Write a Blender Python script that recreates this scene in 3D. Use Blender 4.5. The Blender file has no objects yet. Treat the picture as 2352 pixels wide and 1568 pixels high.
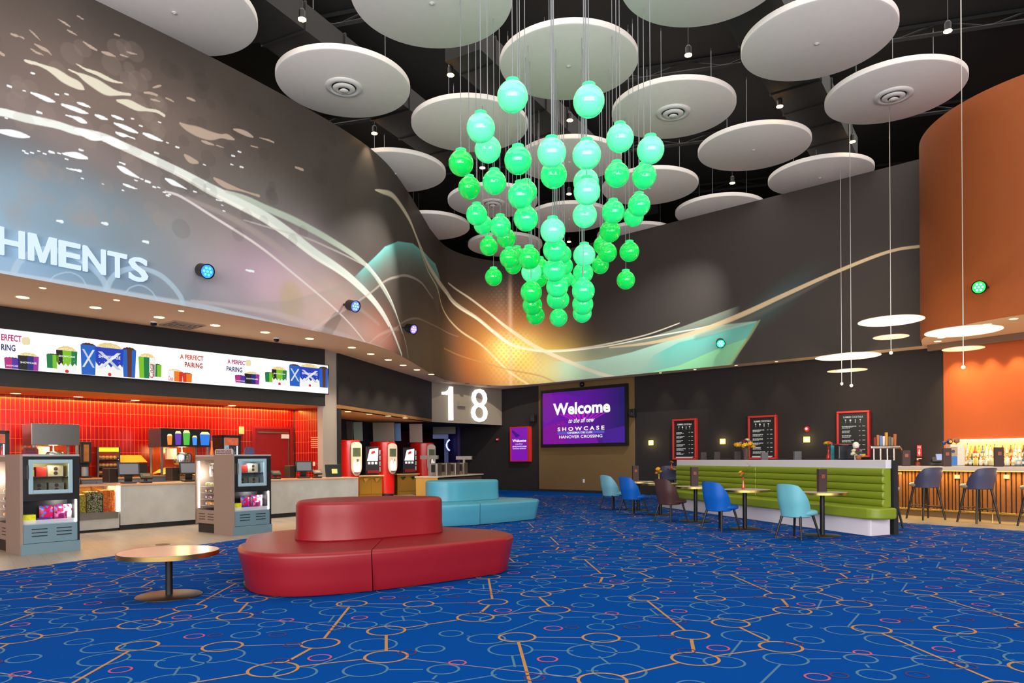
import bpy, math, random
import numpy as np
from mathutils import Matrix, Vector
random.seed(7)
SC = bpy.context.scene
COL = SC.collection
# ---------------------------------------------------------------- camera, world, exposure
F, EYE = 1620.0, 1.35            # focal length in px of a 2352 px wide frame, eye height in m
ROLL = 0.0064
cam = bpy.data.cameras.new('camera'); camo = bpy.data.objects.new('camera', cam); COL.objects.link(camo)
cam.sensor_width = 36; cam.lens = 36 * F / 2352; cam.shift_y = (1053 - 784) / 2352; cam.clip_end = 200
camo.matrix_world = Matrix.Translation((0, 0, EYE)) @ Matrix.Rotation(math.pi / 2, 4, 'X') @ Matrix.Rotation(-ROLL, 4, 'Z')
SC.camera = camo
w = bpy.data.worlds.new('world'); SC.world = w; w.use_nodes = True
w.node_tree.nodes['Background'].inputs[0].default_value = (1, .95, .9, 1)
w.node_tree.nodes['Background'].inputs[1].default_value = 1.5
SC.view_settings.view_transform = 'Standard'; SC.view_settings.look = 'None'
SC.view_settings.exposure = 0.0; SC.view_settings.gamma = 1.0
SC.cycles.max_bounces = 5; SC.cycles.diffuse_bounces = 3; SC.cycles.glossy_bounces = 2
SC.cycles.use_adaptive_sampling = True; SC.cycles.adaptive_threshold = .04
SC.cycles.transmission_bounces = 4; SC.cycles.transparent_max_bounces = 8
SC.cycles.caustics_reflective = False; SC.cycles.caustics_refractive = False
SC.cycles.sample_clamp_indirect = 4.0; SC.cycles.use_denoising = True

def area_light(name, loc, rot, sx, sy, power, col=(1, .95, .9)):
    l = bpy.data.lights.new(name, 'AREA'); l.shape = 'RECTANGLE'; l.size = sx; l.size_y = sy; l.energy = power; l.color = col
    o = bpy.data.objects.new(name, l); COL.objects.link(o); o.location = loc; o.rotation_euler = rot; return o
# fill lights added without fixtures: one behind the camera, one under the ceiling deck
area_light('fill_behind_camera', (0, -6.5, 4.6), (math.radians(100), 0, 0), 24, 8, 4200, (1, .965, .93))
area_light('fill_under_ceiling', (3, 13, 10.9), (0, 0, 0), 22, 18, 2000, (1, .93, .86))

# ---------------------------------------------------------------- pixel helpers (photo frame 2352x1568)
def un(u, v): return (u - 1176) - ROLL * (v - 1053), v - 1053 + ROLL * (u - 1176)
def P(u, v, z=0.0):
    xr, vr = un(u, v); Y = F * (EYE - z) / vr; return xr * Y / F, Y
def PY(u, v, Y):
    xr, vr = un(u, v); return (xr * Y / F, Y, EYE - vr * Y / F)
def hit(u, v, p0, p1):
    """where the sight line of a pixel meets the vertical plane p0-p1: metres along it, height"""
    xr, vr = un(u, v); dx, dy = p1[0] - p0[0], p1[1] - p0[1]; L = math.hypot(dx, dy); dx /= L; dy /= L
    k = xr / F; den = dx - k * dy
    s = (k * p0[1] - p0[0]) / den
    Y = p0[1] + s * dy
    return s, EYE - vr * Y / F
def ang(p0, p1): return math.atan2(p1[1] - p0[1], p1[0] - p0[0])
def along(p0, p1, s, out=0.0):
    a = ang(p0, p1); return (p0[0] + s * math.cos(a) + out * math.sin(a), p0[1] + s * math.sin(a) - out * math.cos(a))

# ---------------------------------------------------------------- materials
def lin(c):
    if isinstance(c, str):
        c = c.lstrip('#'); c = [int(c[i:i+2], 16) / 255 for i in (0, 2, 4)]
    return tuple(x / 12.92 if x <= .04045 else ((x + .055) / 1.055) ** 2.4 for x in c[:3]) + (1,)
MATS = {}
def mat(name, col=(.5, .5, .5), rough=.6, metal=0.0, emit=None, es=0.0, spec=.5, noise=0.0, nscale=20.0, trans=0.0, bump=0.0, bscale=200, alpha=1.0, coat=0.0):
    if name in MATS: return MATS[name]
    m = bpy.data.materials.new(name); m.use_nodes = True; nt = m.node_tree; b = nt.nodes['Principled BSDF']
    c = lin(col); b.inputs['Base Color'].default_value = c
    b.inputs['Roughness'].default_value = rough; b.inputs['Metallic'].default_value = metal
    b.inputs['Specular IOR Level'].default_value = spec
    b.inputs['Coat Weight'].default_value = coat
    if trans: b.inputs['Transmission Weight'].default_value = trans
    if alpha < 1: b.inputs['Alpha'].default_value = alpha
    if emit is not None:
        b.inputs['Emission Color'].default_value = lin(emit); b.inputs['Emission Strength'].default_value = es
    if noise or bump:
        tc = nt.nodes.new('ShaderNodeTexCoord'); n = nt.nodes.new('ShaderNodeTexNoise'); n.inputs['Detail'].default_value = 5
        nt.links.new(tc.outputs['Object'], n.inputs['Vector'])
        if noise:
            n.inputs['Scale'].default_value = nscale
            r = nt.nodes.new('ShaderNodeMixRGB'); r.blend_type = 'MIX'
            r.inputs[1].default_value = tuple(x * (1 - noise) for x in c[:3]) + (1,)
            r.inputs[2].default_value = tuple(min(1, x * (1 + noise)) for x in c[:3]) + (1,)
            nt.links.new(n.outputs['Fac'], r.inputs[0]); nt.links.new(r.outputs[0], b.inputs['Base Color'])
        if bump:
            n2 = nt.nodes.new('ShaderNodeTexNoise'); n2.inputs['Scale'].default_value = bscale; n2.inputs['Detail'].default_value = 3
            nt.links.new(tc.outputs['Object'], n2.inputs['Vector'])
            bp = nt.nodes.new('ShaderNodeBump'); bp.inputs['Strength'].default_value = bump; bp.inputs['Distance'].default_value = .01
            nt.links.new(n2.outputs['Fac'], bp.inputs['Height']); nt.links.new(bp.outputs[0], b.inputs['Normal'])
    MATS[name] = m; return m
def glow(name, col, s): return mat(name, (.02, .02, .02), .5, emit=col, es=s)

# ---------------------------------------------------------------- mesh builder
class MB:
    def __init__(s): s.v = []; s.f = []; s.mi = []; s.cur = 0
    def add(s, vs, fs):
        n = len(s.v); s.v += [tuple(p) for p in vs]; s.f += [tuple(i + n for i in f) for f in fs]; s.mi += [s.cur] * len(fs); return s
    def box(s, c, d, rz=0.0, taper=1.0, rx=0.0):
        x, y, z = d[0] / 2, d[1] / 2, d[2] / 2; out = []
        for k, (a, b, e) in enumerate([(-1,-1,-1),(1,-1,-1),(1,1,-1),(-1,1,-1),(-1,-1,1),(1,-1,1),(1,1,1),(-1,1,1)]):
            t = taper if e > 0 else 1
            p = Vector((a * x * t, b * y * t, e * z))
            if rx: p = Matrix.Rotation(rx, 3, 'X') @ p
            if rz: p = Matrix.Rotation(rz, 3, 'Z') @ p
            out.append((p.x + c[0], p.y + c[1], p.z + c[2]))
        return s.add(out, [(0,3,2,1),(4,5,6,7),(0,1,5,4),(1,2,6,5),(2,3,7,6),(3,0,4,7)])
    def prism(s, pts, z0, z1, cap=True, scale0=None):
        n = len(pts)
        lo = pts if scale0 is None else scale0
        vs = [(p[0], p[1], z0) for p in lo] + [(p[0], p[1], z1) for p in pts]
        fs = [(i, (i + 1) % n, n + (i + 1) % n, n + i) for i in range(n)]
        if cap: fs += [tuple(range(n))[::-1], tuple(range(n, 2 * n))]
        return s.add(vs, fs)
    def wallstrip(s, pts, z0, z1, th=.15):
        """open vertical wall along pts (left to right seen from the room), thickness behind"""
        for a, b in zip(pts[:-1], pts[1:]):
            dx, dy = b[0] - a[0], b[1] - a[1]; L = math.hypot(dx, dy); nx, ny = -dy / L * th, dx / L * th
            s.prism([a, b, (b[0] + nx, b[1] + ny), (a[0] + nx, a[1] + ny)], z0, z1)
        return s
    def lathe(s, prof, c=(0, 0, 0), n=24, axis='Z', capb=True, capt=True):
        vs = []
        for r, z in prof:
            for i in range(n):
                a = 2 * math.pi * i / n; p = (r * math.cos(a), r * math.sin(a), z)
                if axis == 'Y': p = (p[0], p[2], p[1])
                if axis == 'X': p = (p[2], p[0], p[1])
                vs.append((p[0] + c[0], p[1] + c[1], p[2] + c[2]))
        fs = []
        for j in range(len(prof) - 1):
            for i in range(n):
                a, b = j * n + i, j * n + (i + 1) % n; fs.append((a, b, b + n, a + n))
        if capb: fs.append(tuple(range(n))[::-1])
        if capt: fs.append(tuple(range((len(prof) - 1) * n, len(prof) * n)))
        return s.add(vs, fs)
    def cyl(s, c, r, h, n=20, axis='Z', r2=None): return s.lathe([(r, 0), (r if r2 is None else r2, h)], c, n, axis)
    def sphere(s, c, r, n=20, m=12, sz=1.0):
        pr = [(max(1e-4, r * math.sin(math.pi * j / m)), -r * sz * math.cos(math.pi * j / m)) for j in range(m + 1)]
        return s.lathe(pr, c, n)
    def tube(s, path, r, n=8, r2=None):
        rings = []; N = len(path)
        for i, p in enumerate(path):
            p = Vector(p); a = Vector(path[max(0, i - 1)]); b = Vector(path[min(N - 1, i + 1)]); t = (b - a).normalized()
            up = Vector((0, 0, 1)) if abs(t.z) < .95 else Vector((1, 0, 0)); x = t.cross(up).normalized(); y = x.cross(t)
            rr = r if r2 is None else r + (r2 - r) * i / (N - 1)
            rings.append([tuple(p + x * rr * math.cos(2 * math.pi * k / n) + y * rr * math.sin(2 * math.pi * k / n)) for k in range(n)])
        vs = [q for g in rings for q in g]; fs = []
        for j in range(N - 1):
            for k in range(n):
                a, b = j * n + k, j * n + (k + 1) % n; fs.append((a, b, b + n, a + n))
        fs += [tuple(range(n)), tuple(range((N - 1) * n, N * n))[::-1]]
        return s.add(vs, fs)
    def quadxz(s, x0, x1, z0, z1, y=0.0): return s.add([(x0, y, z0), (x1, y, z0), (x1, y, z1), (x0, y, z1)], [(0, 1, 2, 3)])
    def polyxz(s, pts, y=0.0, th=0.0):
        n = len(pts)
        if not th: return s.add([(p[0], y, p[1]) for p in pts], [tuple(range(n))])
        vs = [(p[0], y, p[1]) for p in pts] + [(p[0], y + th, p[1]) for p in pts]
        return s.add(vs, [tuple(range(n)), tuple(range(n, 2 * n))[::-1]] + [(i, (i + 1) % n, n + (i + 1) % n, n + i) for i in range(n)])
    def mesh(s, name):
        m = bpy.data.meshes.new(name); m.from_pydata(s.v, [], s.f)
        if any(s.mi): m.polygons.foreach_set('material_index', s.mi)
        m.update(); return m
def catmull(pts, n=8, closed=True):
    out = []; N = len(pts); rng = range(N) if closed else range(N - 1)
    for i in rng:
        g = (lambda k: Vector(pts[k % N])) if closed else (lambda k: Vector(pts[max(0, min(N - 1, k))]))
        p0, p1, p2, p3 = g(i - 1), g(i), g(i + 1), g(i + 2)
        for k in range(n):
            t = k / n
            out.append(tuple(.5 * ((2 * p1) + (-p0 + p2) * t + (2 * p0 - 5 * p1 + 4 * p2 - p3) * t * t + (-p0 + 3 * p1 - 3 * p2 + p3) * t ** 3)))
    if not closed: out.append(tuple(pts[-1]))
    return out
def fixn(me):
    import bmesh
    bm = bmesh.new(); bm.from_mesh(me); bmesh.ops.recalc_face_normals(bm, faces=bm.faces); bm.to_mesh(me); bm.free()
def obj(name, mb, m, parent=None, smooth=False, bevel=0.0, sub=0, loc=None, label=None, fix=True, bseg=2):
    me = mb.mesh(name) if isinstance(mb, MB) else mb
    if fix and isinstance(mb, MB): fixn(me)
    for mm in (m if isinstance(m, (list, tuple)) else [m]): me.materials.append(mm)
    o = bpy.data.objects.new(name, me); COL.objects.link(o)
    if parent is not None: o.parent = parent
    if loc is not None: o.location = loc
    if smooth:
        me.polygons.foreach_set('use_smooth', [True] * len(me.polygons))
        if smooth == 'auto': 
            try: me.set_sharp_from_angle(angle=math.radians(35))
            except Exception: pass
    if bevel:
        b = o.modifiers.new('bevel', 'BEVEL'); b.width = bevel; b.segments = bseg; b.limit_method = 'ANGLE'; b.angle_limit = math.radians(35)
        me.polygons.foreach_set('use_smooth', [True] * len(me.polygons)); b.harden_normals = True
    if sub:
        b = o.modifiers.new('sub', 'SUBSURF'); b.levels = sub; b.render_levels = sub
    if label: o['label'] = label
    return o
def thing(name, label, cat, loc=(0, 0, 0), rz=0.0, group=None):
    o = bpy.data.objects.new(name, None); o.empty_display_size = .1; COL.objects.link(o)
    o.location = loc; o.rotation_euler = (0, 0, rz); o['label'] = label; o['category'] = cat
    if group: o['group'] = group
    return o
def tag(o, label, cat, group=None, loc=None, rz=None):
    o['label'] = label; o['category'] = cat
    if group: o['group'] = group
    if loc is not None: o.location = loc
    if rz is not None: o.rotation_euler = (0, 0, rz)
    return o
def struct(name, mb, m, parent=None, **k):
    o = obj(name, mb, m, parent, **k)
    if parent is None: o['kind'] = 'structure'
    return o
def dup(root, loc, rz, label, group=None):
    r = root.copy(); COL.objects.link(r); r.location = loc; r.rotation_euler = (0, 0, rz); r['label'] = label
    if group: r['group'] = group
    for ch in list(root.children):
        c = ch.copy(); COL.objects.link(c); c.parent = r
        for g in list(ch.children):
            d = g.copy(); COL.objects.link(d); d.parent = c
    return r
def text_mb(txt, size, depth=.0, bold=0.0, shear=0.0, align='CENTER', sx=1.0, space=1.0):
    """text in the local XZ plane facing -Y, front face at y=0, as a mesh"""
    c = bpy.data.curves.new('t', 'FONT'); c.body = txt; c.size = size; c.extrude = depth / 2; c.offset = bold; c.shear = shear
    c.align_x = align; c.space_character = space; c.resolution_u = 3
    o = bpy.data.objects.new('t', c); me = bpy.data.meshes.new_from_object(o)
    n = len(me.vertices); co = np.empty(n * 3); me.vertices.foreach_get('co', co); co = co.reshape(-1, 3)
    fs = [tuple(p.vertices) for p in me.polygons]
    mb = MB(); mb.v = [(x * sx, depth / 2 - z, y) for x, y, z in co]; mb.f = fs; mb.mi = [0] * len(fs)
    bpy.data.objects.remove(o); bpy.data.curves.remove(c); bpy.data.meshes.remove(me)
    return mb
def shift(mb, dx=0, dy=0, dz=0):
    mb.v = [(a + dx, b + dy, c + dz) for a, b, c in mb.v]; return mb
def fit_text(txt, x0, x1, z0, z1, y=0, depth=.002, bold=0.0, shear=0.0):
    """text stretched into a box of the XZ plane"""
    mb = text_mb(txt, 1.0, depth, bold, shear, 'LEFT')
    xs = [p[0] for p in mb.v]; zs = [p[2] for p in mb.v]; a, b, c, d = min(xs), max(xs), min(zs), max(zs)
    mb.v = [(x0 + (p[0] - a) / (b - a) * (x1 - x0), y + p[1], z0 + (p[2] - c) / (d - c) * (z1 - z0)) for p in mb.v]
    return mb

# ---------------------------------------------------------------- shared materials
M_black = mat('black_paint', '#17181c', .75, noise=.25, nscale=40)
M_dark = mat('charcoal_wallcovering', '#1f1d1f', .8, noise=.2, nscale=60)
M_darkR = mat('dark_wallcovering', '#1d1718', .85, noise=.15, nscale=60)
M_white = mat('white_laminate', '#dcd8d6', .45)
M_disc = mat('acoustic_white', '#e8e1dc', .9, noise=.04, nscale=6)
M_soffit = mat('soffit_paint', '#e6c8a4', .8)
M_chrome = mat('chrome', '#d0d0d0', .18, 1.0)
M_steel = mat('brushed_steel', '#a9a6a2', .32, 1.0, noise=.15, nscale=8)
M_blackpl = mat('black_plastic', '#141416', .4)
M_wire = mat('cable_grey', '#8d9096', .5, .3)
ZS, ZD = 4.35, 9.45

# ---------------------------------------------------------------- mural wall (curved in plan)
MURAL = catmull([(-12.2, 5.3), (-8.2, 11.1), (-6.1, 14.0), (-4.85, 15.95), (-3.95, 17.6), (-3.4, 19.2), (-3.12, 21.2), (-2.95, 23.2), (-2.78, 25.2),
                 (-2.4, 27.05), (-1.55, 28.3), (-.3, 28.95), (1.0, 28.35), (3.0, 26.6), (7.0, 23.0), (11.2, 19.22)], 14, closed=False)
mp = np.array(MURAL); seg = np.hypot(*(mp[1:] - mp[:-1]).T); S = np.concatenate([[0], np.cumsum(seg)])
def wall_hit(u, v):
    """sight line of a photo pixel onto the mural: arc length, height"""
    xr, vr = un(u, v); k = xr / F
    g = mp[:, 0] - k * mp[:, 1]
    for i in range(len(g) - 1):
        if g[i] <= 0 < g[i + 1] or (g[i] < 0 <= g[i + 1]):
            t = -g[i] / (g[i + 1] - g[i]); Y = mp[i, 1] + t * (mp[i + 1, 1] - mp[i, 1])
            return S[i] + t * seg[i], EYE - vr * Y / F
    return (0.0 if k < 0 else S[-1]), EYE - vr * 12 / F
def wall_at(s):
    i = min(len(seg) - 1, max(0, int(np.searchsorted(S, s)) - 1)); t = (s - S[i]) / seg[i]
    p = mp[i] * (1 - t) + mp[i + 1] * t; d = (mp[i + 1] - mp[i]) / seg[i]; return p, d

def build_mural():
    s0 = 4.0; s1 = 13.5; ss = [0.0, 2.0]
    a = s0
    while a < S[-1]:
        ss.append(a); a += .0115 if a < s1 else .025
    ss.append(S[-1]); ss = np.array(ss); zz = np.linspace(ZS, ZD, 430)
    px = np.interp(ss, S, mp[:, 0]); py = np.interp(ss, S, mp[:, 1])
    ns, nz = len(ss), len(zz); N = ns * nz
    SS, ZZ = np.meshgrid(ss, zz, indexing='ij')
    co = np.empty((ns, nz, 3)); co[..., 0] = px[:, None]; co[..., 1] = py[:, None]; co[..., 2] = zz[None, :]
    # ---- the printed artwork, painted in wall space (metres along the wall, height)
    def C(c): return np.array(lin(c)[:3])
    base = C('#4b423d'); img = np.tile(base, (ns, nz, 1))
    rng = np.random.RandomState(3)
    def smooth_noise(cells, amp):
        gs, gz = int((S[-1]) / cells) + 3, int(6 / cells) + 3; g = rng.rand(gs, gz)
        xi = SS / cells; zi = (ZZ - ZS) / cells; i = xi.astype(int); j = zi.astype(int); fx = xi - i; fz = zi - j
        fx = fx * fx * (3 - 2 * fx); fz = fz * fz * (3 - 2 * fz)
        return ((g[i, j] * (1 - fx) + g[i + 1, j] * fx) * (1 - fz) + (g[i, j + 1] * (1 - fx) + g[i + 1, j + 1] * fx) * fz - .5) * amp
    def mix(mask, col): img[:] = img * (1 - mask[..., None]) + C(col) * mask[..., None]
    def glowspot(u, v, ru, rv, col, a, power=2.0, rot=0.0):
        """soft-edged colour field: print colour, and some painted-in light; radii in metres"""
        s_, z_ = wall_hit(u, v); ds = SS - s_; dz = ZZ - z_
        if rot: ds, dz = ds * math.cos(rot) + dz * math.sin(rot), -ds * math.sin(rot) + dz * math.cos(rot)
        mix(a * np.exp(-((ds / ru) ** 2 + (dz / rv) ** 2) ** (power / 2)), col)
    # broad fields
    mix(np.clip((13.0 - SS) / 5, 0, 1) * .55, '#5f5550')
    glowspot(330, 30, 3.4, 1.5, '#463d37', .7)
    glowspot(90, 500, 3.0, 1.0, '#8fabc0', .9)  # bluish fields at lower left: LED light on the wall, put into the colour
    glowspot(20, 620, 2.5, .8, '#9cc0e0', .9)
    glowspot(300, 560, 2.4, 1.0, '#7b8f9b', .75)
    glowspot(330, 640, 1.6, .5, '#63839b', .7)
    glowspot(520, 560, 1.8, 1.1, '#8d8580', .75)
    glowspot(560, 680, 1.8, .8, '#928f96', .75)
    glowspot(250, 250, 2.4, .9, '#86736a', .65)
    glowspot(200, 340, 2.6, .4, '#8c7d79', .6, rot=-.25)
    glowspot(650, 640, 1.4, .9, '#c4a4be', .9)
    glowspot(700, 570, .9, .6, '#b9a6b0', .7)
    glowspot(760, 690, 1.5, .75, '#d0b4ae', .9)
    glowspot(860, 760, 1.6, .6, '#dc8468', .95)
    glowspot(790, 750, 1.6, .5, '#e0bcb6', .8)
    glowspot(670, 690, .35, .45, '#b59f77', .6, 6)
    glowspot(600, 480, 1.6, .8, '#7a7472', .6)
    n1 = smooth_noise(1.3, 1.0) + smooth_noise(.5, .5)
    img *= (1 + .16 * n1)[..., None] 
    # dark right-hand part
    d0 = wall_hit(1040, 700)[0]
    mix(np.clip((SS - d0 - .5) / 2.5, 0, 1) * .85, '#3d3634')
    glowspot(950, 700, 2.5, 3.5, '#3a3834', .5)
    glowspot(880, 480, 1.7, 1.1, '#43413c', .7)
    # corner fire
    glowspot(1150, 780, 2.3, 1.3, '#b87840', .9)
    glowspot(1130, 845, 1.5, .85, '#d8742c', .9)
    glowspot(1110, 860, 1.1, .8, '#7c4a36', .5)
    glowspot(1240, 840, 1.7, .85, '#f0c860', 1.0)
    glowspot(1180, 805, 1.0, .65, '#fff090', 1.0)
    glowspot(1300, 852, 2.2, .55, '#dcd89a', .9)
    # teal sweep on the right
    def ribbon(pts, col, a, soft=.5, feather=None):
        """pts = [(u, v, half width px)]; drawn in wall space"""
        q = []
        for u, v, h in pts:
            s_, z_ = wall_hit(u, v); s2, z2 = wall_hit(u, v + h); q.append((s_, z_, max(.006, abs(z_ - z2))))
        q = catmull([(x[0], x[1], x[2]) for x in q], 6, closed=False) if len(q) > 2 else q
        for (a0, b0, w0), (a1, b1, w1) in zip(q[:-1], q[1:]):
            W = max(w0, w1) * (1.6 if soft else 1.1) + .03
            i0, i1 = np.searchsorted(ss, [min(a0, a1) - W, max(a0, a1) + W]); j0, j1 = np.searchsorted(zz, [min(b0, b1) - W, max(b0, b1) + W])
            if i1 <= i0 or j1 <= j0: continue
            x = SS[i0:i1, j0:j1] - a0; z = ZZ[i0:i1, j0:j1] - b0; dx, dz = a1 - a0, b1 - b0; L2 = dx * dx + dz * dz + 1e-9
            t = np.clip((x * dx + z * dz) / L2, 0, 1); dd = np.hypot(x - t * dx, z - t * dz); ww = w0 + (w1 - w0) * t
            m = np.clip((1 - dd / ww) / max(.02, soft) + .0, 0, 1) * a
            acc[i0:i1, j0:j1] = np.maximum(acc[i0:i1, j0:j1], m)
    acc = np.zeros((ns, nz))
    def stroke(pts, col, a=1.0, soft=.5):
        acc[:] = 0; ribbon(pts, col, a, soft); mix(acc, col)
    cl0, cl1 = wall_hit(1748, 731), wall_hit(1668, 862)
    def below(pts, col, a, depth, edge=.03, power=1.0, diag=False):
        """fill under a traced edge that fades out downwards over depth metres"""
        q = sorted(wall_hit(u, v) for u, v in pts); xs = [p[0] for p in q]; zs_ = [p[1] for p in q]
        top = np.interp(ss, xs, zs_); inside = ((ss >= xs[0]) & (ss <= xs[-1])).astype(float)
        d = top[:, None] - ZZ
        m = np.clip(d / edge, 0, 1) * np.exp(-np.maximum(d, 0) / depth * power)
        ramp = np.clip((ss - xs[0]) / (1.0 if diag else .4), 0, 1) * (1.0 if diag else np.clip((xs[-1] - ss) / .4, 0, 1))
        m = m * (inside * ramp)[:, None] * a
        if diag: m = m * np.clip((cl0[0] + (ZZ - cl0[1]) * (cl1[0] - cl0[0]) / (cl1[1] - cl0[1]) - SS) / .12, 0, 1)
        mix(m, col)
    main = [(1216, 800), (1257, 806), (1320, 804), (1403, 795), (1487, 775), (1570, 748), (1640, 722), (1700, 700)]
    below(main, '#a4b09c', .6, .9)
    below([(1260, 828), (1320, 830), (1380, 824), (1450, 808), (1520, 786), (1590, 764), (1660, 745), (1760, 733)], '#b4dcc8', .95, 1.6, diag=True)
    below([(1475, 850), (1500, 815), (1560, 785), (1640, 765), (1760, 733)], '#5cc0b4', .85, 1.6, diag=True)
    below([(1460, 862), (1560, 838), (1660, 795), (1760, 760)], '#9ae09a', .75, 1.0, diag=True)
    glowspot(1420, 850, 1.2, .3, '#a9c8b4', .6)
    glowspot(1770, 700, 1.3, .35, '#4a6a6c', .5, rot=.55)
    # halftone dots
    acc[:] = 0
    for i in range(34):
        for j in range(22):
            u = 1062 + i * 5.6; v = 610 + j * 13.0 + (6.5 if i % 2 else 0)
            r = .028 + .05 * max(0, (v - 600) / 290); a = .75 * min(1, max(0, (v - 590) / 160)) * math.exp(-((u - 1172) / 62.0) ** 2)
            if a < .05 or v > 880: continue
            s_, z_ = wall_hit(u, v); i0, i1 = np.searchsorted(ss, [s_ - r, s_ + r]); j0, j1 = np.searchsorted(zz, [z_ - r, z_ + r])
            if i1 <= i0 or j1 <= j0: continue
            dd = np.hypot(SS[i0:i1, j0:j1] - s_, ZZ[i0:i1, j0:j1] - z_); acc[i0:i1, j0:j1] = np.maximum(acc[i0:i1, j0:j1], np.clip((r - dd) / .015, 0, 1) * a)
    mix(acc * .5, '#c06a3a')
    s_, _ = wall_hit(1172, 700); zt = wall_hit(1172, 620)[1]
    mix(.5 * np.exp(-((SS - s_) / .085) ** 2) * np.clip((zt + .2 - ZZ) / 1.2, 0, 1), '#d8b79c')
    # teal hill
    arc = [(808, 640), (850, 599), (884, 565), (914, 553), (948, 558), (978, 582), (1000, 605), (1012, 640)]
    below(arc, '#8a8078', .5, 1.6, .05)
    below([(718, 765), (778, 714), (850, 671), (906, 637), (935, 633), (969, 650), (995, 690), (1010, 730)], '#4a3d39', .55, .8, .05)
    below(arc, '#6fd0cc', .95, .28, .03)
    below([(560, 690), (660, 688), (760, 660), (808, 640), (840, 612)], '#9d9693', .4, .8, .06)
    # long translucent ribbons
    T = '#e4ebe4'
    stroke([(-40, 262, 9), (0, 257, 10), (57, 271, 11), (128, 286, 10), (172, 300, 10), (236, 314, 10), (287, 335, 9), (351, 364, 9), (415, 394, 9), (478, 429, 12), (542, 462, 14), (606, 496, 15), (664, 536, 15), (723, 582, 14), (770, 612, 12), (808, 640, 10), (859, 690, 8), (893, 741, 6), (923, 815, 4)], T, .92, .22)
    stroke([(236, 322, 3), (351, 374, 4), (415, 404, 5), (478, 440, 6), (542, 472, 6), (606, 506, 6), (664, 546, 5), (723, 590, 5), (770, 620, 4), (808, 648, 4), (859, 698, 3), (893, 749, 3)], '#f4f2ea', .75, .4)
    stroke([(380, 440, 3), (417, 452, 4), (489, 497, 4), (595, 565, 4), (680, 633, 3.5), (765, 705, 3), (808, 748, 2.5), (838, 785, 2)], '#e9dfe0', .75, .5)
    stroke([(520, 440, 4), (565, 455, 7), (612, 478, 9), (680, 508, 10), (765, 555, 9), (842, 610, 7), (884, 670, 5), (910, 722, 3), (930, 780, 2), (938, 822, 1.5)], '#c4d0c2', .8, .35)
    stroke([(842, 606, 3), (870, 640, 4), (890, 672, 4), (907, 710, 3), (924, 765, 2)], '#f2f4ec', .8, .5)
    stroke([(560, 505, 2), (638, 528, 3), (700, 545, 3), (765, 573, 3), (833, 607, 2.5)], '#cfc8c4', .55, .5)
    stroke([(430, 455, 6), (540, 505, 10), (640, 570, 12), (720, 640, 12), (800, 690, 8), (870, 745, 5)], '#b3a49e', .4, .6)
    stroke([(700, 770, 2.5), (745, 738, 3), (790, 712, 3), (850, 673, 3), (885, 645, 3), (910, 636, 3.5), (935, 633, 3.5), (969, 650, 3), (995, 685, 2)], '#c9bcb2', .6, .5)
    stroke([(870, 790, 2), (905, 758, 2.5), (924, 741, 3), (945, 732, 3), (966, 733, 2.5), (1007, 752, 2), (1053, 773, 1.5)], '#a89a92', .5, .5)
    stroke([(840, 795, 2), (870, 770, 4), (900, 757, 6), (915, 755, 6)], '#e0c4b4', .3, .6)
    # vertical ribbon and the sweep to the right
    stroke([(862, 436, 2), (878, 440, 6), (903, 450, 8), (928, 483, 8), (944, 512, 7), (957, 545, 6), (978, 596, 8), (999, 633, 9), (1024, 669, 8), (1041, 692, 6), (1091, 727, 5), (1132, 760, 4.5), (1174, 790, 4), (1216, 801, 3.5), (1257, 805, 3), (1320, 802, 3), (1403, 788, 2.5), (1487, 768, 2), (1560, 742, 1.5)], '#eadfc8', .75, .45)
    stroke([(1024, 671, 2.5), (1041, 696, 3), (1091, 729, 3), (1132, 762, 3), (1174, 792, 3), (1216, 803, 2.5), (1257, 807, 2.5), (1320, 804, 2), (1403, 793, 2), (1500, 773, 2), (1600, 755, 1.8), (1640, 745, 1.6)], '#f7efda', .9, .5)
    stroke([(944, 512, 2), (957, 548, 2), (978, 610, 2.5), (1003, 658, 3), (1014, 700, 3), (1024, 722, 3), (1053, 756, 3), (1103, 790, 3), (1145, 830, 3), (1174, 857, 3), (1216, 884, 3)], '#e8d3a6', .85, .5)
    stroke([(1030, 650, 2), (1041, 659, 2.5), (1078, 684, 3), (1124, 719, 3), (1170, 756, 4), (1216, 788, 5), (1257, 809, 5), (1320, 836, 5), (1374, 857, 5), (1420, 868, 4)], '#e6dcc2', .8, .35)
    stroke([(1020, 800, 1.5), (1037, 808, 2), (1112, 833, 2.5), (1174, 850, 2.5), (1237, 862, 2.5), (1274, 877, 2.5)], '#b98c5c', .65, .5)
    stroke([(1400, 798, 2), (1500, 786, 4), (1600, 762, 6), (1700, 724, 7), (1800, 678, 6), (1900, 633, 5), (2000, 592, 4.5), (2060, 573, 4), (2110, 566, 4)], '#d8bf98', .95, .3)
    stroke([(1600, 775, 9), (1700, 738, 12), (1800, 692, 9), (1900, 640, 4)], '#6e6a60', .45, .8)
    stroke([(1655, 858, 2), (1690, 815, 4), (1720, 775, 4), (1745, 735, 2)], '#c0b460', .5, .7)
    # pale strip and rings behind the lettering
    stroke([(-30, 622, 6), (0, 625, 6), (115, 645, 8), (250, 668, 9), (383, 692, 10), (468, 705, 10), (553, 725, 8), (638, 744, 6), (720, 765, 3)], '#bfc9d4', .6, .5)
    stroke([(440, 690, 4), (553, 705, 8), (640, 722, 10), (720, 748, 10), (830, 785, 8), (880, 800, 4)], '#c4b4b8', .45, .7)
    R = '#a9c0d2'
    stroke([(32, 625, 8), (45, 600, 8), (75, 580, 8), (115, 572, 8), (170, 588, 8), (215, 618, 8), (238, 645, 8), (246, 668, 8)], R, .7, .3)
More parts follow.
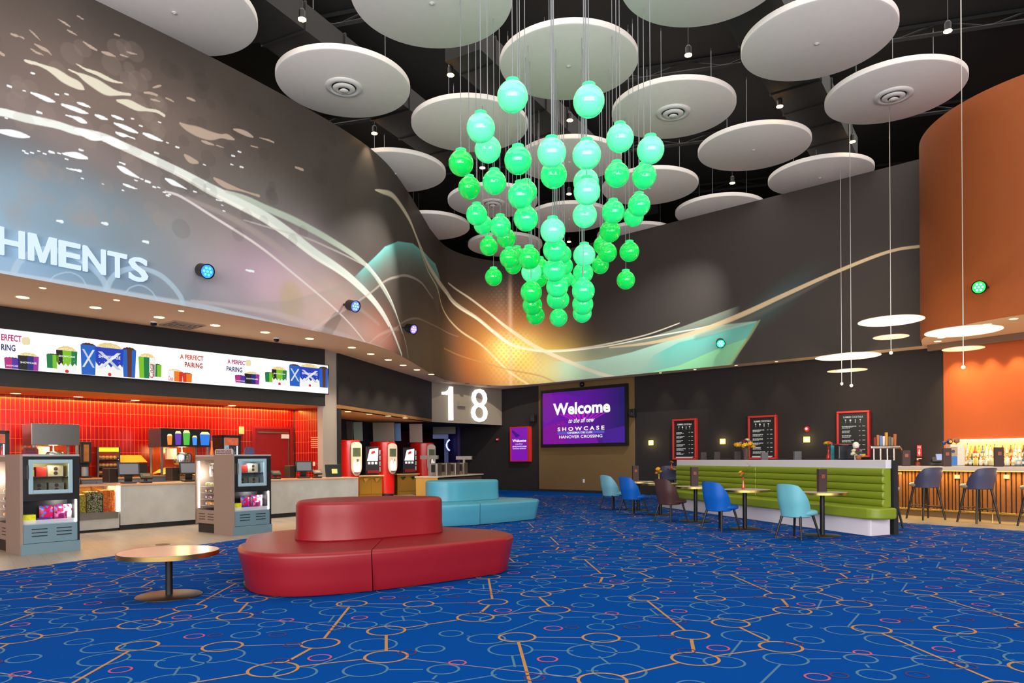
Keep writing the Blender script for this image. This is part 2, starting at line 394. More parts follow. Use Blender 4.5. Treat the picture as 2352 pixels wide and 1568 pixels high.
    stroke([(244, 668, 8), (256, 640, 7), (280, 622, 7), (320, 615, 6), (365, 630, 7), (395, 655, 7), (414, 680, 7), (421, 698, 7)], R, .7, .3)
    stroke([(114, 645, 1.8), (128, 632, 1.8), (158, 625, 1.8), (185, 636, 1.8), (199, 657, 1.8)], R, .7, .3)
    stroke([(289, 672, 1.8), (300, 660, 1.8), (324, 655, 1.8), (347, 668, 1.8), (361, 688, 1.8)], R, .7, .3)
    # translucent discs
    for _ in range(110):
        u = rng.uniform(20, 800); v = rng.uniform(90, 560)
        if v < (u - 225) * .5 + 30: continue
        s_, z_ = wall_hit(u, v); r = rng.uniform(.11, .2)
        i0, i1 = np.searchsorted(ss, [s_ - r, s_ + r]); j0, j1 = np.searchsorted(zz, [z_ - r, z_ + r])
        if i1 <= i0 or j1 <= j0: continue
        dd = np.hypot(SS[i0:i1, j0:j1] - s_, ZZ[i0:i1, j0:j1] - z_); m = np.clip((r - dd) / .02, 0, 1)[..., None] * .16
        img[i0:i1, j0:j1] = img[i0:i1, j0:j1] * (1 - m) + C('#2e2a26' if u > 380 else '#9a8a80') * m
    # white drops
    K = 3.1357
    def drop(pts, col='#f1efe6', a=.95):
        stroke([(x / K, y / K, h / K * .9) for x, y, h in pts], col, a, .22)
    W1, W2, W3 = '#dcd6c2', '#eef4f6', '#a8907f'
    for pts in ([(185,438,12),(215,448,16),(260,458,14),(330,485,18),(400,520,36),(450,555,44),(500,585,42),(560,612,38),(600,640,10)],
                [(495,502,6),(560,530,12),(620,565,34),(700,610,50),(760,645,48),(820,665,28),(880,675,14),(935,680,12)],
                [(550,460,4),(620,500,12),(700,530,18),(760,560,20),(820,585,12),(880,597,5)],
                [(845,725,10),(890,735,24),(940,750,36),(990,772,32),(1060,790,14),(1130,802,14),(1180,830,14)]): drop(pts, W1)
    for pts in ([(225,668,8),(280,690,18),(340,715,22),(390,732,8)], [(450,755,12),(520,778,20),(580,800,20),(630,815,6)], [(560,740,8),(600,753,15),(645,770,7)],
                [(475,830,6),(530,845,12),(580,865,24),(620,882,10)], [(690,830,10),(730,845,18),(770,858,8)], [(808,832,8),(845,846,14),(885,860,8)],
                [(825,888,8),(880,910,20),(940,935,20),(990,955,8)], [(838,955,10),(880,972,18),(920,980,8),(970,1000,6)], [(1035,962,10),(1080,980,20),(1130,1000,16),(1170,1015,6)],
                [(0,945,16),(80,958,30),(150,972,26),(210,985,8)], [(545,935,12),(600,955,34),(660,980,38),(725,1000,14)], [(745,990,12),(800,1015,36),(860,1040,36),(910,1065,12)],
                [(450,1105,5),(500,1112,20),(560,1120,28),(625,1138,12)], [(850,1200,10),(890,1222,26),(940,1250,20),(1005,1282,5)], [(1195,1288,10),(1240,1312,24),(1290,1335,15),(1345,1362,4)],
                [(890,1325,8),(930,1342,12),(985,1360,3)], [(478,1210,4),(530,1222,8),(580,1230,12)], [(862,1168,7),(898,1182,8)]): drop(pts, W2)
    for pts in ([(1300,890,12),(1350,920,30),(1430,950,46),(1510,975,40),(1590,980,18),(1640,985,24),(1685,1003,8)], [(1685,932,8),(1730,945,20),(1780,965,22),(1820,985,8)],
                [(1545,1285,12),(1590,1315,26),(1640,1340,26),(1720,1365,12),(1800,1390,8),(1865,1410,12)], [(1335,1120,14),(1370,1150,30),(1420,1168,14)],
                [(600,300,5),(650,335,14),(695,360,8)], [(735,375,8),(780,388,16),(830,405,5)], [(915,372,5),(940,382,9),(985,390,3)], [(870,395,8),(925,412,4)],
                [(420,138,3),(465,165,10),(505,192,4)], [(487,218,6),(515,232,9),(550,252,4)], [(210,213,3),(245,245,8),(287,288,3)], [(250,316,6),(300,345,16),(340,365,12),(370,395,3)],
                [(220,350,4),(260,375,10),(310,396,4)], [(82,245,8),(110,255,12),(140,262,4),(168,275,8)], [(825,245,6),(858,258,7)], [(560,115,6),(598,138,6)],
                [(1040,668,8),(1080,670,12),(1130,685,10)], [(1102,632,4),(1135,622,10),(1158,615,6)], [(1090,715,6),(1120,722,9),(1153,730,4)], [(1195,706,6),(1225,718,7),(1250,732,6)],
                [(1350,705,8),(1380,715,12),(1402,725,7)], [(1455,1015,8),(1490,1028,14),(1540,1043,5)], [(1560,1047,5),(1610,1062,4)], [(1870,992,3),(1930,1008,8),(1970,1025,8)],
                [(1808,1050,6),(1855,1062,5)], [(0,380,14),(25,395,12)], [(2130,1205,10),(2180,1222,12)]): drop(pts, '#bfa898', .85)
    for x, y, r in [(175,655,8),(410,680,10),(480,678,10),(955,855,8),(1150,880,8),(1015,906,9),(1205,1027,7),(1128,1102,12),(1278,1060,10),(172,1087,7),(192,1104,9),(230,1100,9),(280,1087,8),(322,1107,9),(372,1096,14),(427,1105,9),(480,1145,9),(585,1080,12),(595,1285,7),(743,1325,6),(885,1370,6),(980,1298,8),(1022,1290,7),(1065,1308,14),(1112,1347,9),(1143,1350,7),(1183,1385,8),(1208,1408,9),(1223,1402,7),(1473,1187,7),(1680,1122,10),(45,850,7),(283,810,14),(68,622,12),(237,528,10),(1500,1360,10),(1590,1445,8),(1565,1440,7),(1600,1478,6),(1613,1520,7),(1725,1093,9),(1740,1203,10),(1670,1185,8),(1405,1380,9)]:
        drop([(x - r, y - r * .3, r * .8), (x + r, y + r * .3, r * .7)], W2, .9)
    for u, v, r in [(137, 508, 4), (240, 513, 4), (334, 555, 4), (570, 621, 3), (577, 622, 3)]:
        stroke([(u - 5, v - 1, r * .7), (u + 5, v + 1, r)], '#e6f2fa', .9, .2)
    img = np.clip(img, 0, 1)
    me = bpy.data.meshes.new('wall_mural'); me.vertices.add(N); me.vertices.foreach_set('co', co.reshape(-1).astype(np.float32))
    ii, jj = np.meshgrid(np.arange(ns - 1), np.arange(nz - 1), indexing='ij'); a = (ii * nz + jj).ravel()
    q = np.stack([a, a + nz, a + nz + 1, a + 1], 1).astype(np.int32); nq = len(q)
    me.loops.add(nq * 4); me.loops.foreach_set('vertex_index', q.ravel()); me.polygons.add(nq)
    me.polygons.foreach_set('loop_start', (np.arange(nq) * 4).astype(np.int32)); me.polygons.foreach_set('use_smooth', np.ones(nq, bool))
    at = me.color_attributes.new('print', 'FLOAT_COLOR', 'POINT')
    rgba = np.ones((N, 4), np.float32); rgba[:, :3] = img.reshape(-1, 3); at.data.foreach_set('color', rgba.ravel())
    me.update(); me.validate()
    m = bpy.data.materials.new('printed_mural'); m.use_nodes = True; nt = m.node_tree; b = nt.nodes['Principled BSDF']; b.inputs['Roughness'].default_value = .55
    b.inputs['Specular IOR Level'].default_value = .25
    n = nt.nodes.new('ShaderNodeAttribute'); n.attribute_name = 'print'; nt.links.new(n.outputs['Color'], b.inputs['Base Color'])
    o = obj('wall_mural', me, m); o['kind'] = 'structure'
    back = MB(); back.wallstrip([(p[0] - 0, p[1]) for p in MURAL], ZS, ZD, .2)
    # the core of the wall sits just behind the print
    back.v = [(x, y, z) for x, y, z in back.v]
    off = []
    for i, p in enumerate(MURAL):
        d = mp[min(len(mp) - 1, i + 1)] - mp[max(0, i - 1)]; d = d / np.hypot(*d); off.append((p[0] - d[1] * .02, p[1] + d[0] * .02))
    bk = MB(); bk.wallstrip(off, ZS + .14, ZD, .18); struct('wall_mural_core', bk, M_black, fix=False)
build_mural()

# ---------------------------------------------------------------- floor: printed carpet and timber-look areas
def build_floor():
    mb = MB()
    X0, X1, Y0, Y1 = -24, 26, -7, 46
    mb.add([(X0, Y0, 0), (X1, Y0, 0), (X1, Y1, 0), (X0, Y1, 0)], [(0, 1, 2, 3)])
    mb.add([(X0, Y0, -.2), (X1, Y0, -.2), (X1, Y1, -.2), (X0, Y1, -.2)], [(0, 3, 2, 1)])
    mats = [None, mat('yarn_gold', '#b07c44', .95), mat('yarn_grey', '#41708f', .95), mat('yarn_rose', '#b34a6e', .95), mat('yarn_plum', '#3a1c5c', .95),
            mat('yarn_peach', '#8f7a8a', .95)]
    v1, v2 = (1.23, 1.46), (-1.54, 1.28)
    gold = [(.03, 5.33, .137), (.66, 5.30, .137), (1.35, 5.37, .137), (1.22, 4.73, .155), (.36, 6.29, .145), (1.77, 5.74, .147)]
    grey = [(-.48, 5.46, .09), (-.2, 5.29, .14), (-.02, 4.99, .155), (.55, 4.93, .17), (.73, 5.06, .17), (.02, 4.44, .155), (.67, 4.47, .17), (.31, 4.48, .115), (.7, 5.64, .105),
            (.28, 5.99, .14), (.78, 5.99, .1), (1.75, 5.32, .17), (-.59, 5.02, .1), (1.39, 4.65, .13)]
    rose = [(.32, 5.6, .07), (.23, 4.74, .065), (1.45, 4.99, .075), (.86, 6.13, .055)]
    plum = [(1.16, 5.33, .06), (1.36, 5.8, .062), (.95, 5.63, .062), (.47, 5.63, .052), (1.21, 4.92, .06), (.49, 6.38, .062)]
    A, B, Cc, D, E, Hh = [g[:2] for g in gold]
    def pl(p, a, b): return (p[0] + a * v1[0] + b * v2[0], p[1] + a * v1[1] + b * v2[1])
    lines = [(A, B, .137, .137, .007, 5), (B, Cc, .137, .137, .007, 5), (Cc, pl(A, 1, 0), .137, .137, .011, 1), (Cc, D, .137, .155, .013, 1), (D, pl(Hh, -1, 0), .155, .147, .01, 1),
             (D, pl(E, 0, -1), .155, .145, .009, 1), (E, Hh, .145, .147, .006, 5), (E, pl(Hh, 0, 1), .145, .147, .011, 1)]
    g = [x[:2] for x in grey]
    for a, b in [((-.02, 4.99), (.55, 4.93)), ((.02, 4.44), (.31, 4.48)), ((.31, 4.48), (.67, 4.47)), ((.67, 4.47), (.55, 4.93)), ((.7, 5.64), (.78, 5.99)), ((.28, 5.99), (.78, 5.99)),
                 ((-.48, 5.46), (-.2, 5.29)), ((-.02, 4.99), (.02, 4.44)), ((1.39, 4.65), (1.75, 5.32)), ((.73, 5.06), (1.39, 4.65)), ((-.2, 5.29), (.28, 5.99)), ((.73, 5.06), (-.2, 5.29)), ((.7, 5.64), (1.24, 5.93))]:
        ra = .15; lines.append((a, b, ra, .13, .008, 2))
    def ring(cx, cy, r, w_, z, mi):
        n = 30; mb.cur = mi
        vs = [(cx + (r + s_ * w_ / 2) * math.cos(2 * math.pi * i / n), cy + (r + s_ * w_ / 2) * math.sin(2 * math.pi * i / n), z) for s_ in (-1, 1) for i in range(n)]
        mb.add(vs, [(i, (i + 1) % n, n + (i + 1) % n, n + i) for i in range(n)])
    def line(a, b, ra, rb, w_, z, mi):
        dx, dy = b[0] - a[0], b[1] - a[1]; L = math.hypot(dx, dy)
        if L < ra + rb + .03: return
        dx /= L; dy /= L; mb.cur = mi; nx, ny = -dy * w_, dx * w_
        a = (a[0] + dx * ra, a[1] + dy * ra); b = (b[0] - dx * rb, b[1] - dy * rb)
        mb.add([(a[0] - nx, a[1] - ny, z), (b[0] - nx, b[1] - ny, z), (b[0] + nx, b[1] + ny, z), (a[0] + nx, a[1] + ny, z)], [(0, 1, 2, 3)])
    for i in range(-16, 18):
        for j in range(-16, 18):
            ox, oy = i * v1[0] + j * v2[0], i * v1[1] + j * v2[1]; cx, cy = ox + .6, oy + 5.2
            if cy < 1.5 or cy > 25 or abs(cx) > .76 * cy + 2.5: continue
            for x, y, r in grey: ring(x + ox, y + oy, r, .017, .0012, 2)
            for a, b, ra, rb, w_, mi in lines: line((a[0] + ox, a[1] + oy), (b[0] + ox, b[1] + oy), ra, rb, w_, .0016 if mi != 2 else .0009, mi)
            for x, y, r in gold: ring(x + ox, y + oy, r, .02, .002, 1)
            for x, y, r in rose: ring(x + ox, y + oy, r, .015, .0023, 3)
            for x, y, r in plum: ring(x + ox, y + oy, r, .014, .0025, 4)
    c = bpy.data.materials.new('blue_carpet'); c.use_nodes = True; nt = c.node_tree; b = nt.nodes['Principled BSDF']; b.inputs['Roughness'].default_value = .95
    b.inputs['Specular IOR Level'].default_value = .03; pass
    tc = nt.nodes.new('ShaderNodeTexCoord'); n1 = nt.nodes.new('ShaderNodeTexNoise'); n1.inputs['Scale'].default_value = 260; n1.inputs['Detail'].default_value = 2
    nt.links.new(tc.outputs['Object'], n1.inputs['Vector']); mx = nt.nodes.new('ShaderNodeMixRGB')
    mx.inputs[1].default_value = lin('#002c72'); mx.inputs[2].default_value = lin('#0054ac'); nt.links.new(n1.outputs['Fac'], mx.inputs[0]); nt.links.new(mx.outputs[0], b.inputs['Base Color'])
    mats[0] = c
    struct('floor', mb, mats, fix=False)
    # vinyl plank areas, laid flush on the same slab
    wd = bpy.data.materials.new('plank_floor'); wd.use_nodes = True; nt = wd.node_tree; b = nt.nodes['Principled BSDF']; b.inputs['Roughness'].default_value = .42
    tc = nt.nodes.new('ShaderNodeTexCoord'); mpn = nt.nodes.new('ShaderNodeMapping'); mpn.inputs['Rotation'].default_value = (0, 0, math.radians(52)); nt.links.new(tc.outputs['Object'], mpn.inputs[0])
    br = nt.nodes.new('ShaderNodeTexBrick'); br.inputs['Scale'].default_value = 1; br.inputs['Brick Width'].default_value = 1.2; br.inputs['Row Height'].default_value = .18
    br.inputs['Mortar Size'].default_value = .002; br.inputs['Color1'].default_value = lin('#b3a596'); br.inputs['Color2'].default_value = lin('#a3968a'); br.inputs['Mortar'].default_value = lin('#7d7064')
    nz_ = nt.nodes.new('ShaderNodeTexNoise'); nz_.inputs['Scale'].default_value = 4; nz_.inputs['Detail'].default_value = 6
    m2 = nt.nodes.new('ShaderNodeMapping'); m2.inputs['Rotation'].default_value = (0, 0, math.radians(52)); m2.inputs['Scale'].default_value = (1, 9, 1); nt.links.new(tc.outputs['Object'], m2.inputs[0]); nt.links.new(m2.outputs[0], nz_.inputs['Vector'])
    nt.links.new(mpn.outputs[0], br.inputs['Vector']); mm = nt.nodes.new('ShaderNodeMixRGB'); mm.blend_type = 'MULTIPLY'; mm.inputs[0].default_value = .5
    nt.links.new(br.outputs['Color'], mm.inputs[1]); nt.links.new(nz_.outputs['Fac'], mm.inputs[2]); nt.links.new(mm.outputs[0], b.inputs['Base Color'])
    g1 = MB(); g1.prism([(-24, -7), (-14.6, -7), (-6.34, 8.73), (-5.0, 11.37), (-4.57, 12.2), (-2.9, 15.3), (-2.1, 17.6), (-1.9, 19.6), (-3.3, 25.5), (-6, 33), (-24, 33)], -.05, .0035); struct('floor_concession_planks', g1, wd)
    g2 = MB(); g2.prism([(26, -7), (23, -7), (9.14, 12.6), (7.8, 14.48), (4.6, 19.0), (5.2, 24.6), (26, 20)], -.05, .0035)
    g2 = MB(); g2.prism([(26, -7), (23.2, -7), (9.14, 12.6), (7.3, 15.18), (8.3, 20.5), (12, 22), (26, 20)], -.05, .0035); struct('floor_bar_planks', g2, wd)
build_floor()

# ---------------------------------------------------------------- shell
FA0, FA1 = (-9.82, 13.56), (-5.06, 19.15)          # menu fascia line
RW0, RW1 = (-10.98, 15.16), (-6.24, 20.18)         # red tiled wall line
BW0, BW1 = (-4.85, 19.95), (-3.1, 27.4)            # dark wall with the drinks alcove
SW0, SW1 = (1.1, 29.15), (11.9, 19.43)             # long dark wall on the right (screen, menus)
def ext(p0, p1, s): return along(p0, p1, s)
def wallbox(name, p0, p1, z0, z1, th, m, s0=0.0, s1=None, front=0.0, **k):
    """box in the local frame of a wall line: x along, +y away from the room; front = how far its face stands out"""
    L = math.hypot(p1[0] - p0[0], p1[1] - p0[1]); s1 = L if s1 is None else s1
    mb = MB(); mb.box(((s0 + s1) / 2, th / 2 - front, (z0 + z1) / 2), (s1 - s0, th, z1 - z0))
    o = struct(name, mb, m, **k); o.location = (p0[0], p0[1], 0); o.rotation_euler = (0, 0, ang(p0, p1)); return o
def brick_mat(name, c1, c2, cm, w_, h_, mortar, rough=.25, bump=.15):
    m = bpy.data.materials.new(name); m.use_nodes = True; nt = m.node_tree; b = nt.nodes['Principled BSDF']; b.inputs['Roughness'].default_value = rough
    tc = nt.nodes.new('ShaderNodeTexCoord'); sp = nt.nodes.new('ShaderNodeSeparateXYZ'); cb = nt.nodes.new('ShaderNodeCombineXYZ')
    nt.links.new(tc.outputs['Object'], sp.inputs[0]); nt.links.new(sp.outputs[0], cb.inputs[0]); nt.links.new(sp.outputs[2], cb.inputs[1])
    br = nt.nodes.new('ShaderNodeTexBrick'); br.offset = 0; br.inputs['Scale'].default_value = 1; br.inputs['Brick Width'].default_value = w_; br.inputs['Row Height'].default_value = h_
    br.inputs['Mortar Size'].default_value = mortar; br.inputs['Mortar Smooth'].default_value = 0; br.inputs['Color1'].default_value = lin(c1); br.inputs['Color2'].default_value = lin(c2); br.inputs['Mortar'].default_value = lin(cm)
    nt.links.new(cb.outputs[0], br.inputs['Vector']); nt.links.new(br.outputs['Color'], b.inputs['Base Color']); return m
M_redtile = brick_mat('red_tile', '#940a0f', '#82080c', '#e06038', .086, .31, .0035)
M_orange = mat('orange_paint', '#b0501c', .7)
M_drum = mat('copper_orange_paint', '#8e440e', .75, noise=.05, nscale=3)
M_gold = mat('bronze_fabric', '#6e5430', .8, noise=.15, nscale=120)
M_greywall = mat('grey_paint', '#8f8784', .8)
M_sign = mat('taupe_sign_panel', '#8c8276', .6)
# outer shell; its unseen black walls are added to stop light leaking in
o = MB(); o.prism([(-24, -7), (26, -7), (26, 46), (-24, 46)], 11.0, 11.2); struct('ceiling', o, mat('ceiling_deck_black', '#0a0a0b', .9))
for nm, a, b in (('wall_light_stop_left', (-24, -7), (-24, 46)), ('wall_light_stop_back', (-24, 46), (26, 46)), ('wall_light_stop_right', (26, 46), (26, -7))):
    o = MB(); o.wallstrip([a, b], 0, 11, .2); struct(nm, o, M_black)
# soffit slab: its front edge is the mural and the orange drum
DC, DR = (13.5, 16.9), 3.2
arc = [(DC[0] + (DR - .02) * math.cos(math.radians(a)), DC[1] + (DR - .02) * math.sin(math.radians(a))) for a in range(145, 300, 5)]
front = []
for i, p in enumerate(MURAL):
    d = mp[min(len(mp) - 1, i + 1)] - mp[max(0, i - 1)]; d = d / np.hypot(*d); front.append((p[0] - d[1] * .012, p[1] + d[0] * .012))
front = [p for p in front if not (p[0] > 5 and math.hypot(p[0] - DC[0], p[1] - DC[1]) < DR)]
o = MB(); o.prism([tuple(p) for p in front] + arc + [(26, 10), (26, 46), (-24, 46), (-24, 5.3)], ZS, ZS + .12); struct('ceiling_soffit', o, M_soffit)
o = MB(); n = 96
pts = [(DC[0] + DR * math.cos(2 * math.pi * i / n), DC[1] + DR * math.sin(2 * math.pi * i / n)) for i in range(n)]
o.prism(pts, ZS - .005, ZD, cap=False); dr = struct('wall_orange_drum', o, M_drum, smooth='auto')
# concession side
wallbox('trim_menu_fascia', FA0, FA1, 2.81, ZS, .06, M_black, s0=-9)
L_RW = math.hypot(RW1[0] - RW0[0], RW1[1] - RW0[1])
wallbox('wall_red_tile', RW0, RW1, 0, 2.9, .2, M_redtile, s0=-8)
RS0, RS1 = (-6.24, 20.18), (-5.2, 19.75)
wallbox('wall_red_tile_return', RS0, RS1, 0, 2.9, .15, M_redtile)
o = MB(); a0 = along(FA0, FA1, -9, -.065); a1 = along(RW0, RW1, -9)
o.prism([a0, along(FA0, FA1, 7.3, -.065), (-5.35, 19.6), (-5.9, 20.9), (-6.4, 20.5), a1], 2.812, 2.95); struct('ceiling_counter_soffit', o, mat('warm_soffit', '#e8ac68', .8))
o = MB(); o.prism([(-5.12, 19.12), (-4.90, 19.98), (-5.1, 20.1), (-5.3, 19.25)], 0, ZS); struct('wall_grey_pillar', o, mat('pillar_paint', '#a49c98', .8))
# dark wall with alcove
LB = math.hypot(BW1[0] - BW0[0], BW1[1] - BW0[1])
wallbox('wall_dark_header', BW0, BW1, 2.8, ZS, .2, M_dark, s0=-.1)
wallbox('wall_dark_jamb', BW0, BW1, 0, 2.8, 2.3, M_black, s0=-.1, s1=.06)
wallbox('wall_alcove_back', along(BW0, BW1, 0, -2.35), along(BW0, BW1, LB, -2.35), 0, 2.95, .1, M_black, s0=-.4, s1=LB + 1)
wallbox('ceiling_alcove', BW0, BW1, 2.8, 2.9, 2.4, mat('warm_soffit', '#c98a52', .8), s0=-.1)
# numbered sign wall and the passage below it
PN0, PN1 = (-3.1, 27.4), (-.43, 30.5)
wallbox('wall_number_panel', PN0, PN1, 2.8, ZS, .35, M_sign)
wallbox('wall_dark_right', (-2.35, 32.26), SW1, 0, ZS, .2, M_darkR)
LSW = math.hypot(SW1[0] - SW0[0], SW1[1] - SW0[1])
M_purple = mat('purple_paint', '#3a2468', .8)
o = MB(); o.wallstrip([(-4.4, 38.5), (-2.35, 32.4)][::-1], 0, 2.9, .15); struct('wall_passage_right', o, M_purple, fix=True)
o = MB(); o.wallstrip([(-7.6, 33.6), (-3.6, 38.6)], 0, 2.9, .15); struct('wall_passage_back', o, mat('passage_red', '#5a1a22', .8))
o = MB(); o.prism([(-3.2, 27.6), (-.5, 30.7), (-2.3, 32.6), (-4, 39), (-9, 34)], 2.8, 2.9); struct('ceiling_passage', o, M_black)
# bronze panel and baseboards on the long wall
s0, zt = hit(1238, 886, SW0, SW1); s1, _ = hit(1457.5, 865, SW0, SW1)
wallbox('trim_bronze_panel', SW0, SW1, .1, ZS - .005, .03, M_gold, s0=s0, s1=s1, front=.03)
wallbox('baseboard_right', (-2.35, 32.26), SW1, 0, .1, .02, M_black, front=.045)
# bar wall
OW0 = SW1; OW1 = (OW0[0] + .545 * 9, OW0[1] - .84 * 9)
wallbox('wall_orange', OW0, OW1, 0, ZS, .2, M_orange)
wallbox('trim_bar_beam', OW0, OW1, ZS - .17, ZS - .002, .12, mat('bronze_beam', '#6d5140', .6), s0=-.05, front=.75)

# ---------------------------------------------------------------- exposed roof structure (black)
M_steelblk = mat('black_structure', '#0b0b0c', .8)
M_duct = mat('painted_duct', '#151413', .7)
for i, y in enumerate((9, 13.2, 17.4, 21.6, 25.8)):
    o = MB()
    a = Vector((-9, y + 3.5, 0)); b = Vector((14, y - 3.0, 0)); d = (b - a)
    for z in (10.72, 10.97): o.tube([(a.x, a.y, z), (b.x, b.y, z)], .05, 4)
    nseg = 26
    for k in range(nseg):
        p = a + d * (k / nseg); q = a + d * ((k + 1) / nseg); z0, z1 = (10.72, 10.97) if k % 2 == 0 else (10.97, 10.72)
        o.tube([(p.x, p.y, z0), (q.x, q.y, z1)], .022, 4)
    struct('ceiling_truss_' + str(i + 1), o, M_steelblk)
ducts = [((-7, 9.5), (-1.5, 20.5), 1.15), ((1.5, 9), (9.5, 20.5), 1.1), ((-1.0, 15), (4.8, 25), .9)]
for i, (a, b, w_) in enumerate(ducts):
    o = MB(); L = math.hypot(b[0] - a[0], b[1] - a[1]); o.box((0, 0, 10.2), (L, w_, .55), 0)
    for k in range(int(L / 1.2)): o.box((-L / 2 + .6 + 1.2 * k, 0, 10.2), (.04, w_ + .06, .61))
    ob = obj('air_duct', o, M_duct); tag(ob, ['wide black-painted air duct above the far left ceiling discs', 'wide black-painted air duct crossing above the right-hand discs',
        'narrower dark air duct behind the globe cables', 'narrower dark air duct beside the orange drum wall'][i], 'duct', 'roof ducts', loc=((a[0] + b[0]) / 2, (a[1] + b[1]) / 2, 0), rz=ang(a, b))

# ---------------------------------------------------------------- ceiling discs
M_vent = mat('vent_white', '#dedad6', .35)
DISCS = [(1.22, 14.57, 0, 'behind the globe cables in the middle'), (-3.60, 15.33, 1, 'with an air vent, nearest the mural at upper left'), (-.98, 17.25, 0, 'behind the left side of the globe cluster, no vent'),
    (-3.25, 20.0, 0, 'cut off by the curved mural at mid left, plain'), (-.56, 22.35, 1, 'with an air vent, behind the lower left globes'), (-2.85, 24.7, 0, 'small and far, cut off by the dark bend of the mural'),
    (-.21, 26.93, 0, 'farthest back on the left, behind the lower green globes'), (1.62, 19.3, 0, 'directly behind the middle of the globe cluster'), (2.0, 23.9, 0, 'small in the distance behind the lower middle globes'),
    (3.83, 16.55, 1, 'with an air vent, right of the two highest globes'), (4.20, 21.24, 0, 'plain, behind the globes at the right of the cluster'), (6.9, 23.3, 0, 'half hidden by the long dark wall at right'),
    (4.6, 25.9, 0, 'only a sliver above the dark wall behind the right globes'), (6.42, 18.6, 0, 'plain, mid right, between the vented discs'), (9.0, 20.5, 0, 'cut off by the dark wall near the orange drum'),
    (6.03, 13.83, 0, 'large and plain, top right of the ceiling'), (8.62, 15.84, 1, 'with an air vent above the saucer pendant near the orange drum'), (3.3, 11.9, 0, 'largest at the top edge right of the globe cables'),
    (-1.37, 12.53, 0, 'large at the top edge left of the globe cables'), (-6.05, 12.75, 0, 'at top left, sliced off by the grey mural'), (8.2, 11.1, 0, 'just showing at the top right corner')]
disc_me = None
for i, (x, y, vent, lab) in enumerate(DISCS):
    t = thing('ceiling_disc', 'round white ceiling disc ' + lab, 'ceiling panel', (x, y, ZD), 0, 'suspended white ceiling discs')
    if disc_me is None:
        o = MB(); o.lathe([(1.38, 0), (1.41, .012), (1.42, .03), (1.42, .12), (1.40, .13)], n=96); ob = obj('panel', o, M_disc, t, smooth='auto'); disc_me = ob.data
        wmes = []
        for a in range(3):
            w_ = MB(); w_.tube([(math.cos(a * 2.1) * .9, math.sin(a * 2.1) * .9, .12), (math.cos(a * 2.1) * .9, math.sin(a * 2.1) * .9, 1.5)], .006, 5)
            wmes.append(obj('hanger_wire', w_, M_wire, t).data)
        v = MB(); pr = [(.40, 0), (.39, -.03), (.30, -.05), (.27, -.03), (.26, .0)]; v.lathe(pr, n=40, capb=False, capt=False); vob = obj('vent', v, M_vent, None, smooth=True); vme = vob.data; bpy.data.objects.remove(vob)
        v = MB(); v.lathe([(.24, -.035), (.235, -.05), (.14, -.085), (.12, -.06)], n=40, capb=False, capt=False); v.lathe([(.001, -.11), (.09, -.105), (.1, -.09), (.06, -.06)], n=32, capb=False, capt=False)
        vob = obj('vent_cone', v, M_vent, None, smooth=True); vme2 = vob.data; bpy.data.objects.remove(vob)
        v = MB(); v.cyl((0, 0, -.002), .26, .003, 32); vob = obj('x', v, M_blackpl, None); vme3 = vob.data; bpy.data.objects.remove(vob)
        sp = MB(); sp.lathe([(.045, -.004), (.05, -.012), (.04, -.014), (.001, -.03)], n=16, capb=False, capt=False); sob = obj('s', sp, M_vent, None, smooth=True); spm = sob.data; bpy.data.objects.remove(sob)
    else:
        for nm, me in [('panel', disc_me)] + [('hanger_wire', q) for q in wmes]:
            ob = bpy.data.objects.new(nm, me); COL.objects.link(ob); ob.parent = t
    if vent:
        vo = bpy.data.objects.new('vent', vme); COL.objects.link(vo); vo.parent = t
        for nm, me in (('cone', vme2), ('opening', vme3)):
            ob = bpy.data.objects.new(nm, me); COL.objects.link(ob); ob.parent = vo
    else:
        ob = bpy.data.objects.new('sprinkler', spm); COL.objects.link(ob); ob.parent = t

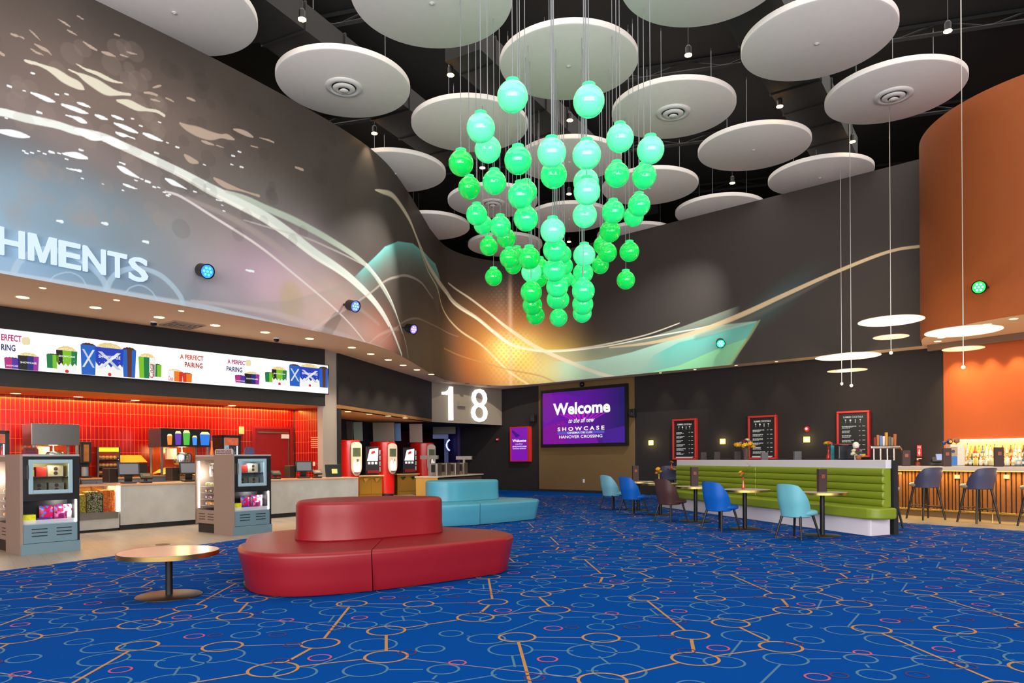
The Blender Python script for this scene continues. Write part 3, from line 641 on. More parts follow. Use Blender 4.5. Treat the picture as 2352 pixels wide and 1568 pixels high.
# ---------------------------------------------------------------- small lamps hung in the dark ceiling
M_star = glow('lamp_warm', '#ffbe70', 30)
STARS = [(694, 44, 'nearest, at upper left between the big discs'), (1035, 172, 'left of the two highest globes'), (1581, 126, 'between the two large discs at upper right'), (1309, 276, 'behind the top of the globe cluster'),
         (1791, 244, 'between the plain and vented discs at right'), (2177, 71, 'in the black ceiling at far upper right'), (860, 306, 'by the edge of the curved mural'), (1682, 420, 'over the dark wall at right'),
         (1108, 385, 'beside the left globes'), (1307, 445, 'behind the middle globes'), (1958, 325, 'above the twin saucer pendants'), (1307, 555, 'farthest back above the dark wall')]
for u, v, lab in STARS:
    zs = 9.3 if (u, v) in ((1307, 445), (1682, 420), (1108, 385)) else 9.75
    x, y = P(u, v, zs)
    t = thing('ceiling_spotlight', 'tiny warm spotlight hung in the dark ceiling, ' + lab, 'spotlight', (x, y, zs), 0, 'star-like ceiling spotlights')
    o = MB(); o.lathe([(.05, .002), (.06, .0), (.06, .16), (.03, .2)], n=16, capb=False); obj('housing', o, M_blackpl, t)
    o = MB(); o.cyl((0, 0, -.012), .075, .012, 16); obj('lens', o, M_star, t)
    o = MB(); o.tube([(0, 0, .19), (0, 0, 11 - zs)], .008, 6); obj('stem', o, M_blackpl, t)
    l = bpy.data.lights.new('bulb', 'SPOT'); l.energy = 260 if u != 860 else 90; l.color = (1, .82, .6); l.spot_size = math.radians(75); l.spot_blend = .6; l.shadow_soft_size = .05
    lo = bpy.data.objects.new('bulb', l); COL.objects.link(lo); lo.parent = t; lo.location = (0, 0, -.03)
    aim = {(1307, 445): ((-.2, 28.9, 5.2), 3400, (1, .88, .66), 52), (1682, 420): ((4.6, 25.1, 4.6), 2300, (.95, 1, .95), 58), (1108, 385): ((-3.6, 18.4, 5.4), 1300, (1, .9, .82), 60)}.get((u, v))
    if aim:   # these lamps are turned towards the mural
        l.energy = aim[1]; l.color = aim[2]; l.spot_size = math.radians(aim[3]); l.spot_blend = 1.0
        lo.location = (0, 0, -.12); lo.rotation_euler = (Vector(aim[0]) - Vector((x, y, zs - .12))).to_track_quat('-Z', 'Y').to_euler()
# LED cove over the red tiles
def strip(name, p0, p1, s0, s1, z, out, power, col, width=.06, tilt=0.0):
    x, y = along(p0, p1, (s0 + s1) / 2, out)
    return area_light(name, (x, y, z), (tilt, 0, ang(p0, p1)), s1 - s0, width, power, col)
strip('red_wall_cove', RW0, RW1, -3, L_RW - .1, 2.76, .14, 240, (1, .46, .07))
strip('red_wall_fill', RW0, RW1, -3, L_RW - .2, 2.74, .9, 45, (1, .62, .32), .3)
# ---------------------------------------------------------------- recessed downlights
_dl = {}
M_lens = glow('downlight_lens', '#ffd08a', 9); M_trim = mat('downlight_trim', '#e9d2ae', .5)
def downlight(x, y, z, label, group, r=.085, power=60, col=(1, .79, .55), size=95, sc=1.0):
    t = thing('recessed_downlight', label, 'downlight', (x, y, z), 0, group)
    if r not in _dl:
        o = MB(); o.lathe([(r, -.001), (r * 1.25, -.006), (r * 1.3, 0)], n=20, capb=False, capt=False); a = obj('trim_ring', o, M_trim, t)
        o = MB(); o.cyl((0, 0, -.004), r, .003, 20); b = obj('lens', o, M_lens, t); _dl[r] = (a.data, b.data)
    else:
        for nm, me in zip(('trim_ring', 'lens'), _dl[r]):
            o = bpy.data.objects.new(nm, me); COL.objects.link(o); o.parent = t
    if power:
        l = bpy.data.lights.new('bulb', 'SPOT'); l.energy = power; l.color = col; l.spot_size = math.radians(size); l.spot_blend = .7; l.shadow_soft_size = .06
        lo = bpy.data.objects.new('bulb', l); COL.objects.link(lo); lo.parent = t; lo.location = (0, 0, -.03)
    return t
ordn = ['first', 'second', 'third', 'fourth', 'fifth', 'sixth', 'seventh', 'eighth', 'ninth', 'tenth', 'eleventh', 'twelfth', 'thirteenth', 'fourteenth', 'fifteenth', 'sixteenth', 'seventeenth', 'eighteenth', 'nineteenth', 'twentieth']
for i, (u, v) in enumerate([(52, 682.6), (219.4, 706.4), (365.6, 728.5), (494.5, 747), (609, 763), (711, 777.4), (808, 798), (851.6, 812.7), (891.6, 826), (926, 838.6), (957.5, 849), (990.6, 859.4)]):
    downlight(*P(u, v, ZS), ZS, f'warm recessed downlight in the tan soffit, {ordn[i]} from the left in the long curved row', 'soffit downlights over the concession', .1, 190)
for i, (u, v) in enumerate([(98, 661), (268, 689), (416, 713.6)]):
    downlight(*P(u, v, ZS), ZS, f'small warm downlight near the soffit front edge, {ordn[i]} from the left', 'small soffit edge lights', .05, 25)
for i, (u, v) in enumerate([(1528, 855.5), (1607, 848), (1701, 838.5), (1793, 830)]):
    x, y = along(SW0, SW1, hit(u, v, SW0, SW1)[0], .34)
    downlight(x, y, ZS, f'small downlight washing the dark menu wall, {ordn[i]} from the purple screen', 'wall-wash downlights over the menus', .045, 40, size=60)
for i, (u, v) in enumerate([(2154, 783.5), (2162, 775), (2268, 744.5), (2328, 732)]):
    downlight(*P(u, v, ZS), ZS, f'recessed downlight under the orange drum, {ordn[i]} from the left', 'downlights under the orange drum', .08, 45)
for i, u in enumerate([2197, 2230, 2275, 2335, 2400]):
    x, y = along(OW0, OW1, hit(u, 780, OW0, OW1)[0], .3)
    downlight(x, y, ZS, f'wall-wash spot behind the bronze beam, {ordn[i]} from the left on the orange wall', 'orange wall washers', .05, 200, col=(1, .75, .35), size=70)
for i, (u, v) in enumerate([(36, 903), (180, 911), (311, 919), (533, 931)]):
    x, y = P(u, v, 2.81); downlight(x, y, 2.81, f'downlight above the red-tiled counter area, {ordn[i]} from the left', 'counter ceiling lights', .09, 40, col=(1, .66, .38))
for i, (u, v) in enumerate([(799, 945), (848, 950.5), (891.5, 955), (931, 959.5)]):
    x, y = P(u, v, 2.8); downlight(x, y, 2.8, f'downlight in the drinks alcove ceiling, {ordn[i]} from the left', 'alcove downlights', .09, 170, size=130)
for i, (u, v) in enumerate([(1024, 875.5), (1074, 880.5), (1123, 885.8)]):
    x, y = P(u, v, ZS); o = MB(); o.lathe([(.07, -.002), (.1, -.006), (.11, 0)], n=16, capt=False); ob = obj('unlit_downlight', o, M_blackpl); tag(ob, f'unlit downlight above the number sign, {ordn[i]} from the left', 'downlight', 'unlit downlights', loc=(x, y, ZS))
for i, (u, v, lb) in enumerate([(353, 742.5, 'left of the ceiling air grille'), (635, 780, 'over the menu screen, toward its right end')]):
    x, y = P(u, v - 4, ZS); t = thing('dome_camera', 'small black dome camera on the soffit, ' + lb, 'security camera', (x, y, ZS))
    o = MB(); o.cyl((0, 0, -.03), .075, .03, 20); obj('mount', o, M_vent, t); o = MB(); o.lathe([(.065, -.03), (.06, -.07), (.03, -.1), (.001, -.105)], n=20, capb=False, capt=False); obj('dome', o, mat('smoked_dome', '#101012', .1), t, smooth=True)
x, y = P(419, 745.5, ZS); t = thing('ceiling_grille', 'square louvred air grille in the tan soffit', 'air grille', (x, y, ZS), math.radians(52))
o = MB()
for k in range(4):
    a, b = .34 - k * .08, .3 - k * .08
    for (cx, cy, dx, dy) in ((0, a, 2 * a, .03), (0, -a, 2 * a, .03), (a, 0, .03, 2 * a), (-a, 0, .03, 2 * a)): o.box((cx, cy, -.012), (dx, dy, .022))
obj('louvre', o, mat('grille_tan', '#a58f7c', .6), t); o = MB(); o.box((0, 0, -.001), (.66, .66, .002)); obj('backing', o, M_blackpl, t)

# ---------------------------------------------------------------- green glass globe pendants
G = [(1177.3,221.6,70.8),(1352.4,232.8,72),(1104.3,294,65.7),(1120.5,342.8,60.6),(1059,374.7,57.4),(1189.7,368.3,63),(1267.2,350.8,66.3),(1271.7,401.8,61),(1347.6,355.6,65.7),(1346,417.8,58.7),
     (1348.2,440,61.2),(1424,317.3,63),(1494.3,344.4,62),(1416.8,401.2,56.8),(1479.6,405,56),(1078,431,51),(1135.5,418.4,54.9),(1195.5,449,59.3),(1208.9,440,50),(1467.8,470.7,51.7),
     (1207.9,502,56.6),(1094.9,493,49),(1109.7,516,44),(1149.3,519.9,49),(1163.3,546.7,43.5),(1122.5,565.8,42.4),(1133.7,636,40.3),(1169.7,592.6,44.8),(1178.6,609,40),(1187.5,588,41),
     (1215.6,592.6,51.5),(1220.7,624.5,47),(1240,613,41),(1238,640,39.5),(1220,670.4,49.5),(1222.7,701,45.4),(1229.6,724,42.4),(1269.7,530,57.7),(1274.8,573.5,55.2),(1292,584,42),
     (1273.5,620.7,53),(1296,611,41),(1297,640,40),(1280,657.7,51),(1278,687,45),(1286.5,688,43),(1283,729,41.3),(1343,494.4,56),(1342,586,51),(1339.3,627,47),
     (1332,646,43),(1340,667.9,52.4),(1338.6,698.5,48.4),(1337.3,719,43.4),(1408.2,486.7,52.6),(1401,531.4,48.5),(1384,563,42),(1395,580,44.4),(1379,609,39.5),(1455.4,497,46),(1445.7,578,45.4),(1437.5,643,42.4)]
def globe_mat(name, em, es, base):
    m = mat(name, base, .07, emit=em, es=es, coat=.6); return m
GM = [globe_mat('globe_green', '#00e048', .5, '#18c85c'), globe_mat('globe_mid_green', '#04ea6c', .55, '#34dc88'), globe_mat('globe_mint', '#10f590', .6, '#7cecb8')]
M_gcap = mat('globe_cap_green', '#37d98c', .3, emit='#2fe07f', es=.5)
gs = []
GR = .22
o = MB(); prf = [(max(1e-4, GR * math.sin(math.pi * j / 16)), -GR * math.cos(math.pi * j / 16)) for j in range(16)]; o.lathe(prf + [(.085, GR * .93)], n=32, capb=False, capt=False); gb = obj('tmp', o, GM[0], None, smooth=True); gme = [gb.data]
for k in (1, 2): m2 = gb.data.copy(); m2.materials[0] = GM[k]; gme.append(m2)
bpy.data.objects.remove(gb)
o = MB(); o.lathe([(.088, GR * .9), (.094, GR * .93), (.094, GR + .02), (.07, GR + .03), (.01, GR + .032)], n=24, capb=False); gc = obj('tmp', o, M_gcap, None, smooth='auto'); gcm = gc.data; bpy.data.objects.remove(gc)
order = sorted(range(len(G)), key=lambda i: G[i][1]); tiers = {}
tn = ['the highest tier', 'the second tier from the top', 'the third tier from the top', 'the fourth tier from the top', 'the middle tier', 'the fifth tier from the bottom', 'the fourth tier from the bottom', 'the third tier from the bottom', 'the second tier from the bottom', 'the lowest tier']
for k, i in enumerate(order): tiers.setdefault(min(9, k * 10 // len(G)), []).append(i)
glabel = {}
for tk, ids in tiers.items():
    ids.sort(key=lambda i: G[i][0])
    for j, i in enumerate(ids):
        glabel[i] = f'green globe, {ordn[j]} from left in {tn[tk]} of the cluster'
for i, (u, v, wd_) in enumerate(G):
    Y = 2 * GR * F / wd_; X, _, z = PY(u, v, Y)
    t = thing('globe_pendant', glabel[i], 'pendant lamp', (X, Y, z), 0, 'green glass globe pendants')
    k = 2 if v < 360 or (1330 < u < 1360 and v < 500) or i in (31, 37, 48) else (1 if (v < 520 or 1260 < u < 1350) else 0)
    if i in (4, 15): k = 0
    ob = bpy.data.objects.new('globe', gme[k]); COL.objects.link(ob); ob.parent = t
    ob = bpy.data.objects.new('cap', gcm); COL.objects.link(ob); ob.parent = t
    top = 10.99
    for dx, dy, *_ in DISCS:
        if math.hypot(dx - X, dy - Y) < 1.4: top = ZD
    o = MB(); o.tube([(0, 0, GR + .03), (0, 0, top - z)], .0065, 5); obj('cable', o, M_wire, t, fix=False)

# ---------------------------------------------------------------- saucer pendants
M_saucer = glow('saucer_glow', '#ffe6b4', 2.2); M_saucer_top = mat('saucer_white', '#e8dcc8', .5); M_saucer_s = mat('saucer_small', '#d9a98c', .5, emit='#d9a07c', es=.25)
M_bulb = glow('bulb_glow', '#ffdf9e', 40)
for (u, v, w_, vt, vs, vb, lab) in [(2046, 737, 154, 245, 774, 810, 'left of the orange drum, hung under the vented disc'), (2212, 761, 181, 140, 801, 843, 'largest and nearest, in front of the orange wall'),
                               (1933, 820, 126, 390, 852, 881, 'farther one of the overlapping twin pair'), (1955, 818, 135, 325, 850, 885, 'nearer one of the overlapping twin pair')]:
    xr, vr = un(u, vt); Y = F * (ZD - EYE) / -vr; X, _, z = PY(u, v, Y); R_ = .69
    _, _, z2 = PY(u, vs, Y); _, _, z3 = PY(u, vb, Y)
    t = thing('saucer_pendant', 'glowing saucer pendant lamp, ' + lab, 'pendant lamp', (X, Y, z), 0, 'saucer pendants near the bar')
    o = MB(); o.lathe([(.001, -.012), (R_ - .02, -.006), (R_, 0)], n=64, capb=False, capt=False); obj('diffuser', o, M_saucer, t, smooth=True)
    o = MB(); o.lathe([(R_, 0), (R_, .012), (.08, .05), (.02, .08)], n=64, capb=False); obj('saucer', o, M_saucer_top, t, smooth='auto')
    o = MB(); o.lathe([(.001, z2 - z - .006), (R_ * .545, z2 - z), (R_ * .545, z2 - z + .01), (.1, z2 - z + .03), (.02, z2 - z + .04)], n=48, capb=False); obj('lower_saucer', o, M_saucer_s, t, smooth='auto')
    o = MB(); o.tube([(0, 0, z3 - z + .05), (0, 0, ZD - z + (0 if u == 2046 or u == 1933 else 1.54))], .009, 8); obj('rod', o, mat('rod_nickel', '#c9c4bd', .3, .9), t)
    o = MB(); o.sphere((0, 0, z3 - z), .034, 14, 8); obj('lamp_tip', o, M_bulb, t, smooth=True)
    l = bpy.data.lights.new('bulb', 'POINT'); l.energy = 60; l.color = (1, .84, .6); l.shadow_soft_size = .06
    lo = bpy.data.objects.new('bulb', l); COL.objects.link(lo); lo.parent = t; lo.location = (0, 0, z3 - z - .06)

# ---------------------------------------------------------------- coloured stage lights on the walls
def stage_light(pos, aim, col, label, es=20, power=0):
    t = thing('stage_light', label, 'wall spotlight', pos); d = Vector(aim).normalized(); q = d.to_track_quat('Y', 'Z')
    def tr(mb):
        mb.v = [tuple(q @ Vector(p)) for p in mb.v]; return mb
    o = MB(); o.lathe([(.11, -.14), (.13, -.1), (.13, .1), (.145, .13), (.145, .15)], n=24, axis='Y', capt=False); obj('housing', tr(o), M_blackpl, t, smooth='auto')
    o = MB(); o.cyl((0, .125, 0), .125, .01, 24, 'Y'); obj('lens', tr(o), mat('lens_rim_' + col.strip('#'), col, .2, emit=col, es=.45), t)
    o = MB()
    for a in range(7):
        r_ = 0 if a == 0 else .07; o.cyl((r_ * math.cos(a * 1.05), .137, r_ * math.sin(a * 1.05)), .024, .006, 12, 'Y')
    obj('led_cluster', tr(o), glow('led_' + col.strip('#'), col, es), t)
    return t
for u, v, col, lb in [(451, 626, '#3f9cff', 'right of the lettering on the grey mural'), (789, 704, '#6a8cff', 'where the mural turns reddish'), (923, 755, '#a98cff', 'on the dark bend of the mural')]:
    s_, z_ = wall_hit(u, v); p, d = wall_at(s_); n = Vector((d[1], -d[0], 0))
    t = stage_light((p[0] + n.x * .26, p[1] + n.y * .26, z_), (.8, -.6, -.3), col, 'black stage light with blue lens ' + lb, 5)
    o = MB(); o.tube([(-n.x * .25, -n.y * .25, .05), (0, 0, .02)], .03, 8); obj('bracket', o, M_blackpl, t)
s_, z_ = wall_hit(1664, 789); p, d = wall_at(s_); n = Vector((d[1], -d[0], 0))
t = stage_light((p[0] + n.x * .3, p[1] + n.y * .3, z_), (-.2, -1, -.45), '#35ffb0', 'bright teal-green stage light on the long right mural', 45)
o = MB(); o.tube([(-n.x * .29, -n.y * .29, .05), (0, 0, .02)], .03, 8); obj('bracket', o, M_blackpl, t)
xr, vr = un(2270, 662); k = xr / F
A_ = 1 + k * k; B_ = -2 * (DC[0] * k + DC[1]); C_ = DC[0] ** 2 + DC[1] ** 2 - DR ** 2; Y = (-B_ - math.sqrt(B_ * B_ - 4 * A_ * C_)) / (2 * A_)
px, py = k * Y, Y; nn = Vector((px - DC[0], py - DC[1], 0)).normalized()
t = stage_light((px + nn.x * .28, py + nn.y * .28, EYE - vr * Y / F), (-.75, -.8, -.2), '#28ff5a', 'bright green stage light on the orange drum wall', 45)
o = MB(); o.tube([(-nn.x * .27, -nn.y * .27, .02), (0, 0, .02)], .03, 8); obj('bracket', o, M_blackpl, t)

# ---------------------------------------------------------------- lettering on the mural: REFRESHMENTS
s_a, _ = wall_hit(57, 560); s_b, _ = wall_hit(331, 620)
pa, _ = wall_at(s_a - 3.2); pb, _ = wall_at(s_b + .1)
word = 'REFRESHMENTS'; adv = {'M': 1.2, 'H': 1.06, 'N': 1.06, 'T': .93, 'E': .97, 'S': .98, 'R': 1.05, 'F': .92}
wtot = sum(adv[c] for c in 'MENTS') ; unit = (s_b - s_a + .06) / wtot
t = thing('wall_lettering', 'glowing white block letters ending in HMENTS on the grey mural', 'sign', (pb[0], pb[1], 0), 0)
M_letter = glow('letter_face', '#d4e8fb', 1.1); M_letside = mat('letter_side', '#7f8790', .5)
x = s_b + .06
for ch in reversed(word):
    x -= adv[ch] * unit; xc = x + adv[ch] * unit / 2; p, d = wall_at(xc); a = math.atan2(d[1], d[0])
    xa, xb = -.47 * adv[ch] * unit, .42 * adv[ch] * unit
    if ch == 'M':
        mb = MB(); Wd = xb - xa; mb.polyxz([(xa + Wd * q, 4.63 + .44 * r) for q, r in ((0, 0), (.19, 0), (.19, .72), (.42, 0), (.58, 0), (.81, .72), (.81, 0), (1, 0), (1, 1), (.74, 1), (.5, .28), (.26, 1), (0, 1))], -.025, .05)
    else: mb = fit_text(ch, xa, xb, 4.63, 5.07, 0, .05, .015)
    cs, sn = math.cos(a), math.sin(a); bx, by = p[0] + d[1] * .10 - pb[0], p[1] - d[0] * .10 - pb[1]
    mb2 = MB(); mb2.v = [(q[0] * cs - q[1] * sn + bx, q[0] * sn + q[1] * cs + by, q[2]) for q in mb.v]; mb2.f = mb.f; mb2.mi = mb.mi
    obj('letter', mb2, M_letter, t, label=f'glowing white letter {ch}')

# ---------------------------------------------------------------- menu screen over the counter
MENU = thing('menu_screen', 'long white digital menu screen with popcorn and drink cups above the red counter', 'screen', (FA0[0], FA0[1], 0), ang(FA0, FA1))
sr, _ = hit(751, 840, FA0, FA1)
o = MB(); o.box(((sr - 9) / 2 + .02, -.03, 3.527), (sr + 9, .06, .8)); obj('bezel', o, M_blackpl, MENU)
o = MB(); o.quadxz(-9, sr - .01, 3.145, 3.905, -.062); obj('display', o, glow('screen_white', '#ffffff', 1.25), MENU, fix=False)
scr = {}
def em(c, s=1.0):
    k = 'screen_' + c.strip('#'); return glow(k, c, s)
def sz(u, v): return hit(u, v, FA0, FA1)
SCALE = FA0
ART = {}
def art(c): return ART.setdefault(c, MB())
dY = [0.0]
def ap(c, pts, lay=0):
    pts = [(min(x, sr - .012), z) for x, z in pts]
    if max(p[0] for p in pts) - min(p[0] for p in pts) < 1e-4: return
    art(c).polyxz(pts, -.064 - .0015 * lay)
def cup(u0, u1, vt, vb, cols, fill, vlump=6, tap=.12, tilt=0, txt=None, logo=None, xmark=False, splash=False):
    """a printed cup or carton on the screen: u range and v range in the photo; cols = vertical colour panels"""
    s0_, _ = sz(u0, vt); s1_, _ = sz(u1, vt); zt_ = (sz(u0, vt)[1] + sz(u1, vt)[1]) / 2; zb_ = max(3.147, sz((u0 + u1) / 2, vb)[1]); w_ = s1_ - s0_; h_ = zt_ - zb_
    # contents
    n = 9; hump = [(s0_ + w_ * (.04 + .92 * i / n), zt_ + (.9 * h_ * vlump / 40.0) * math.sin(math.pi * i / n) ** .6 + (.008 if i % 2 else -.002)) for i in range(n + 1)]
    ap('#e8cf8a' if fill == 'pop' else '#4a2218', [(s0_ + w_ * .04, zt_ - .03)] + hump + [(s1_ - w_ * .04, zt_ - .03)][::1], 1)
    if fill == 'pop':
        for i in range(14): 
            a_, b_ = s0_ + w_ * (.1 + .8 * random.random()), zt_ + .5 * h_ * vlump / 40 * random.random(); ap('#f9ecc0', [(a_ - .012, b_ - .008), (a_ + .012, b_ - .01), (a_ + .01, b_ + .01), (a_ - .01, b_ + .01)], 2)
    e = w_ * tap
    N = len(cols)
    for i, c in enumerate(cols):
        f0, f1 = sum(x[1] for x in cols[:i]), sum(x[1] for x in cols[:i + 1])
        ap(c[0], [(s0_ + e + (w_ - 2 * e) * f0, zb_), (s0_ + e + (w_ - 2 * e) * f1, zb_), (s0_ + w_ * f1, zt_), (s0_ + w_ * f0, zt_)], 3)
    if splash:
        zz = zb_ + h_ * .34; pts = [(s0_ + e * .9, zb_)]; k = 9
        pts = [(s0_ + e, zb_), (s1_ - e, zb_)] + [(s1_ - e * .6 - (w_ - 1.2 * e) * i / k, zz + (.045 * h_ / .5 if i % 2 else -.02) + .03 * abs(i - k / 2) / k) for i in range(k + 1)]
        ap('#f4f4f0', pts, 4); 
        for i in range(5): a_, b_ = s0_ + w_ * (.15 + .17 * i), zz + .07 + .03 * (i % 3); ap('#f4f4f0', [(a_ - .007, b_ - .01), (a_ + .007, b_ - .008), (a_ + .004, b_ + .01)], 4)
        cx = (s0_ + s1_) / 2; ap('#d5232c', [(cx + .035 * math.cos(q * .6), zb_ + .035 + .035 * math.sin(q * .6)) for q in range(11)], 5)
    if xmark:
        cx, cz = (s0_ + s1_) / 2, (zt_ + zb_) / 2 + .05 * h_; a_, b_ = w_ * .33, h_ * .3; q = w_ * .07
        ap('#c3cbd6', [(cx - a_ - q, cz + b_), (cx - a_ + q, cz + b_), (cx + a_ + q, cz - b_), (cx + a_ - q, cz - b_)], 5); ap('#dfe4ea', [(cx + a_ - q, cz + b_), (cx + a_ + q, cz + b_), (cx - a_ + q, cz - b_), (cx - a_ - q, cz - b_)], 6)
    if txt:
        mb = fit_text(txt[0], s0_ + w_ * .12, s1_ - w_ * .12, zt_ - h_ * txt[1], zt_ - h_ * txt[1] + h_ * txt[2], -.076, .001, .01)
        if s1_ < sr: art('#ffffff').add(mb.v, mb.f)
    if logo == 'v':
        mb = text_mb(txt[0] if txt else 'SHOWCASE', .05, .001, .005)
def stext(txt, u0, v0, u1, v1, col, lay=5):
    """u0,v0 upper left and u1,v1 lower right of the word in the photo"""
    a, zt_ = sz(u0, v0); b, zb_ = sz(u1, v1)
    # local height at the left end so the line stays level on the screen
    h = sz(u0, v0)[1]; mb = fit_text(txt, a, b, zb_, zt_, -.074, .001, .03); art(col).add(mb.v, mb.f)
MG, NV, GN, DG, RB, BL, LB_, OR, RD = '#b5237f', '#1b2079', '#7cc020', '#0d7a45', '#1560c4', '#1238b8', '#2a7fd0', '#ef7a1a', '#d5311c'
def cupset(f):
    """one run of cups; f maps the first run's pixels to the place of this run"""
    def c(u0, u1, vt, vb, *a, **k): cup(f(u0, vt)[0], f(u1, vt)[0], f(u0, vt)[1], f(u1, vb)[1], *a, **k)
    c(7, 43, 823, 847, [(MG, .5), ('#4a2aa0', .5)], 'cola', 3, .06, txt=('SHOWCASE', .8, .14))
    c(38, 87, 818, 852, [('#111114', .45), (NV, .3), ('#9a2a96', .25)], 'pop', 10, .04, txt=('SHOWCASE', .55, .13))
    c(104, 132, 815, 846, [(DG, .5), (GN, .5)], 'cola', 3, .05)
    c(126, 175, 806, 857, [('#111114', .3), (GN, .42), (DG, .28)], 'pop', 9, .05, txt=('SHOWCASE', .3, .08), splash=True)
    c(182, 218, 793, 861, [(RB, 1)], 'cola', 3, .06, xmark=True)
    c(215, 281, 800, 864, [(BL, 1)], 'pop', 8, .06, xmark=True, splash=True, txt=('SHOWCASE', .38, .11))
    c(277, 310, 804, 867, [(RB, .35), ('#5a2a22', .35), (RB, .3)], 'cola', 4, .1)
    c(315, 355, 821, 869, [(GN, .3), (DG, .32), ('#f2f2f0', .38)], 'pop', 8, .05, splash=False)
    c(347, 368, 838, 866, [('#1d6b3a', .5), (GN, .5)], 'cola', 3, .05)
cupset(lambda u, v: (u, v))
cupset(lambda u, v: (536 + (u - 7) * .712, 863 + (v - 823) * .70 + (u - 7) * -.012))
cup(382, 417, 853, 876, [('#f2f2f0', .42), (OR, .34), (RD, .24)], 'pop', 9, .05)
cup(416, 438, 858, 878, [(RD, .4), (OR, .6)], 'cola', 3, .05)
mb = fit_text('Coca', sz(383, 870)[0], sz(394, 870)[0], sz(388, 874)[1], sz(388, 864)[1], -.076, .001, .01, .3); art('#d5232c').add(mb.v, mb.f)
xa, xb, za, zb = sz(339, 870)[0], sz(349, 870)[0], sz(345, 868)[1], sz(345, 836)[1]; mb = fit_text('Coca', za, zb, 0, xb - xa, -.076, .001, .01, .3); mb.v = [(xb - z, y, x) for x, y, z in mb.v]; art('#d5232c').add(mb.v, mb.f)
stext('ERFECT', 0, 767, 47, 787, '#b5176e'); stext('RING', 0, 790, 33, 808, '#1b1a6a')
stext('A PERFECT', 410, 813, 464, 830, '#d2461c'); stext('PAIRING', 421, 831, 462, 847, '#a8281c')
stext('A PERFECT', 519, 825, 565, 840, '#b5176e'); stext('PAIRING', 517, 841, 553, 856, '#1b1a6a')
for uc, vc in ((57, 784), (567, 834)):
    s_, z_ = sz(uc, vc); ap('#eadcae', [(s_ + .07 * math.cos(q * .52) * (1 + .2 * (q % 2)), z_ + .075 * math.sin(q * .52) * (1 + .15 * (q % 3))) for q in range(12)], 7)
for c, mb in ART.items(): obj('screen_picture', mb, em(c), MENU, fix=False)

# ---------------------------------------------------------------- number sign
t = thing('number_sign', 'large white illuminated 1 - 8 on the taupe panel', 'sign', (PN0[0], PN0[1], 0), ang(PN0, PN1))
def num(ch, u0, u1, v0, v1):
    a, zt_ = hit(u0, v0, PN0, PN1); b, _ = hit(u1, v0, PN0, PN1); _, zb_ = hit((u0 + u1) / 2, v1, PN0, PN1)
    _, zt_ = hit((u0 + u1) / 2, v0, PN0, PN1)
    return fit_text(ch, a, b, zb_, zt_, -.1, .1, -.012)
a, zt_ = hit(1014, 886, PN0, PN1); b, _ = hit(1037, 886, PN0, PN1); _, zb_ = hit(1032, 965, PN0, PN1); w_, h_ = b - a, zt_ - zb_
o = MB(); o.polyxz([(a + w_ * q, zb_ + h_ * r) for q, r in ((.66, 0), (1, 0), (1, 1), (.74, 1), (.62, .9), (.35, .84), (0, .82), (0, .75), (.66, .75))], -.1, .1)
obj('numeral', o, glow('numeral_white', '#ffffff', 1.4), t, label='illuminated numeral 1')
obj('numeral', num('8', 1081, 1116, 893, 969), glow('numeral_white', '#ffffff', 1.4), t, label='illuminated numeral 8')
a, zt_ = hit(1049, 921, PN0, PN1); b, zb_ = hit(1066, 934, PN0, PN1)
o = MB(); o.box(((a + b) / 2, -.08, (zt_ + zb_) / 2), (b - a, .16, zt_ - zb_)); obj('dash_box', o, M_sign, t, label='unlit taupe dash box between the numerals')
# neon arc and doorway pieces in the passage
x, y, z = PY(1029, 1022, 33.0)
t = thing('neon_arc', 'blue-white neon arc in the dark passage below the number sign', 'neon sign', (x, y, 0), 0)
o = MB(); o.tube([(.25 - .32 * math.cos(a), 0, z + .3 * math.sin(a)) for a in [(-1.0 + .2 * i) for i in range(11)]], .028, 8); obj('neon_tube', o, glow('neon_blue', '#a8ccff', 4), t)
o = MB(); o.tube([(.25 - .32 * math.cos(a), .04, z + .3 * math.sin(a)) for a in [(-1.0 + .2 * i) for i in range(11)]], .05, 8); obj('backing', o, mat('neon_halo', '#1030a0', .5, emit='#1747ff', es=.8), t)  # wider emissive tube imitates the blue glow around the neon
def pbox(name, u0, u1, v0, v1, Y, depth, m, label, cat):
    x0, _, zt_ = PY(u0, v0, Y); x1, _, zb_ = PY(u1, v1, Y); zb_ = max(zb_, 0)
    o = MB(); o.box(((x0 + x1) / 2, Y + depth / 2, (zt_ + zb_) / 2), (x1 - x0, depth, zt_ - zb_)); ob = obj(name, o, m, None, bevel=.01); 
    if cat: tag(ob, label, cat)
    else: ob['kind'] = 'structure'
    return ob
pbox('trim_1', 994, 1046, 980, 996, 31, .3, mat('passage_grey', '#6d6860', .8), '', None)
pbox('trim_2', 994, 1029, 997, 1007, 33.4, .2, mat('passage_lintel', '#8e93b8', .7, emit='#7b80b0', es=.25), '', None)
pbox('trim_3', 1020, 1030, 1006, 1130, 33.5, .2, mat('passage_jamb', '#6a6f9a', .7, emit='#50558a', es=.2), '', None)
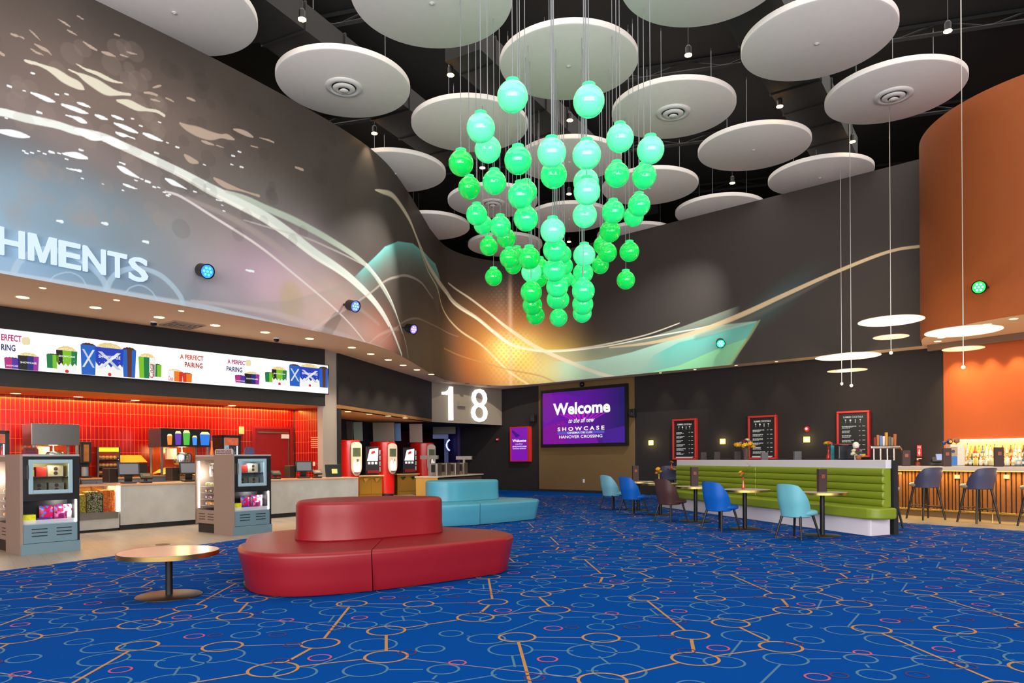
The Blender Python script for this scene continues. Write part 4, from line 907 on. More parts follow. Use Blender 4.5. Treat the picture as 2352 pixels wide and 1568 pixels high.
# ================================================================ furniture
def outline_obj(name, top, zs, m, parent, close_top=True, n=10, bevel=0.04, split=None, label=None):
    """soft upholstered block: smooth closed outline, list of (z, inset) rings"""
    pts = catmull([(x, y, 0) for x, y in top], n); pts = [Vector((p[0], p[1])) for p in pts]; N = len(pts)
    c = sum(pts, Vector((0, 0))) / N
    nrm = []
    for i in range(N):
        d = (pts[(i + 1) % N] - pts[i - 1]).normalized(); q = Vector((d.y, -d.x))
        if q.dot(pts[i] - c) < 0: q = -q
        nrm.append(q)
    mb = MB(); vs = []
    for z, ins in zs: vs += [(p.x - q.x * ins, p.y - q.y * ins, z) for p, q in zip(pts, nrm)]
    fs = [(j * N + i, j * N + (i + 1) % N, (j + 1) * N + (i + 1) % N, (j + 1) * N + i) for j in range(len(zs) - 1) for i in range(N)]
    fs += [tuple(range(N))[::-1], tuple(range((len(zs) - 1) * N, len(zs) * N))]
    mb.add(vs, fs); return obj(name, mb, m, parent, smooth='auto', label=label)
def half_outline(pts, cut0, cut1, side):
    """keep the part of a smooth outline on one side of the line cut0-cut1"""
    pts = catmull([(x, y, 0) for x, y in pts], 12); out = []; N = len(pts)
    dx, dy = cut1[0] - cut0[0], cut1[1] - cut0[1]; L = math.hypot(dx, dy); nx, ny = -dy / L * side, dx / L * side
    f = lambda p: (p[0] - cut0[0]) * nx + (p[1] - cut0[1]) * ny - .004
    for i in range(N):
        a, b = pts[i], pts[(i + 1) % N]; fa, fb = f(a), f(b)
        if fa >= 0: out.append((a[0], a[1]))
        if fa * fb < 0: t = fa / (fa - fb); out.append((a[0] + t * (b[0] - a[0]), a[1] + t * (b[1] - a[1])))
    return out
def soft_block(pts, z0, z1, base_inset, r, cut=None):
    """rounded block from a polygon outline (already dense): tapered side, rounded upper edge"""
    P_ = [Vector(p) for p in pts]; N = len(P_); area = sum(P_[i].x * P_[(i + 1) % N].y - P_[(i + 1) % N].x * P_[i].y for i in range(N)); sg = 1 if area > 0 else -1
    nr = []
    for i in range(N):
        d0 = (P_[i] - P_[i - 1]).normalized(); d1 = (P_[(i + 1) % N] - P_[i]).normalized(); d = (d0 + d1)
        d = d.normalized() if d.length > 1e-6 else d1; q = Vector((d.y, -d.x)) * sg; k = max(.45, (Vector((d1.y, -d1.x)) * sg).dot(q)); nr.append(q / k)
    rings = [(z0, base_inset), (z0 + .02, base_inset - .012)]
    rings += [(z0 + (z1 - r - z0) * t, base_inset * (1 - t)) for t in (.35, .7)]
    rings += [(z1 - r + r * math.sin(a), r * (1 - math.cos(a))) for a in [math.pi / 2 * i / 6 for i in range(7)]]
    fl = [1.0] * N
    if cut:
        (ax, ay), (bx, by) = cut; L = math.hypot(bx - ax, by - ay); t_ = Vector((bx - ax, by - ay)) / L
        for i, p in enumerate(P_):
            if abs((p.x - ax) * (by - ay) - (p.y - ay) * (bx - ax)) / L < .012: fl[i] = .0; nr[i] = t_ if nr[i].dot(t_) > 0 else -t_
    mb = MB(); vs = []
    for z, ins in rings: vs += [(p.x - q.x * (ins) - (0 if k else 0), p.y - q.y * (ins), z) for p, q, k in zip(P_, nr, fl)]
    mb.add(vs, [(j * N + i, j * N + (i + 1) % N, (j + 1) * N + (i + 1) % N, (j + 1) * N + i) for j in range(len(rings) - 1) for i in range(N)] + [tuple(range(N))[::-1], tuple(range((len(rings) - 1) * N, len(rings) * N))])
    return mb
def leather(name, col): return mat(name, col, .38, spec=.45, noise=.06, nscale=300, bump=.12, bscale=420)
SEAT = [(-2.97, 7.62), (-3.02, 7.95), (-3.18, 8.5), (-3.1, 9.0), (-2.75, 9.4), (-2.0, 9.75), (-1.3, 9.75), (-.72, 9.42), (-.24, 9.08), (0.0, 8.62), (-.04, 8.28), (-.22, 8.06), (-.8, 7.55), (-1.43, 7.1), (-1.95, 6.86), (-2.35, 6.86), (-2.72, 7.12)]
BACK = [(-2.47, 8.05), (-2.36, 7.9), (-2.13, 7.82), (-1.95, 7.86), (-1.7, 7.98), (-1.2, 8.38), (-1.0, 8.54), (-.9, 8.66), (-.88, 8.82), (-.95, 9.0), (-1.2, 9.12), (-1.7, 9.14), (-2.15, 9.0), (-2.42, 8.7), (-2.52, 8.35)]
REF = (-1.43, 7.1)
def island_sofa(name, label, m, mdark, loc, rz):
    t = thing(name, label, 'sofa', (loc[0], loc[1], 0), rz)
    rel = lambda q: [(a - REF[0], b - REF[1]) for a, b in q]
    s, b = rel(SEAT), rel(BACK)
    c0, c1 = (.0, -.3), (-.08, 1.2); c2 = (-.35, 3.2)
    cut1 = (-.2, 2.6)
    for sd in (1, -1):
        pts = half_outline(s, (.01, 0), (-.18, 2.7), sd)
        obj('seat', soft_block(pts, .012, .44, .085, .045, ((.01, 0), (-.18, 2.7))), m, t, smooth='auto')
    pts = [(p[0], p[1]) for p in catmull([(x, y, 0) for x, y in b], 8)]
    obj('backrest', soft_block(pts, .435, .88, .0, .05), m, t, smooth='auto')
    pts = [(p[0] * .9 - .12, p[1] * .9 + .12) for p in catmull([(x, y, 0) for x, y in s], 6)]
    o = MB(); o.prism(pts, 0, .03); obj('plinth', o, M_blackpl, t)
    return t
island_sofa('island_sofa', 'red leather island sofa with a central backrest in the foreground', leather('red_leather', '#84121b'), None, REF, 0)
island_sofa('island_sofa', 'turquoise leather island sofa behind the right end of the red one', leather('turquoise_leather', '#4a97ae'), None, (-.66, 14.3), math.radians(7))

M_brass = mat('brass_edge', '#c2a160', .28, 1.0); M_lam = mat('table_laminate', '#c9b9b0', .22, noise=.05, nscale=30); M_pole = mat('table_pole', '#1b1c1f', .38, .4); M_base = mat('table_base', '#3b2c26', .4, .5)
def round_table(label, x, y, h, r, rb, group=None, th=.04, cat='table', name='round_table', pr=.04):
    t = thing(name, label, cat, (x, y, 0), 0, group)
    o = MB(); o.lathe([(r - .006, h - th + .003), (r - .006, h)], n=64); obj('tabletop', o, M_lam, t, smooth='auto')
    o = MB(); o.lathe([(r - .008, h - th), (r, h - th), (r, h - .001), (r - .007, h)], n=64, capb=True, capt=False); obj('metal_edge', o, M_brass, t, smooth='auto')
    o = MB(); o.cyl((0, 0, .015), pr, h - th - .015, 24); o.cyl((0, 0, h - th - .012), .12, .012, 24); obj('pole', o, M_pole, t, smooth='auto')
    o = MB(); o.lathe([(rb, 0), (rb, .008), (rb - .01, .014), (pr + .01, .02)], n=48); obj('base', o, M_base, t, smooth='auto')
    return t
tx, ty = P(388.5, 1368); round_table('low round coffee table with pinkish top and brass rim left of the red sofa', tx, ty, .45, .468, .31, th=.046, pr=.034, name='coffee_table', cat='coffee table')
fx, fy = P(374, 1250.5); o = MB(); o.lathe([(.11, .0035), (.11, .009), (.1, .011)], n=32); o = obj('floor_outlet', o, mat('outlet_bronze', '#4a342a', .4, .6), None, smooth='auto'); tag(o, 'small round bronze floor outlet on the planks behind the coffee table', 'floor outlet', loc=(fx, fy, 0))

# ---------------------------------------------------------------- shell chairs and stools
M_leg = mat('dark_chair_leg', '#161312', .4, .0)
def shell(seat_z, top_z, R=.265, low=.06, lean=.07, span=118, back_w=1.0, pw=1.1, nar=.08, pl_=.4):
    """upholstered wrap-around back: grid over angle x height; faces +x (the open side)"""
    n, mN = 36, 10; vs = []
    for side in (0, 1):
        for i in range(n + 1):
            a = math.radians(-span + 2 * span * i / n); q = abs(a) / math.radians(span)
            tq = min(1, max(0.0, (q - pl_) / (1 - pl_))); hgt = (top_z - seat_z) * (1 - .06 * min(1, q / pl_) ** 3 - .94 * (tq ** pw if tq > .12 else (tq / .12) ** 2 * .12 ** pw)) + low
            for j in range(mN + 1):
                tt = j / mN; z = seat_z - .07 + tt * (hgt + .07)
                up = max(0, z - seat_z) / (top_z - seat_z)
                r = R + lean * up * math.cos(a / 2) - (.0 if side == 0 else .03)
                edge = 1 - .02 * (1 if tt > .97 else 0)
                ca = -math.cos(a); sa = math.sin(a); se = (abs(ca) ** 2.8 + abs(sa) ** 2.8) ** (1 / 2.8); lo_ = .86 + .14 * min(1, tt * hgt / .22); ca *= lo_ / se * .93; sa *= lo_ / se * .93
                vs.append((ca * r * 1.0 - .02, sa * r * back_w * (1 - nar * up), z - (.012 if side else 0)))
    W = mN + 1; off = (n + 1) * W; fs = []
    for side in (0, 1):
        for i in range(n):
            for j in range(mN):
                a = side * off + i * W + j; f = (a, a + 1, a + W + 1, a + W); fs.append(f if side else f[::-1])
    for i in range(n):
        for j in (0, mN): a = i * W + j; fs.append((a, a + W, a + W + off, a + off) if j else (a, a + off, a + W + off, a + W))
    for j in range(mN):
        for i in (0, n): a = i * W + j; fs.append((a, a + 1, a + 1 + off, a + off))
    mb = MB(); mb.add(vs, fs); return mb
def cushion(R, z0, z1, stretch=1.08, dx=.02):
    mb = MB(); mb.lathe([(R * .86, z0), (R * .98, z0 + .015), (R, (z0 + z1) / 2), (R * .97, z1 - .015), (R * .85, z1), (R * .4, z1 + .008), (.001, z1 + .01)], n=36, capt=False)
    mb.v = [(x * stretch + dx, y * .98, z) for x, y, z in mb.v]; return mb
def chair(label, x, y, rz, m, group='shell chairs along the green bench', sz_=.47, top=.89):
    t = thing('dining_chair', label, 'chair', (x, y, 0), rz, group)
    obj('backrest', shell(sz_ - .03, top, .28, .02, .06, 104, .98, 1.15, .12, .4), m, t, smooth='auto'); obj('seat', cushion(.262, sz_ - .085, sz_, 1.2, .065), m, t, smooth=True)
    o = MB(); o.lathe([(.19, sz_ - .11), (.22, sz_ - .085)], n=24); obj('seat_frame', o, M_leg, t)
    for a, b in ((1, 1), (1, -1), (-1, 1), (-1, -1)):
        o = MB(); o.tube([(a * .17, b * .17, sz_ - .09), (a * .255, b * .245, 0)], .023, 10, .015); obj('leg', o, M_leg, t, smooth='auto')
    return t
CB, CL, CBr, CA = leather('blue_upholstery', '#0a5cb8'), leather('pale_blue_upholstery', '#6fa9bd'), leather('brown_upholstery', '#4b2f2c'), leather('aqua_upholstery', '#6db4c0')
for (lx, ly, m, lb, dr) in [(1408, 1170, CL, 'pale blue shell chair, farthest left, nearest the purple screen', 0), (1455, 1181.5, CB, 'blue shell chair in front of the far table with yellow flowers', 0), (1541, 1197, CBr, 'dark brown leather shell chair at the third table', 0),
                            (1655, 1217, CB, 'blue shell chair at the table with the amber bud vase', 0), (1832, 1236, CA, 'aqua shell chair, nearest of the row, before the near table', 0)]:
    x, y = P(lx, ly); chair(lb, x, y, math.radians(33 + dr), m)
M_slate = leather('slate_upholstery', '#4b4c66'); M_stoolseat = leather('stool_seat_grey', '#a59c92')
def stool(label, x, y, rz, group='slate bar stools'):
    t = thing('bar_stool', label, 'bar stool', (x, y, 0), rz, group)
    obj('backrest', shell(.76, 1.09, .275, .02, .04, 106, 1.04, 1.15, .12, .42), M_slate, t, smooth='auto'); obj('seat', cushion(.245, .70, .78, 1.25, .07), M_stoolseat, t, smooth=True)
    o = MB(); o.lathe([(.18, .675), (.21, .70)], n=24); obj('seat_frame', o, M_leg, t)
    legs = []
    for a, b in ((1, 1), (1, -1), (-1, -1), (-1, 1)):
        p, q = Vector((a * .155, b * .155, .69)), Vector((a * .25, b * .26, 0)); legs.append((p, q)); o = MB(); o.tube([p, q], .025, 10, .018); obj('leg', o, M_leg, t, smooth='auto')
    for i in range(4):
        f = .62 if i % 2 else .56; p = legs[i][0].lerp(legs[i][1], f); q = legs[(i + 1) % 4][0].lerp(legs[(i + 1) % 4][1], f); o = MB(); o.tube([p, q], .011, 8); obj('footrest', o, M_leg, t, smooth='auto')
    return t
sx_, sy_ = P(2126, 1192.5); stool('slate bar stool, left of the two whole ones at the bar', sx_, sy_, math.radians(98))
sx_, sy_ = P(2247, 1200.5); stool('slate bar stool, right of the two whole ones at the bar', sx_, sy_, math.radians(98))
stool('slate bar stool cut off by the right edge of the photo', 9.93, 13.25, math.radians(98))
stool('slate stool at the high table behind the bench wall, mostly hidden', 6.98, 13.35, math.radians(20))
stool('slate high stool behind the far end of the bench wall', 4.75, 21.4, math.radians(80))
# ---------------------------------------------------------------- pedestal tables
TB = 'brass-rimmed tables along the bench'
TBL = {}
for k, u, v, r, lb in [(1, 1466, 1171.4, .42, 'brass-rimmed pedestal table, farthest, by the pale blue chair'), (2, 1517, 1181.5, .42, 'brass-rimmed pedestal table holding the yellow flowers, second farthest'), (3, 1598, 1197.5, .43, 'brass-rimmed pedestal table with brown menu box, beside the brown chair'),
                      (4, 1711, 1214.5, .47, 'brass-rimmed pedestal table holding the amber bud vase'), (5, 1889, 1229.5, .41, 'nearest brass-rimmed pedestal table, with the tall brown menu box')]:
    x, y = P(u, v); TBL[k] = (x, y); round_table(lb, x, y, .745, r, .3, TB)
# menu boxes
M_menu = mat('menu_brown', '#3b2929', .6); M_copper = mat('copper_print', '#a0563c', .4, .5)
def menu_box(label, x, y, z, rz, h=.39, w_=.16, m=None, group='brown menu boxes'):
    t = thing('menu_holder', label, 'menu holder', (x, y, z), rz, group)
    o = MB(); o.box((0, 0, h / 2), (w_, .07, h)); obj('box', o, m or M_menu, t, bevel=.004)
    if m is None:
        mb = MB(); mb.box((0, -.0365, h * .68), (w_ * .42, .002, w_ * .42)); obj('emblem', mb, M_copper, t)
    return t
menu_box('tall brown menu box with copper emblem on the nearest table', TBL[5][0] + .05, TBL[5][1] + .12, .746, .25)
menu_box('brown menu box on the table beside the brown chair', TBL[3][0] + .0, TBL[3][1] + .1, .746, .25, .4)
menu_box('brown menu box on the farthest table near the bronze panel', TBL[1][0] - .05, TBL[1][1] + .1, .746, .25, .4)
# ---------------------------------------------------------------- flowers
M_stem = mat('stem_green', '#3f5a2a', .6); M_leaf = mat('leaf_green', '#4c6a38', .5); M_fy = mat('petal_yellow', '#f2b51a', .6); M_fo = mat('petal_orange', '#ef6a22', .6); M_fp = mat('petal_plum', '#7a2f4d', .6); M_fl = mat('petal_lilac', '#9a8fb5', .6); M_fw = mat('petal_cream', '#e6dcae', .6)
M_amber = mat('amber_glass', '#b8431c', .08, spec=.6, coat=.5); M_smoke = mat('smoked_glass', '#5a4540', .1, spec=.6, coat=.5)
def bloom(r, m, parent, loc, n=9):
    mb = MB()
    for ring, (rr, tl) in enumerate(((r, .25), (r * .7, .7))):
        for k in range(n):
            a = 2 * math.pi * (k + ring * .5) / n; d = Vector((math.cos(a), math.sin(a), 0)); s_ = Vector((-math.sin(a), math.cos(a), 0))
            b0 = Vector((0, 0, 0)); tip = d * rr * math.cos(tl) + Vector((0, 0, rr * math.sin(tl))); mid = d * rr * .6 * math.cos(tl) + Vector((0, 0, rr * .45 * math.sin(tl) + .004)); w_ = rr * .28
            mb.add([b0, mid - s_ * w_, tip, mid + s_ * w_], [(0, 1, 2, 3)])
    mb.sphere((0, 0, r * .15), r * .28, 10, 6); o = obj('bloom', mb, m, parent, fix=False); o.location = loc; o.rotation_euler = (random.uniform(-.9, -.3), random.uniform(-.5, .5), 0); return o
def leafblade(parent, base, d, L, w_, m=None):
    mb = MB(); d = Vector(d).normalized(); s_ = d.cross(Vector((0, 0, 1))); s_ = (s_.normalized() if s_.length > .01 else Vector((1, 0, 0))); n_ = 6; vs = []
    for i in range(n_ + 1):
        t = i / n_; p = Vector(base) + d * L * t + Vector((0, 0, -.25 * L * t * t)); ww = w_ * math.sin(math.pi * min(.98, t * .9 + .1)); vs += [p - s_ * ww, p + s_ * ww]
    mb.add(vs, [(2 * i, 2 * i + 1, 2 * i + 3, 2 * i + 2) for i in range(n_)]); return obj('leaf', mb, m or M_leaf, parent, fix=False)
def bud_vase(label, x, y, z, h=.2, m=None, r=.032, group='bud vases'):
    t = thing('bud_vase', label, 'vase', (x, y, z), 0, group); o = MB()
    o.lathe([(r * .8, 0), (r, .01), (r, h * .25), (r * .4, h * .55), (r * .35, h * .85), (r * .6, h)], n=20, capt=False); obj('body', o, m or M_amber, t, smooth=True); return t
def posy(label, x, y, z, kind, s=1.0, cat='flowers'):
    """z = mouth of the vase; stems reach down inside"""
    t = thing('flower_bunch', label, cat, (x, y, z))
    for k, (dx, dy, dz, m, r) in enumerate(kind):
        o = MB(); o.tube([(0, 0, -.12), (dx * .4 * s, dy * .4 * s, dz * .5 * s), (dx * s, dy * s, dz * s)], .003, 5); obj('stem', o, M_stem, t)
        bloom(r * s, m, t, (dx * s, dy * s, dz * s + .005))
    for k in range(6):
        a = k * 1.05 + .4; leafblade(t, (0, 0, .02), (math.cos(a), math.sin(a), .9), .16 * s, .022 * s)
    return t
x, y = TBL[4]; x -= .02; y += .02; bud_vase('slim amber glass bud vase on the table between the blue and aqua chairs', x, y, .746, .23); t = posy('orange and yellow flowers in the amber bud vase', x, y, .96, [(-.03, -.02, .05, M_fo, .05), (-.05, 0, .1, M_fy, .045), (0, .02, .07, M_fo, .04)])
for k in range(5): leafblade(t, (.03 + .02 * k, 0, .08 + .04 * k), (.8 if k % 2 else -.5, .1, .7), .1, .018, mat('fern_dark', '#33463a', .5))
x, y = TBL[2]; bud_vase('clear bud vase on the second farthest table', x - .03, y, .746, .22, mat('clear_bud_glass', '#a58a4a', .1)); posy('yellow flower posy on the second farthest table', x - .03, y, .95, [(-.02, 0, .12, M_fy, .07), (.03, 0, .06, M_fy, .06), (-.05, 0, .03, M_fo, .05)])

# ---------------------------------------------------------------- bench wall (long two-sided divider) and its bench
PW0, PW1 = (4.09, 19.3), (6.04, 11.88); LP = math.hypot(PW1[0] - PW0[0], PW1[1] - PW0[1]); PA = ang(PW0, PW1)
M_green = leather('green_vinyl', '#7f8f22'); M_bwhite = mat('bench_white', '#d9d2dc', .5)
D = thing('divider_counter', 'long white-topped divider counter with black end behind the green bench', 'counter', (PW0[0], PW0[1], 0), PA)
o = MB(); o.box((LP / 2 - .1, .635, .62), (LP - .16, .1, 1.24)); obj('body', o, M_black, D)
o = MB(); o.box((LP / 2 - .1, .53, 1.212), (LP - .16, .12, .146)); obj('front_band', o, M_bwhite, D, bevel=.004)
o = MB(); o.box((LP / 2 - .2, .675, 1.262), (LP - .4, .2, .046)); obj('countertop', o, mat('counter_dark_top', '#1b1718', .35), D, bevel=.004)
o = MB(); o.box((LP - .15, .63, .64), (.05, .09, 1.28)); obj('end_panel', o, M_black, D)
B = thing('banquette_bench', 'long olive green channel-tufted banquette bench on a white base', 'bench', (PW0[0], PW0[1], 0), PA)
o = MB(); o.prism([(0, 0), (LP - .08, 0), (LP - .03, .03), (LP - .12, .5), (0, .5)], 0, .29); obj('base', o, M_bwhite, B, bevel=.01)
cx = [0.0, hit(1692, 1100, PW0, PW1)[0] + 0.1, hit(1833, 1100, PW0, PW1)[0] + .1, LP - .18]
def roll_panel(x0, x1):
    n = 5; z0, z1 = .47, 1.14; hh = (z1 - z0) / n; prof = []
    for k in range(n):
        for j in range(9):
            a = math.pi * j / 8; prof.append((.46 - .045 * math.sin(a) ** .7, z0 + hh * k + hh * (1 - math.cos(a)) / 2))
    mb = MB(); N = len(prof); prof2 = prof + [(.56, z1), (.56, z0)]; N = len(prof2)
    xs = [x0 + .01, x0 + .03, x1 - .03, x1 - .01]
    vs = [(x, y + (.02 if i in (0, 3) else 0), z) for i, x in enumerate(xs) for y, z in prof2]
    mb.add(vs, [(i * N + j, i * N + (j + 1) % N, (i + 1) * N + (j + 1) % N, (i + 1) * N + j) for i in range(3) for j in range(N)] + [tuple(range(N)), tuple(range(3 * N, 4 * N))[::-1]])
    return mb
for a_, b_ in zip(cx[:-1], cx[1:]): obj('back_panel', roll_panel(a_, b_), M_green, B, smooth='auto')
r_ = .1; xe = LP + .16
pts = [(0.0, -.1), (xe - .16, -.1)] + [(xe - .2 + .2 * math.sin(a), .1 - .2 * math.cos(a)) for a in [math.pi / 2 * i / 6 for i in range(1, 7)]] + [(xe, .34), (xe - .04, .42), (xe - .14, .44), (0, .44)]
o = MB(); o.prism(pts, .29, .48); obj('seat_cushion', o, M_green, B, bevel=.045, bseg=4)
# things standing on the divider
def on_div(u, s_out=.68):
    """place on the divider top under the sight line of column u"""
    q0, q1 = along(PW0, PW1, 0, -s_out), along(PW0, PW1, LP, -s_out); s, _ = hit(u, 1050, q0, q1); return along(q0, q1, s)
DZ = 1.286
M_menug = mat('menu_grey', '#5c5a5e', .5); M_menud = mat('menu_dark', '#2f272b', .5)
for i, (u, m, h) in enumerate([(1615.5, M_menud, .2), (1646.5, M_menud, .2), (1693, M_menud, .2), (1755.5, M_menug, .17), (1831.5, M_menug, .18), (1939.5, M_menud, .19)]):
    x, y = on_div(u); menu_box(f'small {"grey" if m is M_menug else "dark"} table card on the divider counter, {ordn[i]} from the left of six', x, y, DZ, .1, h, .15, m, 'table cards on the divider')
x, y = on_div(1714); o = thing('flower_vase', 'smoked glass vase on the divider before the middle menu board', 'vase', (x, y, DZ)); b_ = MB(); b_.lathe([(.05, 0), (.055, .01), (.065, .2), (.095, .27)], n=28, capt=False); obj('body', b_, M_smoke, o, smooth=True)
posy('big bunch of yellow, plum and cream flowers before the middle menu board', x, y, DZ + .25, [(-.2, -.02, .08, M_fy, .1), (-.04, -.05, .07, M_fy, .095), (.07, -.05, .1, M_fy, .09), (-.05, 0, .16, M_fp, .09), (.03, .02, .2, M_fw, .06), (.09, .03, .16, M_fl, .06), (.15, -.03, .04, M_fy, .07), (-.13, 0, .13, M_fl, .05)], 1.05)
x, y = on_div(1903, .68); bud_vase('tall red-orange glass vase on the divider by the near menu board', x, y, DZ, .26, mat('red_glass', '#b8281c', .1, spec=.6), .042)
posy('orange and yellow flowers in the tall red-orange vase', x, y, DZ + .24, [(-.05, 0, .09, M_fy, .06), (.02, -.02, .08, M_fo, .065), (.06, 0, .05, M_fl, .045), (0, .03, .11, M_fo, .05)], .9)
x, y = on_div(1912, .7); o = MB(); o.box((0, 0, .14), (.07, .012, .28)); o = obj('leaflet', o, mat('leaflet_print', '#3f9aa8', .5, noise=.6, nscale=14), None); tag(o, 'colourful upright leaflet beside the red-orange vase', 'leaflet', loc=(x, y, DZ), rz=.2)
x, y = on_div(1941, .7); t = thing('coffee_machine', 'black countertop machine with rounded corners on the divider counter', 'appliance', (x, y, DZ), .1)
o = MB(); o.box((0, 0, .14), (.36, .17, .28)); obj('body', o, mat('appliance_black', '#1d2229', .35), t, bevel=.03, bseg=4); o = MB(); o.box((0, 0, .295), (.34, .18, .02)); obj('tray', o, M_copper, t, bevel=.006)
x, y = on_div(1966, .72); o = MB(); o.sphere((0, 0, .27), .06, 20, 12, 1.15); o.cyl((0, 0, 0), .03, .22, 14); o = obj('white_ornament', o, mat('cream_ceramic', '#e2d8c4', .3), None, smooth='auto'); tag(o, 'cream rounded ornament behind the low bouquet', 'ornament', loc=(x, y, DZ))
x, y = on_div(1972, .66); t = thing('flower_bowl', 'low terracotta bowl on the near end of the divider', 'vase', (x, y, DZ)); o = MB(); o.lathe([(.04, 0), (.05, .05), (.06, .08)], n=20, capt=False); obj('body', o, mat('terracotta', '#a65a3c', .6), t, smooth=True)
posy('low bouquet of mauve, cream and yellow flowers at the near end of the divider', x, y, DZ + .07, [(-.03, 0, .1, M_fp, .08), (.05, 0, .09, M_fl, .075), (-.1, 0, .04, M_fw, .06), (.09, -.03, .0, M_fy, .05), (-.09, 0, .1, M_fw, .05)], .95)
# high table behind the divider
t = round_table('high table behind the divider near the bar stools', 7.12, 13.75, 1.04, .42, .3, cat='high table', name='high_table')
t = round_table('pale high table behind the far end of the divider', 4.95, 20.6, 1.04, .42, .3, cat='high table', name='high_table')
x, y = 4.62, 20.45; bud_vase('tiny bud vase on the far high table', x, y, 1.041, .14, None); posy('orange flower on the far high table', x, y, 1.16, [(0, 0, .07, M_fo, .06), (.03, 0, .05, M_fy, .04)], .9)

# ---------------------------------------------------------------- bar
BR0, BR1 = along((8.9, 16.24), (10.26, 14.15), -1.5), along((8.9, 16.24), (10.26, 14.15), 6.5); LBAR = 8.0
M_oak = mat('oak_slat', '#8a5a34', .55, noise=.3, nscale=12); M_barcap = mat('bar_cap', '#d6c6b8', .4)
BAR = thing('bar_counter', 'long bar counter with vertical oak slats and lit underside', 'bar counter', (BR0[0], BR0[1], 0), ang(BR0, BR1))
o = MB(); o.box((LBAR / 2, .3, .55), (LBAR, .54, 1.0)); obj('body', o, mat('bar_backing', '#3a2618', .7), BAR)
rnd = random.Random(5); o = MB(); xx = 0.0
while xx < LBAR:
    w_ = rnd.choice((.04, .055, .07)); dp = rnd.choice((.02, .035)); o.box((xx + w_ / 2, -dp / 2 + .03, .58), (w_, dp + .02, .9)); xx += w_ + .028
obj('slat_cladding', o, M_oak, BAR)
o = MB(); o.box((LBAR / 2, .2, 1.075), (LBAR + .05, .95, .09)); obj('bar_top', o, M_barcap, BAR, bevel=.005)
o = MB(); o.box((LBAR / 2, .04, .065), (LBAR, .03, .13)); obj('kickboard', o, mat('kick_steel', '#9c8468', .4, .6), BAR)
o = MB(); o.tube([(0, -.16, .17), (LBAR, -.16, .17)], .02, 10)
obj('foot_rail', o, mat('brass_rail', '#d8bb7c', .2, 1.0), BAR, smooth='auto')
for k in range(6):
    q = MB(); q.tube([(.7 + 1.4 * k, -.16, .17), (.7 + 1.4 * k, -.16, 0)], .012, 8); obj('rail_post', q, mat('brass_rail', '#d8bb7c', .2, 1.0), BAR)
for u in (2200, 2313.5):
    s_, z_ = hit(u, 1094.5, BR0, BR1); q = MB(); q.box((s_, -.03, z_), (.1, .03, .08)); obj('outlet', q, mat('outlet_ivory', '#d8c7a4', .5), BAR, label='ivory outlet plate')
o = MB(); o.box((LBAR / 2, -.1, 1.024), (LBAR, .02, .01)); obj('led_strip', o, glow('led_amber', '#ffb52e', 6), BAR)
x, y = along(BR0, BR1, LBAR / 2, .17); area_light('bar_underglow', (x, y, 1.02), (math.radians(-12), 0, ang(BR0, BR1)), LBAR, .05, 95, (1, .62, .14))
def on_bar(u, y_=.3):
    q0, q1 = along(BR0, BR1, 0, -y_), along(BR0, BR1, LBAR, -y_); s, _ = hit(u, 1060, q0, q1); return along(q0, q1, s)
BZ = 1.121
for i, (u, lb) in enumerate([(2081, 'left of the fire extinguisher'), (2174.5, 'in front of the blue and white machine'), (2294, 'in front of the lit bottles')]):
    x, y = on_bar(u, .1); menu_box('tall dark menu box on the bar, ' + lb, x, y, BZ, -.1, .36 if i == 0 else .4, .17, None, 'menu boxes on the bar')
# register
x, y = on_bar(2152, .45); t = thing('bar_register', 'black payment terminal with tilted screen on the bar', 'payment terminal', (x, y, BZ), -.3)
o = MB(); o.box((0, 0, .05), (.3, .2, .06)); o.box((-.02, 0, .12), (.18, .14, .12), rx=-.5); obj('body', o, M_blackpl, t, bevel=.01); o = MB(); o.box((.06, -.03, .2), (.16, .02, .16), rx=-.6); obj('screen', o, mat('pos_screen', '#7b8cb5', .3, emit='#8aa0d8', es=.5), t)
# white and blue machine with two globes
x, y = on_bar(2191, .75); t = thing('drinks_machine', 'white and blue countertop drinks machine between the register and the bottles', 'drinks machine', (x, y, BZ), -.25)
o = MB(); o.box((.03, 0, .24), (.3, .3, .48)); obj('housing', o, mat('machine_white', '#d9cbb9', .35), t, bevel=.02); o = MB(); o.box((-.07, -.16, .12), (.17, .02, .2)); obj('blue_panel', o, mat('machine_blue', '#1268b4', .4), t)
o = MB(); o.box((-.07, -.16, .33), (.18, .02, .2)); obj('front_panel', o, mat('machine_tan', '#a38b6d', .4), t); o = MB(); o.cyl((-.07, -.18, .33), .035, .01, 16, 'Y'); obj('badge', o, M_blackpl, t)
for k, (dx, dz) in enumerate(((-.22, .52), (-.1, .55), (.04, .57))):
    o = MB(); o.sphere((dx, -.05, dz), .065 if k else .05, 18, 10); obj('drum_cap', o, mat('cap_navy', '#1d2f5c', .2, coat=.5) if k < 2 else mat('cap_copper', '#8a5a44', .3), t, smooth=True)
o = MB(); o.cyl((-.1, -.118, .55), .03, .006, 14, 'Y'); obj('cap_badge', o, M_fy, t)
